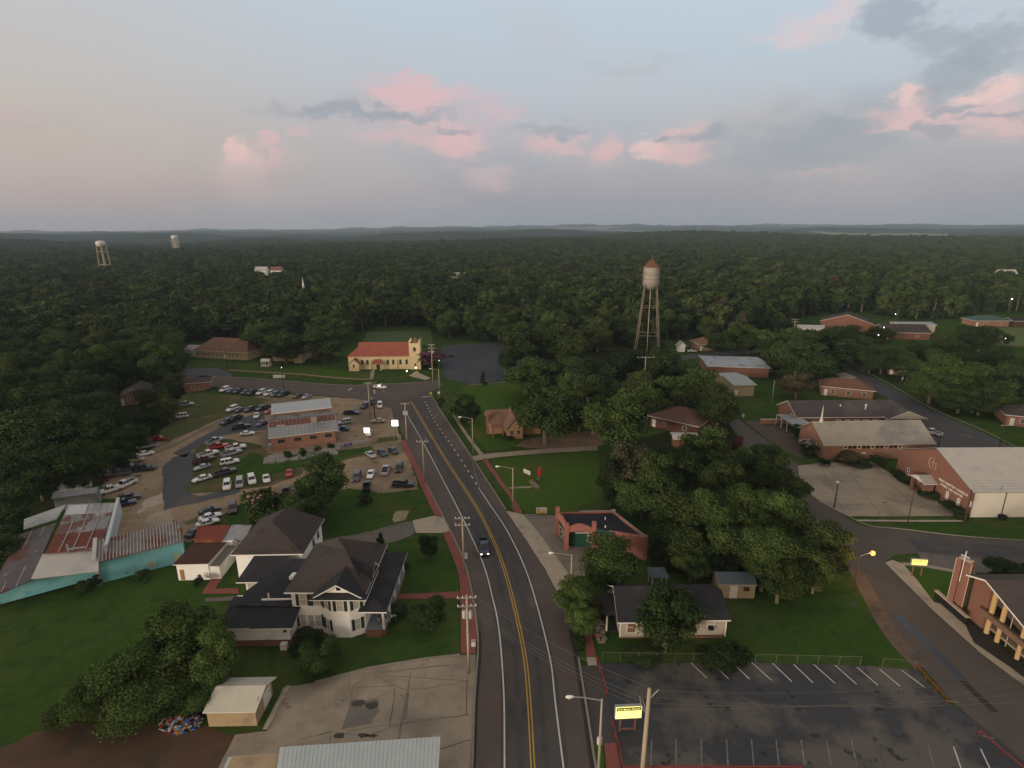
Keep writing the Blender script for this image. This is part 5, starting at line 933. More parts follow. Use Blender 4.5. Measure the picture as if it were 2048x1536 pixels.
def car_meshes(kind, c):
    key = (kind, c)
    if key in PROTO: return PROTO[key]
    T = VT[kind]; Ln = T['L']; hw = T['hw']; out = []
    mb = MB(); loft(mb, [ring(x*Ln, hw*k, .32 if abs(x) < .48 else .42, z) for x, z, k in T['hull']])
    a, b, cc, d = [v*Ln for v in T['cab']]; be, ro = T['belt'], T['roof']; wb_, wr = hw*.93, hw*.76
    cab = [(a, -wb_, be), (a, wb_, be), (b, -wr, ro-.03), (b, wr, ro-.03), ((b+cc)/2, -wr, ro+.02), ((b+cc)/2, wr, ro+.02), (cc, -wr, ro-.02), (cc, wr, ro-.02), (d, -wb_, be), (d, wb_, be)]
    mb.add(cab, [(0, 2, 3, 1), (2, 4, 5, 3), (4, 6, 7, 5), (6, 8, 9, 7), (0, 8, 6, 4, 2), (1, 3, 5, 7, 9)])
    if kind == 'pickup':
        mb.box(-.5*Ln, -hw, .9, -.5*Ln+.09, hw, 1.22); mb.box(-.5*Ln+.09, -hw, .9, -.115*Ln, -hw+.11, 1.22); mb.box(-.5*Ln+.09, hw-.11, .9, -.115*Ln, hw, 1.22)
    mb.box(-.512*Ln, -hw*.86, .42, -.49*Ln, hw*.86, .62); mb.box(.49*Ln, -hw*.86, .40, .512*Ln, hw*.86, .60)
    out.append(('body', mb.mesh('body', [paint(c)]), None))
    def quad(p, q, r, s, k=.84):
        P_ = [Vector(v) for v in (p, q, r, s)]; ce = sum(P_, Vector())/4; n = (P_[1]-P_[0]).cross(P_[2]-P_[0]).normalized()
        return [tuple(ce+(v-ce)*k+n*.018) for v in P_]
    mb = MB(); mb.add(quad(cab[8], cab[9], cab[7], cab[6], .88), [(0, 1, 2, 3)]); out.append(('windscreen', mb.mesh('windscreen', [CGL]), None))
    mb = MB(); mb.add(quad(cab[1], cab[0], cab[2], cab[3], .84), [(0, 1, 2, 3)]); out.append(('rear_window', mb.mesh('rear_window', [CGL]), None))
    mb = MB(); n = 3 if kind in ('suv', 'minivan') else 2
    for s in (-1, 1):
        for i in range(n):
            t0, t1 = i/n, (i+1)/n
            def P2(t, top): xb = a+(d-a)*t; xt = b+(cc-b)*t; return (xt if top else xb, s*(wr if top else wb_), (ro if top else be))
            q = [P2(t0, 0), P2(t1, 0), P2(t1, 1), P2(t0, 1)]; q = q if s < 0 else q[::-1]
            mb.add(quad(*q, .82), [(0, 1, 2, 3)])
    out.append(('side_window', mb.mesh('side_window', [CGL]), None))
    if kind == 'pickup': mb = MB(); mb.box(-.5*Ln+.1, -hw+.12, .985, -.118*Ln, hw-.12, 1.0); out.append(('bed_liner', mb.mesh('bed_liner', [DARK]), None))
    r = .36 if kind in ('pickup', 'suv') else .32
    w = MB(); w.tube([(0, -.11, 0), (0, .11, 0)], r, 14); wm_ = w.mesh('wheel', [TYRE]); w2 = MB(); w2.tube([(0, -.125, 0), (0, .125, 0)], r*.58, 10); rm_ = w2.mesh('rim', [RIM])
    for sx_ in (-1, 1):
        for sy in (-1, 1): out.append(('wheel', wm_, (sx_*T['wb']*Ln, sy*(hw-.09), r))); out.append(('>rim', rm_, None))
    zl = T['hull'][-2][1]-.12
    for sy in (-1, 1):
        mb = MB(); y = sy*hw*.68; mb.box(.455*Ln, y-.16, zl-.12, .502*Ln, y+.16, zl+.04); out.append(('headlight', mb.mesh('headlight', [HLAMP]), None))
        mb = MB(); mb.box(-.506*Ln, y-.1, .72, -.49*Ln, y+.14, .92); out.append(('tail_light', mb.mesh('tail_light', [TLAMP]), None))
    PROTO[key] = out; return out
def car(kind, c, px, py, dx, dy, label, group='used cars and trucks parked on the dealer lot', lit=False, world=None):
    x, y = world or G(px, py); s = depth_of(x, y)
    # heading: image direction (dx right, dy up) laid back on the ground
    x2, y2 = G(px+dx, py-dy); ang = math.atan2(y2-y, x2-x)
    nm = {'suv': 'parked_suv', 'pickup': 'parked_pickup', 'minivan': 'parked_minivan'}.get(kind, 'parked_car')
    if lit: nm = 'moving_pickup'
    cat = {'suv': 'suv', 'pickup': 'pickup truck', 'minivan': 'minivan'}.get(kind, 'car')
    root = empty(nm, (x, y, .03), ang, label, cat, group); last = None; root.scale = (.78, .78, .78)
    for name, me, loc in car_meshes(kind, c):
        sub = name.startswith('>'); o = bpy.data.objects.new(name.strip('>'), me); SC.collection.objects.link(o); o.parent = last if sub else root
        if loc: o.location = loc
        if not sub: last = o
        if lit and name == 'headlight': o.data = me.copy(); o.data.materials[0] = HLON
    return root
cars = [
 ('sedan', 'black', 424, 779, -10, -4, 'black car at the left end of the far row by the cross street'),
 ('suv', 'white', 450, 782, -10, -4, 'white SUV second from the left end of the far row'),
 ('sedan', 'blue', 463, 784, -10, -4, 'blue car just right of the leftmost white SUV in the far row'),
 ('pickup', 'black', 478, 785, -10, -4, 'black pickup in the far row, left one of the dark cluster'),
 ('sedan', 'darkgrey', 491, 787, -10, -4, 'dark grey car in the middle of the dark cluster of the far row'),
 ('pickup', 'black', 505, 788, -10, -4, 'black pickup just left of the paired white SUVs in the far row'),
 ('suv', 'white', 523, 788, -10, -4, 'left one of two white SUVs side by side in the far row'),
 ('suv', 'white', 538, 790, -10, -4, 'right one of two white SUVs side by side in the far row'),
 ('suv', 'teal', 551, 792, -10, -4, 'blue grey SUV right of the paired white SUVs'),
 ('pickup', 'black', 567, 792, -10, -4, 'black pickup last in the far row before the gap'),
 ('sedan', 'maroon', 596, 795, -10, -4, 'maroon car beyond the workshop, left of a pale blue sedan'),
 ('sedan', 'silver', 614, 796, -10, -4, 'pale blue silver sedan at the right end of the far row'),
 ('sedan', 'white', 646, 808, -10, -3, 'white sedan whose roof shows over the blue metal roof'),
 ('sedan', 'white', 562, 818, -10, -3, 'white car hidden behind the left end of the workshop roof'),
 ('sedan', 'red', 541, 826, -10, -3, 'red car just left of the workshop roof corner'),
 ('suv', 'white', 465, 821, -10, -4, 'white SUV at the left end of the second row'),
 ('sedan', 'navy', 481, 823, -10, -4, 'navy car beside the white SUV in the second row'),
 ('pickup', 'black', 503, 822, -10, -3, 'black pickup in the middle of the second row'),
 ('pickup', 'black', 526, 820, -10, -3, 'black pickup at the right end of the second row'),
 ('sedan', 'white', 514, 834, -4, -7, 'white sedan nose down between the two rows left of the workshop'),
 ('pickup', 'black', 456, 847, -10, -4, 'black pickup leftmost in the short row beside the asphalt drive'),
 ('pickup', 'black', 470, 841, -10, -4, 'black pickup upper one in the short row beside the asphalt drive'),
 ('pickup', 'black', 482, 857, 10, 2, 'black pickup with bright cab roof above the white coupe'),
 ('sedan', 'purple', 524, 850, -9, -4, 'dark purple sedan touching the left wall of the workshop'),
 ('pickup', 'silver', 371, 812, 10, 1, 'silver pickup alone on the grass near the brick store'),
 ('sedan', 'teal', 333, 835, 10, 1, 'teal sedan left of a white SUV on the grass'),
 ('suv', 'white', 361, 836, -10, -1, 'white SUV alone on the grass at the edge of the left woods'),
 ('sedan', 'black', 322, 850, 10, 1, 'black car in deep shade under the trees below the teal sedan'),
 ('suv', 'silver', 292, 871, 10, 2, 'silver blue SUV at the top of the row under the woods'),
 ('sedan', 'red', 314, 881, -10, -1, 'bright red sedan at the right of the row under the woods'),
 ('sedan', 'white', 274, 880, -10, -3, 'white sedan left of the bright red sedan'),
 ('pickup', 'darkgrey', 254, 896, -10, -2, 'dark grey pickup leftmost below the white sedan'),
 ('pickup', 'silver', 296, 895, -10, -1, 'silver pickup directly below the bright red sedan'),
 ('sedan', 'white', 291, 911, 10, 2, 'white sedan just above the gold wagon'),
 ('sedan', 'brown', 246, 914, 10, 1, 'brown car half lost in shade left of the gold wagon'),
 ('minivan', 'gold', 270, 923, 10, 1, 'gold wagon with tan sides under the woods'),
 ('pickup', 'black', 290, 941, 10, 1, 'black pickup below the gold wagon'),
 ('pickup', 'darkgrey', 258, 939, 10, 1, 'dark grey pickup left of the black one below the gold wagon'),
 ('pickup', 'grey', 238, 951, -10, -1, 'grey pickup with long bed, its cab pillar catching light'),
 ('sedan', 'navy', 212, 942, 10, 0, 'navy car in shade under the wood edge'),
 ('sedan', 'white', 187, 957, 10, 2, 'white sedan alone above the two white crew cab pickups'),
 ('sedan', 'maroon', 201, 963, 10, 1, 'maroon car tucked below the lone white sedan'),
 ('pickup', 'white', 251, 973, -9, -4, 'upper one of two white crew cab pickups near the trailer'),
 ('pickup', 'white', 222, 984, -10, -3, 'lower one of two white crew cab pickups near the trailer'),
 ('sedan', 'black', 184, 985, 10, 2, 'black car between the box trailer and the white pickups'),
 ('suv', 'brown', 259, 1000, 10, 2, 'dark brown SUV beside the tin warehouse parapet'),
 ('pickup', 'navy', 246, 1012, 10, 2, 'navy and white pickup partly hidden by the tin warehouse parapet'),
 ('pickup', 'silver', 431, 886, 10, 4, 'silver pickup at the top of the middle block of trucks'),
 ('pickup', 'red', 437, 897, 10, 2, 'red pickup between white ones in the middle block'),
 ('pickup', 'white', 472, 899, 10, 2, 'white pickup at the right side of the middle block'),
 ('pickup', 'white', 417, 912, 10, 3, 'white crew cab pickup in the middle block above the maroon one'),
 ('pickup', 'lavender', 464, 910, 10, 3, 'lavender silver pickup with long bed in the middle block'),
 ('pickup', 'maroon', 409, 924, 10, 3, 'maroon pickup in the middle block'),
 ('suv', 'white', 460, 928, 10, 2, 'large white SUV in the middle block'),
 ('coupe', 'silver', 405, 938, -10, -3, 'silver coupe below the maroon pickup'),
 ('pickup', 'darkgrey', 451, 949, 10, 3, 'dark grey pickup below the large white SUV'),
 ('sedan', 'white', 405, 961, -10, -3, 'white sedan at the lower left of the middle block'),
 ('suv', 'white', 455, 975, -1, -8, 'white SUV leftmost in the row facing the camera'),
 ('minivan', 'silver', 480, 970, -1, -8, 'silver minivan second in the row facing the camera'),
 ('suv', 'white', 504, 964, 2, -8, 'white small SUV third in the row facing the camera'),
 ('sedan', 'white', 533, 961, 2, -8, 'white sedan at the right end of the row facing the camera'),
 ('coupe', 'white', 495, 870, 10, 1, 'white coupe alone on bare earth left of the workshop'),
 ('coupe', 'red', 579, 950, -1, -8, 'red coupe facing the camera beside the big tree'),
 ('pickup', 'darkgrey', 573, 988, 1, 8, 'dark pickup peeping out between the two leafy trees'),
 ('sedan', 'black', 420, 1025, 10, 3, 'black sedan above two white sedans behind the rear house'),
 ('sedan', 'white', 421, 1038, 10, 3, 'upper of two white sedans behind the rear house'),
 ('sedan', 'white', 416, 1050, 10, 3, 'lower of two white sedans behind the rear house'),
 ('suv', 'brown', 466, 1021, 0, -8, 'dark brown SUV beside the pink flowering tree'),
 ('sedan', 'darkgrey', 391, 1068, 10, 7, 'dark car squeezed behind the rusty outbuilding'),
 ('suv', 'silver', 689, 848, -10, -2, 'silver SUV at the right end of the workshop'),
 ('sedan', 'teal', 686, 860, -10, 1, 'dark teal sedan right below the silver SUV'),
 ('pickup', 'black', 704, 829, 10, 0, 'black pickup with bright headlamp right of the workshop'),
 ('suv', 'navy', 731, 815, -8, -4, 'navy SUV left of the twin poles'),
 ('suv', 'black', 746, 807, 0, -8, 'black SUV directly behind the twin poles'),
 ('suv', 'white', 760, 814, 0, -8, 'white SUV facing the camera right of the twin poles'),
 ('sedan', 'gold', 757, 845, -10, 0, 'pale gold sedan alone on the gravel by the lit sign'),
 ('sedan', 'white', 738, 869, -2, -8, 'white sedan behind the smaller lit white sign'),
 ('sedan', 'silver', 742, 913, 7, -5, 'silver sedan at the left of three by the brick sidewalk'),
 ('sedan', 'green', 765, 909, 7, -5, 'dark green sedan in the middle of three by the brick sidewalk'),
 ('sedan', 'navy', 787, 905, 7, -5, 'navy sedan at the right of three by the brick sidewalk'),
 ('suv', 'purple', 714, 958, -3, -8, 'purple grey SUV leftmost in the row above the dirt patch'),
 ('sedan', 'white', 742, 952, -3, -8, 'white sedan with roof rack in the row above the dirt patch'),
 ('pickup', 'lavender', 772, 944, 3, 8, 'lavender pickup seen from behind in the row above the dirt patch'),
 ('suv', 'black', 799, 940, -2, -8, 'black SUV at the right end of the row above the dirt patch'),
 ('pickup', 'black', 734, 977, 1, 8, 'black pickup below the white sedan with roof rack'),
 ('pickup', 'black', 807, 973, 10, 0, 'long black pickup parked sideways beside the brick sidewalk'),
]
for (k, c, px, py, dx, dy, lb) in cars: car(k, c, px, py, dx, dy, lb)
car('pickup', 'navy', 968, 1100, 1, -9, 'dark pickup driving towards the camera with both headlamps lit', 'vehicles out on the streets', lit=True)
car('pickup', 'white', 760, 777, 10, -1, 'white pickup crossing the junction below the yellow church', 'vehicles out on the streets')
car('pickup', 'white', 1862, 868, -10, 3, 'white pickup on the street behind the worship hall', 'vehicles out on the streets')
car('sedan', 'darkgrey', 900, 713, 10, 0, 'dark car on the blue asphalt car park beyond the junction', 'vehicles out on the streets')
car('sedan', 'white', 1384, 704, 10, 0, 'white car left of the far red brick house', 'vehicles out on the streets')
# ---------------------------------------------------------------- poles, lamps, wires
ATT = []
def pole(px, py, h, lean=(0, 0), arms=1, wood=WOODP, label='', xf=0, ang=0., group='utility poles along the streets', aw=1.3, r=.16, lamp=False, dz=0):
    x, y = G(px, py); f = Fr('utility_pole', label, 'utility pole', (x, y), rad(ang), group)
    mb = MB(); mb.tube([(0, 0, -.3), (lean[0]*.5, lean[1]*.5, h*.5), (lean[0], lean[1], h)], [r, r*.85, r*.65], 10); f.put('pole', mb, wood, True)
    for i in range(arms):
        z = h-.35-i*1.1; mb = MB(); mb.box(lean[0]-aw, -.16, z, lean[0]+aw, -.06, z+.12); f.put('crossarm', mb, METAL if wood is WOODP else wood)
        for sx_ in (-aw+.1, -aw*.4, aw*.4, aw-.1): mb = MB(); mb.lathe([(.05, z+.12), (.07, z+.2), (.03, z+.34)], 8, (lean[0]+sx_, -.11)); f.put('insulator', mb, TRIM)
    for i in range(xf): mb = MB(); a = i*2.2+.4; cx, cyy = .38*math.cos(a), .38*math.sin(a); mb.lathe([(.02, h-3.1), (.24, h-3.1), (.26, h-2.3), (.2, h-2.2), (.02, h-2.15)], 12, (cx, cyy)); f.put('transformer', mb, mat('transformer grey', (.45, .45, .43), (.38, .38, .36), 1))
    return f
pole(938, 1345, 10.5, label='tall pale utility pole on the concrete lot beside the brick sidewalk', xf=2, arms=2, aw=1.1, ang=4, r=.17)
pole(928, 1145, 9.4, label='pale utility pole with double crossarm rising from the brick sidewalk beside the grey driveway', arms=2, aw=1.1, ang=2)
pole(849, 966, 9.3, label='slim pale utility pole at the right edge of the car lot beyond the gravel drive', arms=1, aw=1.2)
pole(814, 882, 9.8, label='pale utility pole with twin transformers where the brick sidewalk begins', arms=1, xf=2, aw=1.0)
pole(741, 836, 10.2, label='left one of the twin poles at the junction', arms=1, ang=20, aw=1.0); pole(750, 837, 10.2, label='right one of the twin poles at the junction', arms=1, xf=1, ang=20, wood=WOODD, aw=1.0)
pole(866, 768, 13.5, label='tall pole with several crossarms beside the yellow church tower', arms=3, xf=1, aw=1.1, wood=WOODP)
pole(1282, 1575, 11.2, (.1, 0), 0, label='very near thick pole with bracket arms beside the yellow church sign', r=.24).put('bracket', MB().tube([(0, 0, 9.9), (.95, .1, 11.0)], .06, 6).tube([(-.1, 0, 8.6), (-.55, 0, 9.6), (-.7, 0, 10.4)], .05, 6).tube([(-.1, 0, 9.0), (-.5, .2, 10.2)], .04, 6), METAL)
pole(1927, 1052, 6.8, label='dark pole with white transformer at the corner of the lettered brick hall', arms=0, xf=1, wood=WOODD)
pole(1668, 1016, 5.4, label='dark short pole with a floodlight on the pale concrete lot', arms=0, wood=WOODD, r=.12).put('floodlight', MB().box(-.35, -.3, 5.1, .0, .1, 5.4), TRIM)
pole(1815, 1046, 6.0, label='thin dark pole beside the porch of the lettered brick hall', arms=0, wood=WOODD, r=.09)
pole(1543, 811, 7.6, label='thin pale flagpole on the lawn left of the school wing', arms=0, r=.1); pole(1287, 790, 12.2, label='thin pole with one crossarm standing in front of the old water tower', arms=1, aw=2.6)
pole(1125, 712, 13, label='tall pale pole among the trees right of the blue asphalt car park', arms=1, aw=1.1); pole(1412, 707, 7.5, label='thin pale pole in front of the far red brick house', arms=0, r=.12)
pole(1584, 690, 11.5, label='pole with crossarms above the far street trees', arms=2, aw=1.5); pole(1800, 775, 5.6, label='pole with white transformer beside the diagonal street', arms=1, xf=1, wood=WOODD)
pole(1874, 905, 7.2, label='thin dark pole behind the worship hall street', arms=0, wood=WOODD, r=.1); pole(1997, 900, 6.2, label='thin dark pole with small arms above the pale hall roof', arms=1, wood=WOODD, r=.1, aw=.8)
pole(1676, 735, 9, label='pole with white box at the head of the diagonal street', arms=1, xf=1, wood=WOODD); pole(456, 742, 8.8, label='dark pole by the rectory drive entrance', arms=1, wood=WOODD, aw=.8)
pole(2056, 1560, 9.3, label='pole carrying a cluster of pale fittings in the bottom right corner', arms=1, wood=WOODD, r=.14).put('fitting', MB().box(-.9, -.3, 8.2, -.4, .1, 8.5).box(-1.3, -.3, 8.9, -.9, 0, 9.1).box(-.3, -.4, 8.5, .2, -.1, 8.9), TRIM)
LAMPON = mat('sodium lamp glow', (.9, .6, .2), (.9, .6, .2), 1, emit=(1, .30, .015, 3)); LAMPOFF = mat('lamp lens', (.60, .60, .52), (.5, .5, .45), 2, .3); WLIT = mat('lit white lamp', (.9, .9, .9), (.9, .9, .9), 1, emit=(1, .97, .9, 4))
def street_lamp(px, py, h, label, arm=2.6, ang=180, group='street lamps on the right side of the main road', lit=False, wood=None):
    f = Fr('street_lamp', label, 'street lamp', G(px, py), rad(ang), group); c = mat('lamp post concrete', (.38, .34, .27), (.32, .29, .23), 2)
    mb = MB(); mb.tube([(0, 0, 0), (0, 0, h)], [.15, .09], 10); f.put('post', mb, wood or c, True)
    mb = MB(); mb.tube([(0, 0, h-.15), (arm*.6, 0, h+.18), (arm, 0, h+.28)], [.05, .045, .04], 8); f.put('arm', mb, METAL)
    mb = MB(); mb.tube([(arm-.1, 0, h+.26), (arm+.15, 0, h+.30), (arm+.55, 0, h+.28), (arm+.72, 0, h+.24)], [.05, .13, .16, .05], 10); hd = f.put('lamp_head', mb, TRIM, True)
    mb = MB(); mb.tube([(arm+.38, 0, h+.2), (arm+.38, 0, h+.08)], [.14, .1], 10) if not lit else mb.lathe([(.02, h-.12), (.2, h-.05), (.3, h+.16), (.26, h+.42), (.02, h+.5)], 12, (arm+.55, 0)); f.put('lens', mb, LAMPON if lit else LAMPOFF, parent=hd)
    return f
street_lamp(1197, 1545, 8.6, 'nearest street lamp, beside the parking lot entrance').put('meter_box', MB().box(-.22, -.35, 3.2, .22, -.12, 3.9), TRIM)
street_lamp(1142, 1178, 5.6, 'street lamp in front of the salmon service station'); street_lamp(1026, 1020, 8.4, 'street lamp at the near end of the right brick sidewalk beside the bright lawn', 2.4)
street_lamp(946, 905, 8.4, 'street lamp beside the grass strip left of the tan cottage', 2.4); street_lamp(879, 783, 7.2, 'farthest street lamp, at the corner of the junction', 2.2)
f = street_lamp(1706, 1182, 5.7, 'dark wooden street lamp glowing orange over the side street', 1.5, 8, 'lit street lamps', True, WOODD)
pl = bpy.data.lights.new('lamp_light', 'POINT'); pl.energy = 420; pl.color = (1, .52, .14); pl.shadow_soft_size = .15; po = bpy.data.objects.new('lamp_light', pl); SC.collection.objects.link(po); po.parent = f.e; po.location = (2.0, 0, 5.4)
def wire(name, label, pts, sag=.6, r=.012, group='power lines over the main road'):
    mb = MB()
    for (a, b) in zip(pts[:-1], pts[1:]):
        a, b = Vector(a), Vector(b); k = 10; mb.tube([a.lerp(b, i/k)-Vector((0, 0, sag*4*(i/k)*(1-i/k))) for i in range(k+1)], r, 4, cap=False)
    tag(mb.obj(name, mat('wire', (.13, .12, .10), (.10, .095, .08), 1, .5)), label, 'power line', group)
p0 = G(938, 1345); p1 = G(928, 1145); p2 = G(849, 966); p3 = G(814, 882); pN = G(1282, 1575); pR = G(2056, 1560); pJ = G(745, 836)
for i, o in enumerate((-1.0, 0, 1.0)):
    nm = ('left', 'middle', 'right')[i]
    wire('power_line', f'{nm} one of three wires strung pole to pole along the brick sidewalk', [(p0[0]+o, p0[1], 10.3), (p1[0]+o, p1[1], 9.2), (p2[0]+o, p2[1], 9.1), (p3[0]+o, p3[1], 9.7), (pJ[0]+o, pJ[1], 10.1)])
for i, (o, z, z2) in enumerate(((-.7, 10.4, 9.9), (-.3, 9.7, 9.2), (.0, 9.0, 8.6), (.9, 11.0, 10.3))):
    nm = ('highest', 'second', 'third', 'lowest')[i]
    wire('power_line', f'{nm} wire over the main road to the very near thick pole', [(p0[0]+o, p0[1], z2), (pN[0]+o, pN[1], z), (pR[0]+o*.5, pR[1]+i*1.2, 9.2-i*.3)], .9, .013)
# ---------------------------------------------------------------- water towers
WTM = mat('weathered tank paint', (.35, .315, .265), (.28, .25, .215), .5, .75, c3=(.24, .15, .095), s3=.25, lo=.56, hi=.7, c4=(.24, .12, .07), s4=.7, lo4=.64, hi4=.72)
RUST = mat('rusty roof', (.17, .075, .045), (.14, .062, .040), .5, .85, c3=(.24, .18, .14), s3=.4); STEEL = mat('tan steel', (.20, .17, .13), (.155, .125, .095), 1, .7, c3=(.20, .11, .07), s3=.3)
x, y = G(1293, 712); f = Fr('old_water_tower', 'tall old rust-stained water tower with conical red roof above the trees', 'water tower', (x, y), rad(-9)); R_ = 3.05; zt, zb = 35.2, 29.0
mb = MB(); mb.lathe([(.02, zb-2.6), (1.2, zb-2.4), (2.3, zb-1.6), (3.0, zb-.7), (R_, zb), (R_, zb+.01), (R_, zt)], 32); f.put('tank', mb, WTM, False)
mb = MB(); mb.lathe([(R_+.3, zt-.1), (R_+.25, zt), (1.6, zt+1.7), (.35, zt+2.7), (.3, zt+3.2), (.02, zt+3.5)], 32); f.put('roof', mb, RUST)
mb = MB(); mb.lathe([(R_+.02, zb-.1), (R_+.5, zb-.1), (R_+.5, zb), (R_+.02, zb)], 32); mb.lathe([(R_+.46, zb+1.0), (R_+.5, zb+1.0), (R_+.5, zb+1.05), (R_+.46, zb+1.05)], 32)
for i in range(24): a = i*math.pi/12; mb.box((R_+.48)*math.cos(a)-.02, (R_+.48)*math.sin(a)-.02, zb, (R_+.48)*math.cos(a)+.02, (R_+.48)*math.sin(a)+.02, zb+1.03)
f.put('walkway', mb, STEEL)
legs = []
for i in range(4):
    a = math.pi/4+i*math.pi/2; t_, b_ = (R_*math.cos(a), R_*math.sin(a), zb+.2), (6.8*math.cos(a), 6.8*math.sin(a), -1); legs.append((Vector(t_), Vector(b_))); f.put('leg', MB().tube([t_, b_], .19, 8), STEEL)
for z in (19.8, 8.9):
    P_ = [b.lerp(t, (z+1)/(zb+1.2)) for t, b in legs]
    for i in range(4): f.put('strut', MB().tube([P_[i], P_[(i+1) % 4]], .12, 6), STEEL)
zs = [28.5, 19.8, 8.9, .5]; mb = MB()
for z0, z1 in zip(zs[:-1], zs[1:]):
    A_ = [b.lerp(t, (z0+1)/(zb+1.2)) for t, b in legs]; B_ = [b.lerp(t, (z1+1)/(zb+1.2)) for t, b in legs]
    for i in range(4): mb.tube([A_[i], B_[(i+1) % 4]], .014, 4); mb.tube([A_[(i+1) % 4], B_[i]], .014, 4)
f.put('bracing', mb, STEEL); f.put('riser_pipe', MB().tube([(0, 0, 0), (0, 0, zb-2.4)], .15, 10), TRIM2); f.put('finial', MB().tube([(0, 0, zt+3.4), (0, 0, zt+4.5)], .06, 6), METAL)
LET = mat('faded letters', (.12, .075, .05), (.18, .12, .08), 1)
dirn = math.atan2(-y, -x)-rad(-9)
for i, ch in enumerate('SVILLE'):
    a = dirn+rad((i-2.5)*21-6); f_ = text(ch, 1.5, ((R_+.03)*math.cos(a), (R_+.03)*math.sin(a), zb+3.4), (rad(90), 0, a+rad(90)), LET, f.e)
mb = MB(); mb.lathe([(R_+.02, zb+1.5), (R_+.06, zb+1.5), (R_+.06, zb+1.62), (R_+.02, zb+1.62)], 32); f.put('tank_seam', mb, LET); f.put('ladder', MB().tube([(-R_-.3, -.9, zb-.1), (-R_-.3, -.9, zt+.2)], .07, 4), STEEL)
def tower2(px, py, D, h, label, r=6, kind=0):
    d = ray(px, py); k = D/math.hypot(d[0], d[1]); x, y = d[0]*k, d[1]*k; tz = float(terr(x, y)); z = CAMH+d[2]*k
    f = Fr('far_water_tower', label, 'water tower', (x, y), 0, 'far water towers on the left skyline', z=tz); H_ = z-tz
    mb = MB(); mb.lathe([(.02, H_-r*1.55), (r*.7, H_-r*1.35), (r, H_-r*1.0), (r, H_-r*.35), (r*.75, H_-r*.1), (.02, H_)], 24); f.put('tank', mb, mat('white tank paint', (.62, .60, .56), (.55, .53, .5), .2, .6), True)
    for i in range(6 if kind else 4): a = i*math.pi/(3 if kind else 2)+.5; f.put('leg', MB().tube([(r*.95*math.cos(a), r*.95*math.sin(a), H_-r), (r*1.2*math.cos(a), r*1.2*math.sin(a), 0)], .38, 6), TRIM2 if not kind else TRIM)
    f.put('riser_pipe', MB().tube([(0, 0, 0), (0, 0, H_-r*1.3)], r*.12 if not kind else r*.3, 8), TRIM2)
    for t in (.35, .7):
        rr_ = r*(1.2-.25*t); f.put('strut', MB().lathe([(rr_-.2, H_*t), (rr_+.2, H_*t), (rr_, H_*t+.4), (rr_-.2, H_*t)], 6), TRIM2)
tower2(200, 481, 760, 45, 'nearer far water tower with tan legs at the left, shorter in the haze', 4.5, 0); tower2(348, 470, 1450, 48, 'farther white water tower on the left skyline, right of the tan-legged one', 6.4, 1)
d = ray(751, 446); k = 3600/math.hypot(d[0], d[1]); x, y = d[0]*k, d[1]*k; tz = float(terr(x, y)); hh = CAMH+d[2]*k-tz
f = Fr('radio_mast', 'hair thin radio mast on the far horizon', 'mast', (x, y), 0, z=tz); f.put('mast', MB().tube([(0, 0, 0), (0, 0, hh)], 1.1, 6), METAL)
# ---------------------------------------------------------------- signs
def lit_sign(name, px, py, w, h, z, emit, label, legs=2, ang=0, legm=METAL, cat='sign', col=(.9, .9, .9), leg_h=None):
    f = Fr(name, label, cat, G(px, py), rad(ang)); mb = MB(); mb.box(-w/2, -.15, z, w/2, .15, z+h); f.put('cabinet', mb, mat('sign cabinet', (.3, .3, .28), (.25, .25, .23)))
    mb = MB(); mb.box(-w/2+.05, -.18, z+.05, w/2-.05, -.15, z+h-.05); f.put('face', mb, mat(name+' face', col, tuple(v*.93 for v in col), .8, .5, emit=emit))
    for sx_ in ([0] if legs == 1 else [-w*.28, w*.28]): mb = MB(); mb.box(sx_-.07, -.07, 0, sx_+.07, .07, z); f.put('leg', mb, legm)
    return f
lit_sign('lit_dealer_sign', 736, 890, 1.4, 1.35, 3.1, (1, 1, .98, 2.4), 'smaller glowing white sign on a thin post above the retaining wall', 1)
lit_sign('lit_dealer_sign', 792, 878, 1.65, 1.6, 3.4, (1, 1, .98, 2.4), 'larger glowing white sign beside the main road', 2)
BROWNLEG = mat('brown wood leg', (.22, .11, .055), (.17, .09, .05), 2)
f = lit_sign('lit_church_sign', 1254, 1462, 2.75, 1.55, 1.75, (1, .93, .30, 1.05), 'glowing yellow marquee sign with a lettered top strip beside the parking lot entrance', 2, 3, BROWNLEG, col=(.8, .7, .2))
INK = mat('sign ink', (.10, .085, .01), (.12, .1, .012), 1)
f.put('header_strip', MB().box(-1.25, -.2, 2.78, 1.25, -.181, 3.18), INK); text('First Baptist Church', .30, (0, -.215, 2.98), FRONT, mat('lit letter', (.9, .8, .3), (.9, .8, .3), 1, emit=(1, .93, .35, 1.0)), f.e, ext=.005, sx_=.88)
f.put('crossbar', MB().box(-.8, -.06, .25, .8, .06, .37), BROWNLEG)
f = lit_sign('lit_corner_sign', 1832, 1152, 2.2, 1.0, 1.9, (1, .80, .20, 1.0), 'glowing yellow sign with brown lettering on the corner lawn', 2, -6, BROWNLEG, col=(.8, .6, .2))
text('CHURCH', .42, (0, -.2, 2.6), FRONT, mat('brown sign ink', (.25, .12, .02), (.2, .1, .02), 1), f.e, ext=.006, sx_=1.0)
f = Fr('yellow_white_sign', 'small white and yellow board with a red ring near the service station', 'sign', G(1083, 1029), 0); f.put('panel', MB().box(-.95, -.05, .25, .95, .05, 1.35), TRIM); f.put('yellow_band', MB().box(-.85, -.07, .3, .85, -.052, .72), mat('yellow paint', (.62, .42, .08), (.55, .38, .08), 2))
mb = MB()
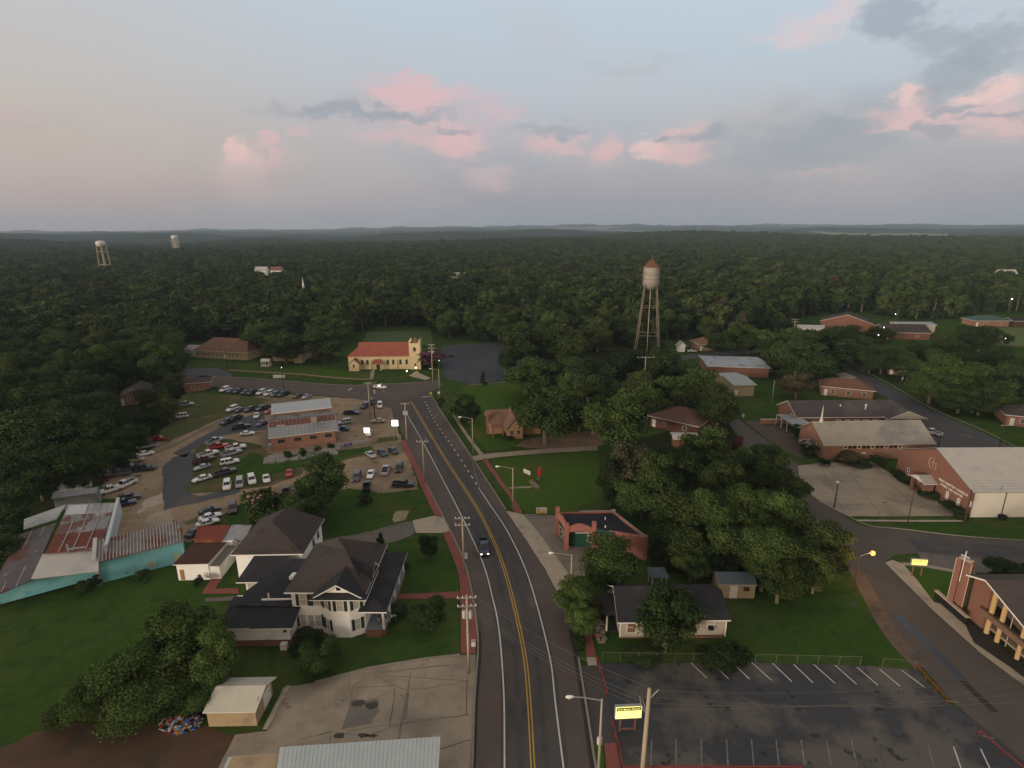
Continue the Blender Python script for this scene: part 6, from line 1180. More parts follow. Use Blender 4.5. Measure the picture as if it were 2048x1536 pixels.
for i in range(12): a, b = i*math.pi/6, (i+1)*math.pi/6; mb.add([(-.55+.26*math.cos(a), -.075, 1.0+.26*math.sin(a)), (-.55+.26*math.cos(b), -.075, 1.0+.26*math.sin(b)), (-.55+.15*math.cos(b), -.075, 1.0+.15*math.sin(b)), (-.55+.15*math.cos(a), -.075, 1.0+.15*math.sin(a))], [(3, 2, 1, 0)])
f.put('red_ring', mb, mat('red ring', (.40, .06, .04), (.35, .05, .04))); f.put('text_strip', MB().box(-.15, -.07, .95, .75, -.052, 1.2), mat('grey print', (.3, .3, .36), (.45, .45, .45), 9)); [f.put('leg', MB().box(x, -.04, 0, x+.08, .04, .3), METAL) for x in (-.7, .65)]
f = Fr('tilted_white_board', 'white board turned toward the road on the bright lawn near the red flag', 'sign', G(1054, 952), rad(-48)); f.put('panel', MB().box(-1.0, -.04, .5, 1.0, .04, 1.35), TRIM); f.put('print', MB().box(-.5, -.06, .8, .6, -.041, 1.05), mat('faint print', (.4, .4, .36), (.6, .58, .52), 8)); [f.put('leg', MB().box(x, -.04, 0, x+.08, .04, .5), METAL) for x in (-.8, .7)]
f = Fr('feather_flag', 'red feather flag standing on the bright lawn beside stone blocks', 'flag', G(1076, 962), 0); f.put('pole', MB().tube([(0, 0, 0), (0, 0, 2.2), (.2, 0, 2.9), (.5, 0, 3.1)], .03, 6), METAL)
f.put('banner', MB().slab([(.03, 0, .9), (.55, 0, 1.1), (.62, .02, 2.2), (.5, 0, 3.0), (.2, 0, 2.85), (.03, 0, 2.2)], 0, d=(0, .02, 0)), mat('red flag cloth', (.50, .02, .03), (.42, .02, .025), 1)); f.put('base', MB().box(-.3, -.3, 0, .35, .35, .45), GRAVD)
f = Fr('stone_bench', 'long reddish stone block lying by the red feather flag', 'bench', G(1069, 972), rad(112)); f.put('block', MB().box(-1.9, -.4, 0, 1.9, .4, .55), mat('reddish stone', (.21, .14, .10), (.17, .12, .09), 1, c3=(.24, .11, .07), s3=.4))
for (px, py, h, lb) in ((862, 795, 1.7, 'yellow and white road sign at the junction corner bushes'), (878, 797, 2.2, 'white road sign at the junction corner bushes, right of the yellow one')):
    f = Fr('road_sign', lb, 'road sign', G(px, py), 0, 'road signs'); f.put('post', MB().box(-.05, 0, 0, .05, .1, h), METAL); f.put('plate', MB().box(-.35, -.04, h-.7, .35, 0, h), TRIM if 'right' in lb else mat('yellow paint2', (.6, .4, .06), (.55, .38, .06)))
f = Fr('traffic_sign', 'white box sign lying near the grass verge by the street opposite the junction', 'sign', G(558, 756), 0); f.put('panel', MB().box(-2, -.1, 0, 2, .4, 1.0), TRIM)
f = Fr('churchyard_lamp', 'glowing lamp on the church lawn corner', 'lamp', G(814, 748), 0); f.put('post', MB().tube([(0, 0, 0), (0, 0, .9)], .06, 6), DARK); f.put('globe', MB().lathe([(.02, .8), (.28, 1.1), (.02, 1.4)], 10), mat('warm globe', (.9, .8, .4), (.9, .8, .4), 1, emit=(1, .78, .35, 8)))
f = Fr('path_lamp', 'glowing lamp at the start of the churchyard path', 'lamp', G(832, 744), 0); f.put('post', MB().tube([(0, 0, 0), (0, 0, 1.4)], .06, 6), DARK); f.put('globe', MB().lathe([(.02, 1.3), (.28, 1.6), (.02, 1.9)], 10), MATS['warm globe'])
# white security lights far off
for (px, py, r, lb) in ((1768, 655, .8, 'upper left yard light at the floodlit brown house'), (1757, 670, .8, 'lower yard light in front of the floodlit brown house'), (1791, 628, .7, 'high yard light over the woods behind the brown house'), (2024, 598, 1.3, 'bright light at the far right edge among the woods'), (878, 721, .45, 'small white light beside the blue asphalt car park'), (563, 735, .4, 'small white lamp on the rectory lawn'),
                       (181, 668, .35, 'tiny upper light in the left woods'), (261, 682, .45, 'tiny lower light in the left woods'), (1580, 671, .5, 'tiny light behind the far street pole'), (2011, 677, .6, 'small light on the far pasture')):
    hgt_ = 7 if py > 640 else 12; r *= .6; x, y = G(px, py, hgt_); f = Fr('yard_light', lb, 'yard light', (x, y), 0, 'yard lights far off', z=0); f.put('post', MB().tube([(0, 0, 0), (0, 0, hgt_-r*.4)], .12, 6), WOODD); f.put('lamp', MB().lathe([(.02, hgt_-r*.5), (r*.5, hgt_), (.02, hgt_+r*.5)], 8), WLIT)
# ---------------------------------------------------------------- rails and fences
def rail(px, label, h=.75, post=1.8, m=REDP, r=.06, group='red pipe rails round the parking lot', name='pipe_rail'):
    pts = [G(*p) for p in px]; f = Fr(name, label, 'rail', pts[0], 0, group); o = pts[0]
    f.put('rail', MB().tube([(p[0]-o[0], p[1]-o[1], h) for p in pts], r, 8), m)
    for a, b in zip(pts[:-1], pts[1:]):
        L_ = math.hypot(b[0]-a[0], b[1]-a[1]); k = max(1, round(L_/post))
        for i in range(k+1): x, y = a[0]+(b[0]-a[0])*i/k-o[0], a[1]+(b[1]-a[1])*i/k-o[1]; f.put('post', MB().tube([(x, y, 0), (x, y, h)], r, 8), m)
rail([(1194, 1322), (1213, 1388)], 'red pipe rail along the end of the brick sidewalk beyond the lot entrance'); rail([(1225, 1452), (1236, 1500), (1246, 1545)], 'red pipe rail beside the nearest brick sidewalk')
rail([(1246, 1545), (1420, 1545), (1602, 1545)], 'long red pipe rail along the bottom edge of the parking lot'); rail([(1830, 1340), (1893, 1408)], 'red pipe rail at the upper right corner of the parking lot'); rail([(1957, 1472), (2000, 1510), (2060, 1560)], 'red pipe rail at the lower right of the parking lot')
def fence(px, label, h=1.25):
    pts = [G(*p) for p in px]; o = pts[0]; f = Fr('wire_fence', label, 'fence', o, 0, 'wire fences along the parking lot'); m = mat('fence pipe', (.13, .13, .085), (.10, .105, .07), 2)
    f.put('top_rail', MB().tube([(p[0]-o[0], p[1]-o[1], h) for p in pts], .025, 6), m); wmsh = MB()
    for a, b in zip(pts[:-1], pts[1:]):
        L_ = math.hypot(b[0]-a[0], b[1]-a[1]); k = max(1, round(L_/2.4))
        for i in range(k+1): x, y = a[0]+(b[0]-a[0])*i/k-o[0], a[1]+(b[1]-a[1])*i/k-o[1]; f.put('post', MB().tube([(x, y, 0), (x, y, h+.05)], .035, 6), m)
        n = int(L_/.22)
        for i in range(n):
            for s in (-1, 1):
                x0, y0 = a[0]+(b[0]-a[0])*i/n-o[0], a[1]+(b[1]-a[1])*i/n-o[1]; x1, y1 = a[0]+(b[0]-a[0])*(i+1)/n-o[0], a[1]+(b[1]-a[1])*(i+1)/n-o[1]
                for z in (0.05, .65): wmsh.tube([(x0, y0, z if s > 0 else z+.55), (x1, y1, z+.55 if s > 0 else z)], .004, 3, cap=False)
    f.put('mesh', wmsh, m)
fence([(1204, 1322), (1350, 1324), (1496, 1326)], 'wire fence between the parking lot and the grey-roofed house garden'); fence([(1510, 1326), (1720, 1331)], 'wire fence along the right-hand lawn above the painted stalls'); fence([(1764, 1334), (1830, 1340)], 'short end length of wire fence before the red rail')
# ---------------------------------------------------------------- rubbish, planters and small things
rr = random.Random(21); cols = [mat('rubbish '+n, c) for n, c in (('white', (.48, .48, .46)), ('blue', (.06, .14, .34)), ('red', (.35, .05, .04)), ('tan', (.35, .25, .15)), ('grey', (.3, .3, .3)), ('orange', (.45, .2, .05)), ('pale blue', (.3, .4, .48)), ('black', (.02, .02, .02)))]
c0 = G(362, 1448); mb = MB()
for i in range(420):
    a = rr.uniform(0, 6.28); q = rr.random()**.6; x = c0[0]+math.cos(a)*q*2.3; y = c0[1]+math.sin(a)*q*1.3; z = .02+max(0, .9*(1-q)*rr.uniform(.1, 1)); s = rr.uniform(.05, .2); t = rr.uniform(0, 3.14)
    u = Vector((math.cos(t), math.sin(t), rr.uniform(-.5, .5)))*s; v = Vector((-math.sin(t), math.cos(t), rr.uniform(-.5, .5)))*s*rr.uniform(.4, 1.2); w = u.cross(v).normalized()*s*rr.uniform(.2, 1); p = Vector((x, y, z+s*.4)); k = rr.choice([0, 0, 1, 1, 2, 2, 3, 3, 4, 5, 5, 6, 7, 7, 7])
    mb.add([tuple(p+q_) for q_ in (-u-v, u-v, u+v, -u+v, -u-v+w, u-v+w, u+v+w, -u+v+w)], [(0, 3, 2, 1), (4, 5, 6, 7), (0, 1, 5, 4), (1, 2, 6, 5), (2, 3, 7, 6), (3, 0, 4, 7)], k)
tag(mb.obj('rubbish_heap', cols), 'heap of mixed rubbish and cartons at the edge of the dirt yard', 'rubbish heap', kind='stuff')
for (px, py, lb) in ((932, 1117, 'white meter box at the foot of the pole with double crossarm'), (947, 1293, 'white meter box beside the tall pale pole'), (1486, 834, 'small white garden marker on the lawn left of the school wing')):
    f = Fr('meter_box', lb, 'meter box', G(px, py), 0, 'meter boxes'); f.put('box', MB().box(-.25, -.2, 0, .25, .2, .8), TRIM); f.put('lid', MB().box(-.28, -.23, .8, .28, .23, .88), METAL)
f = Fr('stacked_timber', 'cluttered flower bed of pale stones and red pots in front of the grey-roofed house', 'flower bed', G(1203, 1262), 0); mb = MB()
for i in range(34): x, y, s = rr.uniform(-.7, .6), rr.uniform(-2.2, 2.4), rr.uniform(.1, .28); mb.slab([(x-s, y-s, s), (x+s, y-s, s*1.1), (x+s, y+s, s), (x-s, y+s, s*.9)], s)
f.put('stones', mb, mat('pale stone', (.36, .28, .2), (.2, .16, .12), 3)); mb = MB()
for (x, y) in ((-1.2, 1.9), (-1.0, 1.4), (-.9, -1.0), (-.7, -1.3), (-1.3, 2.4)): mb.lathe([(.12, 0), (.2, .35), (.17, .36), (.02, .3)], 8, (x, y))
f.put('pot', mb, mat('terracotta', (.42, .11, .06), (.36, .1, .06))); f.e.name = 'flower_bed'
# ---------------------------------------------------------------- trees
LEAF = leafmat('oak leaves', (.046, .070, .018), (.074, .100, .024), (.033, .056, .017), [(0, .06, (.070, .088, .026)), (.06, .066, (.07, .045, .03)), (.07, .09, (.06, .06, .03))])
LEAFB = leafmat('bright leaves', (.066, .100, .024), (.084, .118, .028), (.048, .080, .022))
LEAFD = leafmat('dark leaves', (.036, .056, .017), (.048, .070, .020), (.026, .045, .015))
LEAFO = leafmat('olive leaves', (.10, .085, .040), (.09, .075, .038), (.07, .062, .03)); LEAFP = leafmat('crape myrtle leaves', (.15, .055, .075), (.13, .05, .07), (.09, .05, .055)); LEAFR = leafmat('reddish leaves', (.13, .03, .03), (.11, .03, .03), (.07, .03, .025))
BARK = mat('bark', (.17, .14, .095), (.11, .09, .065), 3, .95)
PETALP = mat('pink petals', (.42, .20, .20), (.36, .17, .17), 2); PETALW = mat('white petals', (.62, .62, .55), (.55, .55, .5), 2)
def crown_np(seed, shape, nleaf, s, nl, petals=0):
    """leaf clumps over a cluster of lobes; crown of unit tree: height 10, radius 4"""
    r = np.random.RandomState(seed); L_ = []
    for i in range(nl):
        if shape == 'round': a = r.uniform(0, 6.28); q = r.uniform(0, 1)**.5*2.9; z = r.uniform(2.3, 8.6); q *= math.sin(math.pi*min(max((z-1.6)/9.0, .15), .95))**.6; R = r.uniform(1.0, 1.75)
        elif shape == 'wide': a = r.uniform(0, 6.28); q = r.uniform(0, 1)**.5*3.2; z = r.uniform(3.4, 8.6)-q*.35; R = r.uniform(1.0, 1.7)
        elif shape == 'tall': a = r.uniform(0, 6.28); z = r.uniform(3, 9.2); q = r.uniform(0, 2.4)*(1-(z-3)/9); R = r.uniform(.8, 1.4)
        elif shape == 'cone': a = r.uniform(0, 6.28); z = 1.2+8*(i/nl)**1.05; q = (1-(z-1)/9.6)*3.1*r.uniform(.4, 1); R = .5+1.1*(1-(z-1)/10)
        elif shape == 'pine': a = r.uniform(0, 6.28); z = r.uniform(3.4, 9.3); q = r.uniform(.3, 2.8)*(1-(z-3.4)/8); R = r.uniform(.6, 1.15)
        else: a = r.uniform(0, 6.28); q = r.uniform(0, 1)**.5*2.9; z = r.uniform(1.5, 7.2); R = r.uniform(1.2, 1.9)   # bush
        L_.append((q*math.cos(a), q*math.sin(a), z, R))
    L_ = np.array(L_); w = L_[:, 3]**2; w /= w.sum(); idx = r.choice(nl, nleaf, p=w)
    n = r.normal(size=(nleaf, 3)); n /= np.linalg.norm(n, axis=1)[:, None]; n[:, 2] = np.where(n[:, 2] < -.35, -n[:, 2], n[:, 2])
    rr_ = L_[idx, 3:4]*(r.uniform(.70, 1.06, (nleaf, 1))+np.where(r.uniform(0, 1, (nleaf, 1)) < .14, r.uniform(.05, .4, (nleaf, 1)), 0)); c = L_[idx, :3]+n*rr_*np.array([1, 1, .82])
    nn = n+r.normal(scale=.65, size=(nleaf, 3)); nn /= np.linalg.norm(nn, axis=1)[:, None]
    t = np.cross(nn, r.normal(size=(nleaf, 3))); t /= np.linalg.norm(t, axis=1)[:, None]; b = np.cross(nn, t); ss = s*r.uniform(.55, 1.35, (nleaf, 1)); t = t*ss; b = b*ss*r.uniform(.45, .9, (nleaf, 1))
    V = np.stack([c-t*.9-b*.5, c+t*.3-b, c+t*1.1, c+t*.1+b], 1).reshape(-1, 3); F_ = np.arange(nleaf*4).reshape(-1, 4)
    M_ = np.zeros(nleaf, int)
    if petals:
        top_ = np.argsort(-(c[:, 2]+r.uniform(-2.5, 2.5, nleaf)))[:petals]; M_[top_] = 1
    # inner lobes so that the crown is not see-through everywhere
    bm = bmesh.new(); bmesh.ops.create_icosphere(bm, subdivisions=1, radius=1); iv = np.array([v.co[:] for v in bm.verts]); ifc = [[v.index for v in f_.verts] for f_ in bm.faces]; bm.free()
    VV = [V]; off = len(V); FF = [tuple(f_) for f_ in F_.tolist()]
    for k in range(nl):
        vv = L_[k, :3]+iv*(L_[k, 3]*r.uniform(.45, .68, (len(iv), 1)))*np.array([1, 1, .8]); VV.append(vv); FF += [tuple(i+off for i in f_) for f_ in ifc]; off += len(vv)
    return np.concatenate(VV), FF, np.concatenate([M_, np.zeros(nl*len(ifc), int)]), L_
def tree_proto(seed, shape, nleaf, s, nl, leaf, petals=0, petal=None, joined=False):
    V, F_, M_, Lb = crown_np(seed, shape, nleaf, s, nl, petals); r = random.Random(seed); mb = MB(); ht = {'cone': 8.5, 'pine': 9, 'bush': 3}.get(shape, 7); tw = .10 if shape == 'bush' else .30
    mb.tube([(0, 0, -.4), (r.uniform(-.1, .1), r.uniform(-.1, .1), ht*.35), (r.uniform(-.3, .3), r.uniform(-.3, .3), ht*.7), (0, 0, ht)], [tw, tw*.8, tw*.5, tw*.2], 7)
    if shape not in ('cone',):
        for k in range(6 if shape != 'pine' else 9):
            l = Lb[r.randrange(len(Lb))]; z0 = max(1.0, l[2]*.45) if shape != 'pine' else l[2]-.3; mb.tube([(0, 0, z0), (l[0]*.5, l[1]*.5, (z0+l[2])*.5), (l[0], l[1], l[2]), (l[0]*1.3+r.uniform(-.4, .4), l[1]*1.3, l[2]+r.uniform(.2, 1.1))], [.13, .09, .05, .02], 5)
    if joined:
        o = len(mb.v); V2 = mb.v+[tuple(v) for v in V.tolist()]; me = bpy.data.meshes.new('tree'); me.from_pydata(V2, [], mb.f+[tuple(i+o for i in f_) for f_ in F_]); me.materials.append(BARK); me.materials.append(leaf)
        me.polygons.foreach_set('material_index', [0]*len(mb.f)+[1]*len(F_)); me.update(); return me
    me = bpy.data.meshes.new('crown'); me.from_pydata(V.tolist(), [], F_); me.materials.append(leaf); me.update()
    if petals: me.materials.append(petal); me.polygons.foreach_set('material_index', M_.tolist()); me.update()
    return me, mb.mesh('trunk', [BARK])
TP = {}
def proto(kind, var=0):
    k = (kind, var)
    if k in TP: return TP[k]
    sd = 11+var*7
    T_ = {'oak': ('round', 13000, .17, 28, LEAF), 'wide': ('wide', 13000, .17, 26, LEAF), 'tall': ('tall', 8000, .20, 22, LEAF), 'pine': ('pine', 7500, .19, 24, LEAFD), 'cone': ('cone', 4200, .26, 22, LEAFD), 'bush': ('bush', 7000, .23, 16, LEAFD),
          'boak': ('round', 20000, .135, 32, LEAFB), 'bbush': ('bush', 20000, .13, 22, LEAFB), 'doak': ('round', 14500, .165, 28, LEAFD), 'olive': ('round', 8000, .21, 20, LEAFO), 'myrtle': ('round', 4200, .3, 18, LEAFP), 'red': ('tall', 3000, .3, 16, LEAFR)}
    if kind == 'pinkf': TP[k] = tree_proto(sd, 'round', 5000, .28, 18, LEAF, 50, PETALP)
    elif kind == 'whitef': TP[k] = tree_proto(sd, 'bush', 4000, .3, 14, LEAFD, 420, PETALW)
    else: TP[k] = tree_proto(sd, *T_[kind])
    return TP[k]
def tree(kind, x, y, h, r, label, cat='tree', group=None, var=None, name=None, z=0):
    var = rnd.randrange(3) if var is None else var; cm, tm = proto(kind, var)
    nm = name or {'pine': 'pine_tree', 'cone': 'conifer_tree', 'bush': 'bush', 'bbush': 'bush', 'whitef': 'flowering_bush', 'pinkf': 'flowering_tree', 'myrtle': 'myrtle_tree'}.get(kind, 'oak_tree')
    e = empty(nm, (x, y, z), rnd.uniform(0, 6.28), label, cat, group); e.scale = (r/4.0, r/4.0, h/10)
    for n_, me in (('crown', cm), ('trunk', tm)): o = bpy.data.objects.new(n_, me); SC.collection.objects.link(o); o.parent = e
    return e
TREES = []
def pt(kind, cx, ytop, w, h, label, cat=None, group=None, name=None):
    """tree whose crown top shows at (cx,ytop) with crown width w"""
    x, y = G(cx, ytop+3, h); r = w/2*depth_of(x, y, h*.6)/FPX
    TREES.append((x, y, r)); tree(kind, x, y, h, r, label, cat or ('bush' if kind in ('bush', 'bbush', 'whitef') or h < 3.2 else 'tree'), group, name=name)
GR = 'trees in the grove between the service station and the brick halls'; GL = 'dark green tree in the grove between the service station and the brick halls'
man = [
 ('boak', 345, 1222, 185, 8.8, 'biggest leafy mass of the lower left thicket, above the rubbish heap'), ('boak', 258, 1296, 160, 7.4, 'middle tree of the lower left thicket'), ('bbush', 178, 1350, 120, 5.4, 'low left end of the lower left thicket'),
 ('boak', 415, 1245, 100, 9.0, 'upright tree at the right end of the lower left thicket beside the annex'), ('bbush', 300, 1345, 190, 5.0, 'front bushes of the lower left thicket behind the rubbish heap'), ('bbush', 395, 1345, 110, 4.0, 'low bush of the thicket beside the two-slope shed'), ('bbush', 118, 1402, 70, 3.0, 'small bush at the left tip of the thicket'),
 ('bbush', 637, 1275, 82, 4.6, 'light green small tree at the top edge of the concrete lot'), ('bush', 602, 1250, 66, 3.6, 'dark bush against the front of the white house'),
 ('doak', 855, 1066, 44, 4.2, 'round dark tree on the lawn beside the grey driveway'), ('doak', 858, 1196, 78, 4.4, 'round dark tree on the lawn by the brick path'), ('cone', 759, 1060, 32, 5.0, 'narrow conifer at the porch corner of the white house'),
 ('bush', 800, 1118, 40, 1.8, 'dark bush along the porch of the white house'), ('bush', 790, 1205, 46, 1.6, 'dark bush by the porch steps of the white house'), ('whitef', 770, 1228, 44, 1.3, 'low flowering bush at the porch steps'),
 ('doak', 634, 903, 116, 11.5, 'big dark tree in the middle of the car lot beside the red coupe'), ('pinkf', 540, 968, 118, 8.5, 'pink flowering tree behind the rear house'), ('boak', 622, 988, 74, 7.0, 'light green tree below the big dark one on the car lot'), ('oak', 580, 995, 80, 7.0, 'mid green tree between the pink flowering tree and the light green one'), ('bush', 727, 983, 34, 2.2, 'small round dark bush on the grass below the black pickup'),
 ('bush', 575, 895, 19, 2.4, 'first bush from the left below the orange workshop'), ('bush', 603, 891, 17, 2.6, 'second bush from the left below the orange workshop'), ('bbush', 634, 886, 16, 2.2, 'third bush from the left below the orange workshop'), ('bush', 662, 879, 17, 2.6, 'fourth bush from the left below the orange workshop'),
 ('bush', 172, 1148, 42, 2.8, 'round dark bush against the left aqua wall'), ('bush', 283, 1132, 32, 2.2, 'dark bush against the right aqua wall'), ('bush', 394, 1148, 22, 1.6, 'small bush at the white outbuilding wall'), ('myrtle', 470, 1205, 30, 1.0, 'low reddish shrub beside the rear house walkway'),
 ('oak', 917, 778, 74, 8.5, 'dark tree right of the junction beside the car park kerb'), ('doak', 938, 800, 52, 6.0, 'smaller dark tree just below the one right of the junction'), ('cone', 966, 738, 18, 5.0, 'narrow dark evergreen at the edge of the blue asphalt car park'), ('bush', 884, 792, 30, 2.2, 'bush at the junction corner'),
 ('wide', 1092, 764, 140, 15.0, 'spreading oak behind the tan cottage'), ('oak', 1045, 652, 90, 16.0, 'tall oak at the left end of the grove beyond the car park'), ('oak', 1098, 640, 96, 17.0, 'tall oak in the middle of the grove beyond the car park'), ('wide', 1060, 700, 100, 14.0, 'broad oak at the right end of the blue asphalt car park'), ('doak', 1016, 690, 50, 11.0, 'dark tree standing on the right edge of the blue car park'),
 ('oak', 1150, 660, 80, 16.0, 'tall oak left of the old water tower'), ('doak', 1180, 705, 110, 14.5, 'dark oak in front left of the old water tower'), ('doak', 1230, 700, 80, 14.0, 'dark oak right below the old water tower legs'), ('oak', 1318, 692, 74, 14.0, 'oak at the right foot of the old water tower'), ('doak', 1352, 706, 60, 12.0, 'dark oak left of the white-roofed store'),
 ('oak', 1150, 742, 80, 12.0, 'oak between the spreading oak and the big central one'), ('oak', 1240, 775, 140, 15.5, 'big central oak in front of the brown-roofed house'), ('doak', 1188, 782, 70, 11.0, 'dark oak at the left shoulder of the big central oak'), ('wide', 1392, 727, 134, 14.0, 'broad dark oak left of the tan store wing'), ('oak', 1440, 770, 90, 11.5, 'oak directly below the tan store wing'), ('bush', 1475, 770, 24, 2.6, 'bush against the tan store wing'),
 ('oak', 1600, 676, 130, 14.0, 'big dark oak right of the white-roofed store'), ('doak', 1640, 700, 74, 11.0, 'dark oak touching the right side of the big one by the far street'), ('olive', 1598, 742, 76, 8.0, 'olive brown tree behind the school wing'), ('oak', 1580, 648, 80, 12.0, 'oak behind the big dark one at the far street'), ('oak', 1655, 646, 90, 12.5, 'oak hiding the middle of the far gabled chapel'),
 ('doak', 1722, 672, 84, 11.0, 'dark oak at the head of the diagonal street'), ('doak', 1770, 692, 60, 9.5, 'dark tree left of the dark red roof'), ('oak', 1822, 716, 62, 7.5, 'round tree hiding the right half of the dark red roofed house'), ('boak', 1915, 700, 128, 15.0, 'large light green oak right of the diagonal street'), ('boak', 1870, 738, 90, 10.0, 'light green tree at the left foot of the large light oak'),
 ('oak', 1960, 745, 90, 11.0, 'tree right of the large light green oak'), ('doak', 2005, 712, 90, 13.0, 'tall dark tree above the brick ranch house'), ('doak', 2050, 700, 80, 13.0, 'dark tree at the right frame edge above the brick ranch house'), ('doak', 1970, 640, 80, 13.0, 'dark tree left of the far pasture'), ('oak', 1850, 680, 70, 10.0, 'tree below the pale flat-roofed store'), ('oak', 1900, 660, 60, 11.0, 'tree between the pale flat-roofed store and the pasture'), ('doak', 2018, 662, 22, 6.0, 'small conical tree on the pasture'),
 ('doak', 2010, 1116, 76, 3.6, 'dark bush cluster beside the modern church'), ('doak', 2050, 1120, 50, 3.4, 'dark bush at the right frame edge near the modern church'),
 ('whitef', 1622, 870, 46, 4.4, 'white flowering bush at the left end of the worship hall'), ('doak', 1601, 843, 34, 4.4, 'dark bush beside the slatted awning'), ('bush', 1650, 912, 24, 1.8, 'dark bush at the left corner of the worship hall wall'), ('olive', 1692, 898, 58, 2.6, 'reddish brown hedge along the worship hall wall'), ('bush', 1757, 905, 30, 2.8, 'dark round bush at the right part of the worship hall wall'), ('bush', 1712, 912, 60, 1.4, 'low dark hedge at the head of the pale concrete lot'),
 ('bush', 1860, 975, 40, 1.6, 'low dark hedge under the lettering of the brick hall'), ('bush', 1905, 1000, 40, 1.8, 'dark hedge near the corner of the lettered brick hall'), ('bush', 1926, 1010, 26, 2.4, 'bush at the very corner of the lettered brick hall'), ('bush', 1795, 935, 26, 1.8, 'hedge at the left end of the brick gable wall'), ('bush', 1812, 950, 26, 1.2, 'low hedge left of the brick hall porch'),
 ('boak', 1226, 1068, 136, 9.0, 'leafy tree in front of the salmon service station'), ('boak', 1148, 1150, 82, 6.4, 'light green tree at the road edge below the service station'), ('boak', 1165, 1205, 66, 5.0, 'light green small tree over the brick sidewalk'), ('olive', 1186, 1180, 50, 4.6, 'olive tree beside the porch of the grey-roofed house'), ('doak', 1340, 1172, 138, 9.0, 'big dark tree in front of the grey-roofed house'),
 ('bush', 1432, 1285, 90, 2.2, 'bush row along the fence below the grey-roofed house'), ('bush', 1480, 1290, 50, 1.8, 'last bush of the row along the garden fence'), ('bush', 1290, 1290, 80, 1.2, 'low shrubs at the foot of the big dark tree'), ('bush', 1160, 1275, 34, 1.0, 'verge shrubs beside the main road'), ('bush', 1215, 1225, 30, 1.8, 'dark bush at the porch of the grey-roofed house'),
 ('bush', 1018, 862, 34, 1.4, 'bush in front of the tan cottage porch'), ('myrtle', 860, 690, 78, 7.5, 'purple crape myrtle between the church tower and the car park'), ('doak', 645, 648, 110, 14.0, 'big oak directly left of the yellow church'), ('oak', 565, 655, 90, 13.5, 'oak between the rectory and the parish house'), ('oak', 525, 640, 90, 14.0, 'tall oak at the right end of the rectory'), ('olive', 645, 700, 40, 4.5, 'small flowering tree on the lawn left of the yellow church'),
 ('doak', 235, 900, 70, 4.0, 'low dark bushes at the wood edge beside the car row') , ('bush', 404, 748, 30, 2.0, 'round bush on the island of the rectory drive'),
 ('red', 1478, 868, 40, 8.5, 'dark red leaved tree beside the narrow side street'),
]
for t_ in man: pt(*t_)
for (k, cx, yt, w, h) in [('oak', 1262, 880, 120, 12.0), ('doak', 1225, 905, 70, 10.5), ('oak', 1320, 900, 100, 12.0), ('wide', 1290, 945, 110, 9.0), ('oak', 1410, 840, 100, 12.0), ('doak', 1370, 880, 110, 12.0), ('oak', 1455, 915, 100, 11.5), ('wide', 1375, 958, 130, 12.5), ('boak', 1425, 965, 110, 12.5), ('oak', 1505, 895, 100, 10.5), ('oak', 1550, 905, 100, 10.0), ('wide', 1585, 935, 90, 8.5), ('oak', 1535, 878, 70, 8.0), ('boak', 1490, 965, 110, 12.0),
                        ('boak', 1560, 975, 110, 11.0), ('wide', 1385, 1030, 120, 8.5), ('doak', 1338, 1040, 80, 7.0), ('oak', 1462, 1040, 120, 8.6), ('boak', 1540, 1040, 120, 11.0), ('wide', 1620, 1015, 120, 10.0), ('oak', 1665, 1035, 100, 9.0), ('oak', 1590, 1078, 100, 8.5), ('oak', 1568, 1100, 110, 8.0), ('oak', 1640, 1090, 80, 7.5), ('doak', 1440, 1095, 80, 4.6), ('doak', 1500, 1085, 70, 5.5), ('oak', 1385, 1100, 80, 4.8)]:
    pt(k, cx, yt, w, h, GL, 'tree', GR)
for (k, cx, yt, w, h) in [('oak', 1125, 705, 80, 13), ('doak', 1205, 742, 90, 12), ('oak', 1275, 735, 90, 12), ('doak', 1160, 800, 66, 8), ('oak', 1300, 765, 70, 10), ('oak', 1130, 790, 60, 8), ('doak', 1262, 690, 70, 12), ('oak', 1335, 745, 60, 10)]:
    pt(k, cx, yt, w, h, 'oak among the crowded trees between the tan cottage and the old water tower', 'tree', 'trees between the cottage and the old water tower')
for (k, cx, yt, w, h) in [('oak', 1690, 645, 80, 11), ('doak', 1745, 700, 60, 8), ('oak', 1790, 690, 60, 8), ('oak', 1880, 690, 70, 9), ('doak', 1930, 700, 70, 9), ('oak', 1990, 750, 90, 10), ('doak', 1850, 722, 50, 6), ('oak', 1700, 680, 60, 9), ('doak', 2000, 690, 70, 10), ('oak', 1530, 655, 70, 11), ('doak', 1545, 672, 50, 10), ('oak', 1480, 640, 70, 12), ('oak', 1440, 655, 60, 11), ('doak', 1925, 775, 80, 7), ('doak', 1965, 785, 70, 6), ('oak', 1760, 650, 60, 7), ('oak', 1610, 655, 70, 12), ('oak', 1675, 700, 60, 8), ('oak', 1650, 720, 50, 7), ('doak', 1735, 690, 60, 9), ('oak', 1700, 660, 70, 10), ('doak', 1815, 700, 60, 8), ('oak', 1940, 650, 60, 9), ('oak', 1905, 720, 70, 8), ('doak', 2030, 740, 70, 9), ('oak', 1560, 700, 50, 8), ('oak', 1500, 665, 50, 9)]:
    pt(k, cx, yt, w, h, 'green tree among the scattered right-hand houses and streets', 'tree', 'trees among the right-hand houses')
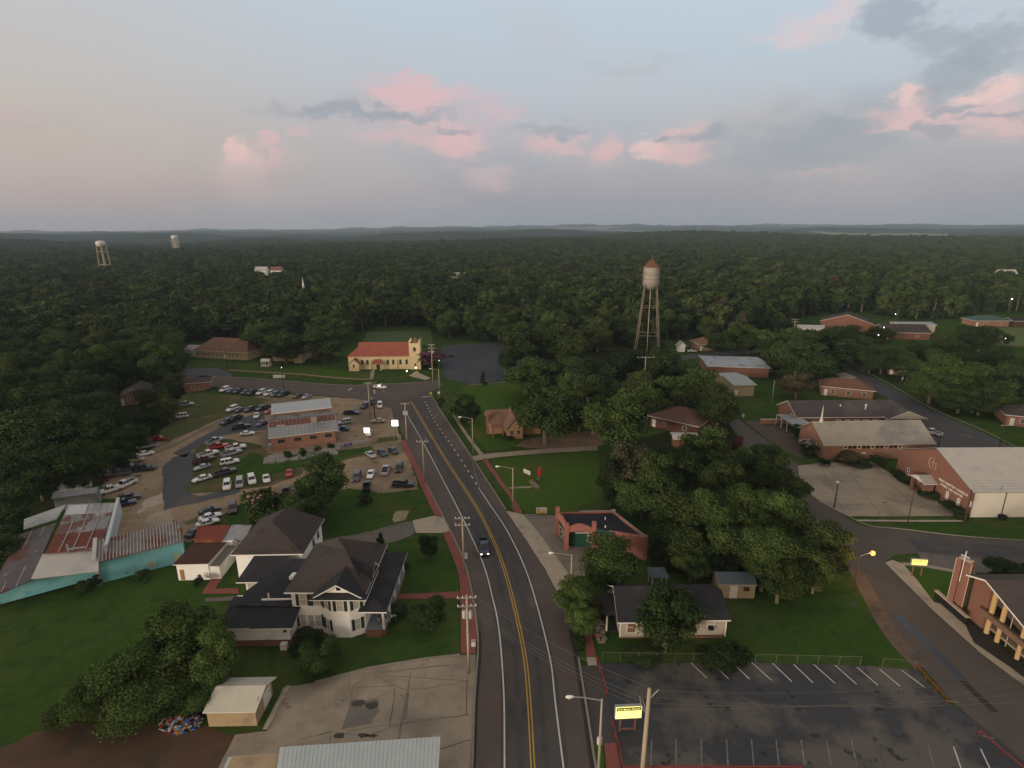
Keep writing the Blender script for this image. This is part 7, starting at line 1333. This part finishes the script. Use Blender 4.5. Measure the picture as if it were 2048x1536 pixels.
for (k, cx, yt, w, h) in [('oak', 15, 800, 160, 15), ('doak', 90, 812, 150, 14), ('oak', 170, 812, 110, 13), ('doak', 40, 880, 150, 12), ('oak', 125, 880, 120, 11), ('doak', 15, 1015, 80, 6), ('doak', -30, 1060, 120, 7), ('doak', 10, 950, 110, 9), ('doak', 70, 930, 100, 7), ('oak', 185, 870, 90, 9), ('oak', 235, 845, 70, 8), ('doak', 290, 820, 70, 8), ('oak', 345, 740, 40, 8), ('oak', 300, 765, 70, 11), ('doak', 335, 752, 60, 10), ('oak', 205, 800, 80, 12), ('doak', 270, 842, 60, 7), ('oak', 318, 806, 44, 6), ('doak', 215, 868, 60, 6), ('oak', 185, 905, 60, 6), ('doak', 150, 925, 60, 6), ('oak', 330, 786, 50, 8)]:
    pt(k, cx, yt, w, h, 'dark tree at the ragged edge of the left woods beside the car lot', 'tree', 'edge trees of the left woods')
# woods: everything behind this line of ground points is wooded, apart from clearings
front = [(-1200, 960), (-150, 960), (0, 905), (90, 905), (165, 880), (215, 868), (245, 850), (300, 815), (335, 795), (350, 760), (362, 712), (372, 684), (500, 690), (560, 690), (690, 690), (722, 668), (735, 656), (862, 654), (872, 676), (1000, 682), (1110, 705), (1150, 712), (1240, 700), (1340, 696), (1360, 686), (1450, 682), (1500, 676), (1510, 660), (1560, 668), (1590, 645), (1640, 625), (1740, 625), (1765, 636), (1870, 640), (1940, 640), (1945, 624), (2060, 624), (2300, 660), (3000, 700)]
clear_px = [((1357, 700), 9), ((1400, 696), 16), ((125, 755), 10), ((60, 690), 12), ((262, 800), 12), ((1293, 712), 8), ((1520, 672), 8), ((790, 668), 0)]
fx = [math.degrees(math.atan2(*G(*p))) for p in front]; fd = [math.hypot(*G(*p)) for p in front]
clears = [(*G(*p), r_) for p, r_ in clear_px]
for (px, py, hh) in ((509, 534, 16), (540, 534, 16.5), (888, 546, 15.5), (1996, 540, 16), (584, 572, 15.5)): clears.append((*G(px, py, hh), 8)); gx, gy = G(px, py+7, hh); clears.append((gx, gy, 8))
houses = [o for o in SC.objects if o.type == 'EMPTY' and o.parent is None and o.get('category') in ('house', 'cottage', 'store', 'barn', 'annex', 'chapel', 'outhouse', 'carport', 'water tower', 'shed', 'building', 'garage', 'store wing')]
for o in houses: clears.append((o.location.x+4*math.cos(o.rotation_euler.z), o.location.y+3+4*math.sin(o.rotation_euler.z), 9))
def pf(px, D):
    d = ray(px, 470); k = D/math.hypot(d[0], d[1]); return (d[0]*k, d[1]*k)
fields = [(pf(1720, 3700), 200, 420), (pf(1820, 3850), 170, 260), (pf(1925, 3300), 150, 300), (pf(1230, 5200), 420, 500), (pf(1160, 6900), 500, 300), (pf(300, 7500), 350, 300)]
cand = []; R2 = np.random.RandomState(5)
def wood(D0, D1, sp):
    n = int(D1*1.0/sp)
    xs = np.arange(-D1*.92, D1*.92, sp); ys = np.arange(0, D1, sp)
    gx, gy = np.meshgrid(xs, ys); gx = gx.ravel()+R2.uniform(-.42, .42, gx.size)*sp; gy = gy.ravel()+R2.uniform(-.42, .42, gy.size)*sp
    D = np.hypot(gx, gy); A = np.degrees(np.arctan2(gx, gy)); ok = (D >= D0) & (D < D1) & (abs(A) < 51) & (D > np.interp(A, fx, fd))
    return gx[ok], gy[ok], D[ok]
for (D0, D1, sp, sc) in ((0, 520, 8.2, 1.0), (520, 1000, 10.6, 1.3), (1000, 2400, 13.6, 1.6)):
    gx, gy, D = wood(D0, D1, sp)
    for x, y, d in zip(gx, gy, D):
        if any((x-a)**2+(y-b)**2 < r_*r_ for a, b, r_ in clears): continue
        if d < 420 and any((x-a)**2+(y-b)**2 < (r_*.9)**2 for a, b, r_ in TREES): continue
        cand.append((d, x, y, sc))
cand.sort()
nman = len([t for t in TREES]); n_ind = max(0, 292-sum(1 for o in SC.objects if o.get('category') == 'tree'))
kinds = ['oak', 'oak', 'wide', 'tall', 'pine', 'doak', 'boak', 'oak', 'boak']
for d, x, y, sc in cand[:n_ind]:
    left = x < -20; a = math.degrees(math.atan2(x, y))
    lb, gp = (('tree in the front ranks of the dark woods filling the left side', 'front trees of the left woods') if a < -22 else ('tree in the front ranks of the woods behind the church and junction', 'front trees of the woods behind the church') if a < 16 else ('tree in the front ranks of the woods right of the old water tower', 'front trees of the right-hand woods'))
    h = rnd.uniform(11, 16); tree(rnd.choice(kinds), x, y, h, rnd.uniform(4.6, 7.2), lb, 'tree', gp, z=float(terr(x, y)))
rest = np.array(cand[n_ind:])
if True:
    ex = [(d, x+rnd.uniform(-4, 4), y+rnd.uniform(-4, 4), sc) for d, x, y, sc in cand[:n_ind]]; BUSHX = ex
# the rest of the woods: one object that instances six light trees on points
pc = bpy.data.collections.new('wood_trees')
for i, (sh, nl, s) in enumerate((('round', 1100, .46), ('wide', 1100, .46), ('tall', 950, .42), ('round', 1100, .45), ('pine', 900, .40), ('round', 1000, .48), ('bush', 1000, .46))):
    me = tree_proto(101+i, sh, nl, s, 12, LEAF if i < 4 or i == 5 else LEAFD, joined=True); o = bpy.data.objects.new('tree', me); pc.objects.link(o)
bx = np.array(BUSHX); nb1 = len(bx); n = len(rest)
h = R2.uniform(10.5, 17, n); w = R2.uniform(4.6, 7.8, n)*rest[:, 3]; pick = R2.randint(0, 6, n); tall = R2.uniform(0, 1, n) < .07; h = np.where(tall, h+3, h)
near_ = rest[rest[:, 0] < 480].copy(); near_[:, 1:3] += R2.uniform(-3.5, 3.5, (len(near_), 2)); bsh = np.concatenate([bx, near_]); nb_ = len(bsh)
rest = np.concatenate([rest, bsh]); n += nb_; h = np.concatenate([h, R2.uniform(4.0, 7.0, nb_)]); w = np.concatenate([w, R2.uniform(3.0, 4.8, nb_)]); pick = np.concatenate([pick, np.full(nb_, 6)])
me = bpy.data.meshes.new('woods'); zz = terr(rest[:, 1], rest[:, 2]); me.vertices.add(n); me.vertices.foreach_set('co', np.stack([rest[:, 1], rest[:, 2], zz], 1).ravel())
sc_ = np.stack([w/4, w/4, h/10], 1)
for nm, tp, arr in (('scl', 'FLOAT_VECTOR', sc_.ravel()), ('rot', 'FLOAT', R2.uniform(0, 6.28, n)), ('pick', 'INT', pick.astype(np.int32))):
    at = me.attributes.new(nm, tp, 'POINT'); at.data.foreach_set('vector' if tp == 'FLOAT_VECTOR' else 'value', arr)
me.update(); wo_ = bpy.data.objects.new('woods', me); SC.collection.objects.link(wo_); tag(wo_, 'continuous dark green woods stretching back behind the town towards the horizon', 'woods', kind='stuff')
ng = bpy.data.node_groups.new('woods', 'GeometryNodeTree'); ng.interface.new_socket('Geometry', in_out='INPUT', socket_type='NodeSocketGeometry'); ng.interface.new_socket('Geometry', in_out='OUTPUT', socket_type='NodeSocketGeometry')
gi = ng.nodes.new('NodeGroupInput'); go = ng.nodes.new('NodeGroupOutput'); ip = ng.nodes.new('GeometryNodeInstanceOnPoints'); ci = ng.nodes.new('GeometryNodeCollectionInfo'); ci.inputs['Collection'].default_value = pc; ci.inputs['Separate Children'].default_value = True; ci.inputs['Reset Children'].default_value = True
def na(nm, tp): q = ng.nodes.new('GeometryNodeInputNamedAttribute'); q.data_type = tp; q.inputs[0].default_value = nm; return [o for o in q.outputs if o.enabled and o.name == 'Attribute'][0]
cx = ng.nodes.new('ShaderNodeCombineXYZ'); NL = ng.links.new; NL(na('rot', 'FLOAT'), cx.inputs[2]); NL(gi.outputs[0], ip.inputs['Points']); NL(ci.outputs[0], ip.inputs['Instance']); ip.inputs['Pick Instance'].default_value = True
NL(na('pick', 'INT'), ip.inputs['Instance Index']); NL(cx.outputs[0], ip.inputs['Rotation']); NL(na('scl', 'FLOAT_VECTOR'), ip.inputs['Scale']); NL(ip.outputs[0], go.inputs[0])
md = wo_.modifiers.new('woods', 'NODES'); md.node_group = ng
# far canopy rolling to the hills
FAR = mat('far canopy', (.028, .046, .021), (.040, .058, .027), .012, 1., spec=0, c3=(.054, .068, .033), s3=.0022, lo=.5, hi=.66, c4=(.026, .036, .024), s4=.02, lo4=.5, hi4=.56)
FIELD = mat('far field', (.16, .17, .08), (.20, .19, .10), .004, .95)
az_ = np.radians(np.linspace(-52, 52, 1500)); Ds = np.concatenate([np.linspace(2330, 5000, 150), np.geomspace(5020, 11500, 110)])
AA, DD = np.meshgrid(az_, Ds); XX = DD*np.sin(AA); YY = DD*np.cos(AA); R3 = np.random.RandomState(8)
infield = np.zeros(XX.shape, bool)
for (c, rx, ry) in fields: infield |= ((XX-c[0])/rx)**2+((YY-c[1])/ry)**2 < 1
cl = np.sin(XX*.031+1.3*np.sin(YY*.011))*np.sin(YY*.027+XX*.008); ZZ = terr(XX, YY)+np.where(infield, 10.5, 12.5+R3.uniform(-2.6, 2.6, XX.shape)+1.8*cl)
nr, nc_ = XX.shape; I = np.arange(nr*nc_).reshape(nr, nc_); Fq = np.stack([I[:-1, :-1], I[:-1, 1:], I[1:, 1:], I[1:, :-1]], -1).reshape(-1, 4)
me = bpy.data.meshes.new('far_woods'); me.vertices.add(nr*nc_); me.vertices.foreach_set('co', np.stack([XX, YY, ZZ], -1).ravel()); me.loops.add(len(Fq)*4); me.loops.foreach_set('vertex_index', Fq.ravel()); me.polygons.add(len(Fq)); me.polygons.foreach_set('loop_start', np.arange(len(Fq))*4); me.polygons.foreach_set('loop_total', np.full(len(Fq), 4))
me.materials.append(FAR); me.materials.append(FIELD); me.update(calc_edges=True); me.polygons.foreach_set('material_index', infield[:-1, :-1].ravel().astype(int))
fw_ = bpy.data.objects.new('far_woods', me); SC.collection.objects.link(fw_); tag(fw_, 'far rolling woods and hills fading blue under the horizon', 'woods', kind='stuff')
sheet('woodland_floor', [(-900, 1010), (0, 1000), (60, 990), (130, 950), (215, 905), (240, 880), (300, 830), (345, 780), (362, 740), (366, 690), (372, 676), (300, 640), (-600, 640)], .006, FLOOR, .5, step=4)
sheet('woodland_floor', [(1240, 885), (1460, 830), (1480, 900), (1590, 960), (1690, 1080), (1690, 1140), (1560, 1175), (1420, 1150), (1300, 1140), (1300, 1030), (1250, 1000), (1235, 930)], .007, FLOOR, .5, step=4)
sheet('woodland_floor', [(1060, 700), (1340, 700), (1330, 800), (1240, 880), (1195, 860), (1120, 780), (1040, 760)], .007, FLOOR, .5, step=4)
# ---------------------------------------------------------------- haze
mb = MB(); mb.box(-12800, -400, -40, 12800, 12600, 330); hz = mb.obj('haze', []); hz.data.materials.clear()
hm = bpy.data.materials.new('haze'); hm.use_nodes = True; t = hm.node_tree; t.nodes.clear(); pv = t.nodes.new('ShaderNodeVolumePrincipled'); pv.inputs['Color'].default_value = (.66, .82, 1, 1); pv.inputs['Density'].default_value = 9.5e-5; pv.inputs['Anisotropy'].default_value = 0
ou = t.nodes.new('ShaderNodeOutputMaterial'); t.links.new(pv.outputs[0], ou.inputs['Volume']); hz.data.materials.append(hm); tag(hz, 'thin evening haze over the woods', 'haze', kind='stuff'); hm.cycles.homogeneous_volume = True
print('OBJECTS', len(SC.objects), 'woods', n)
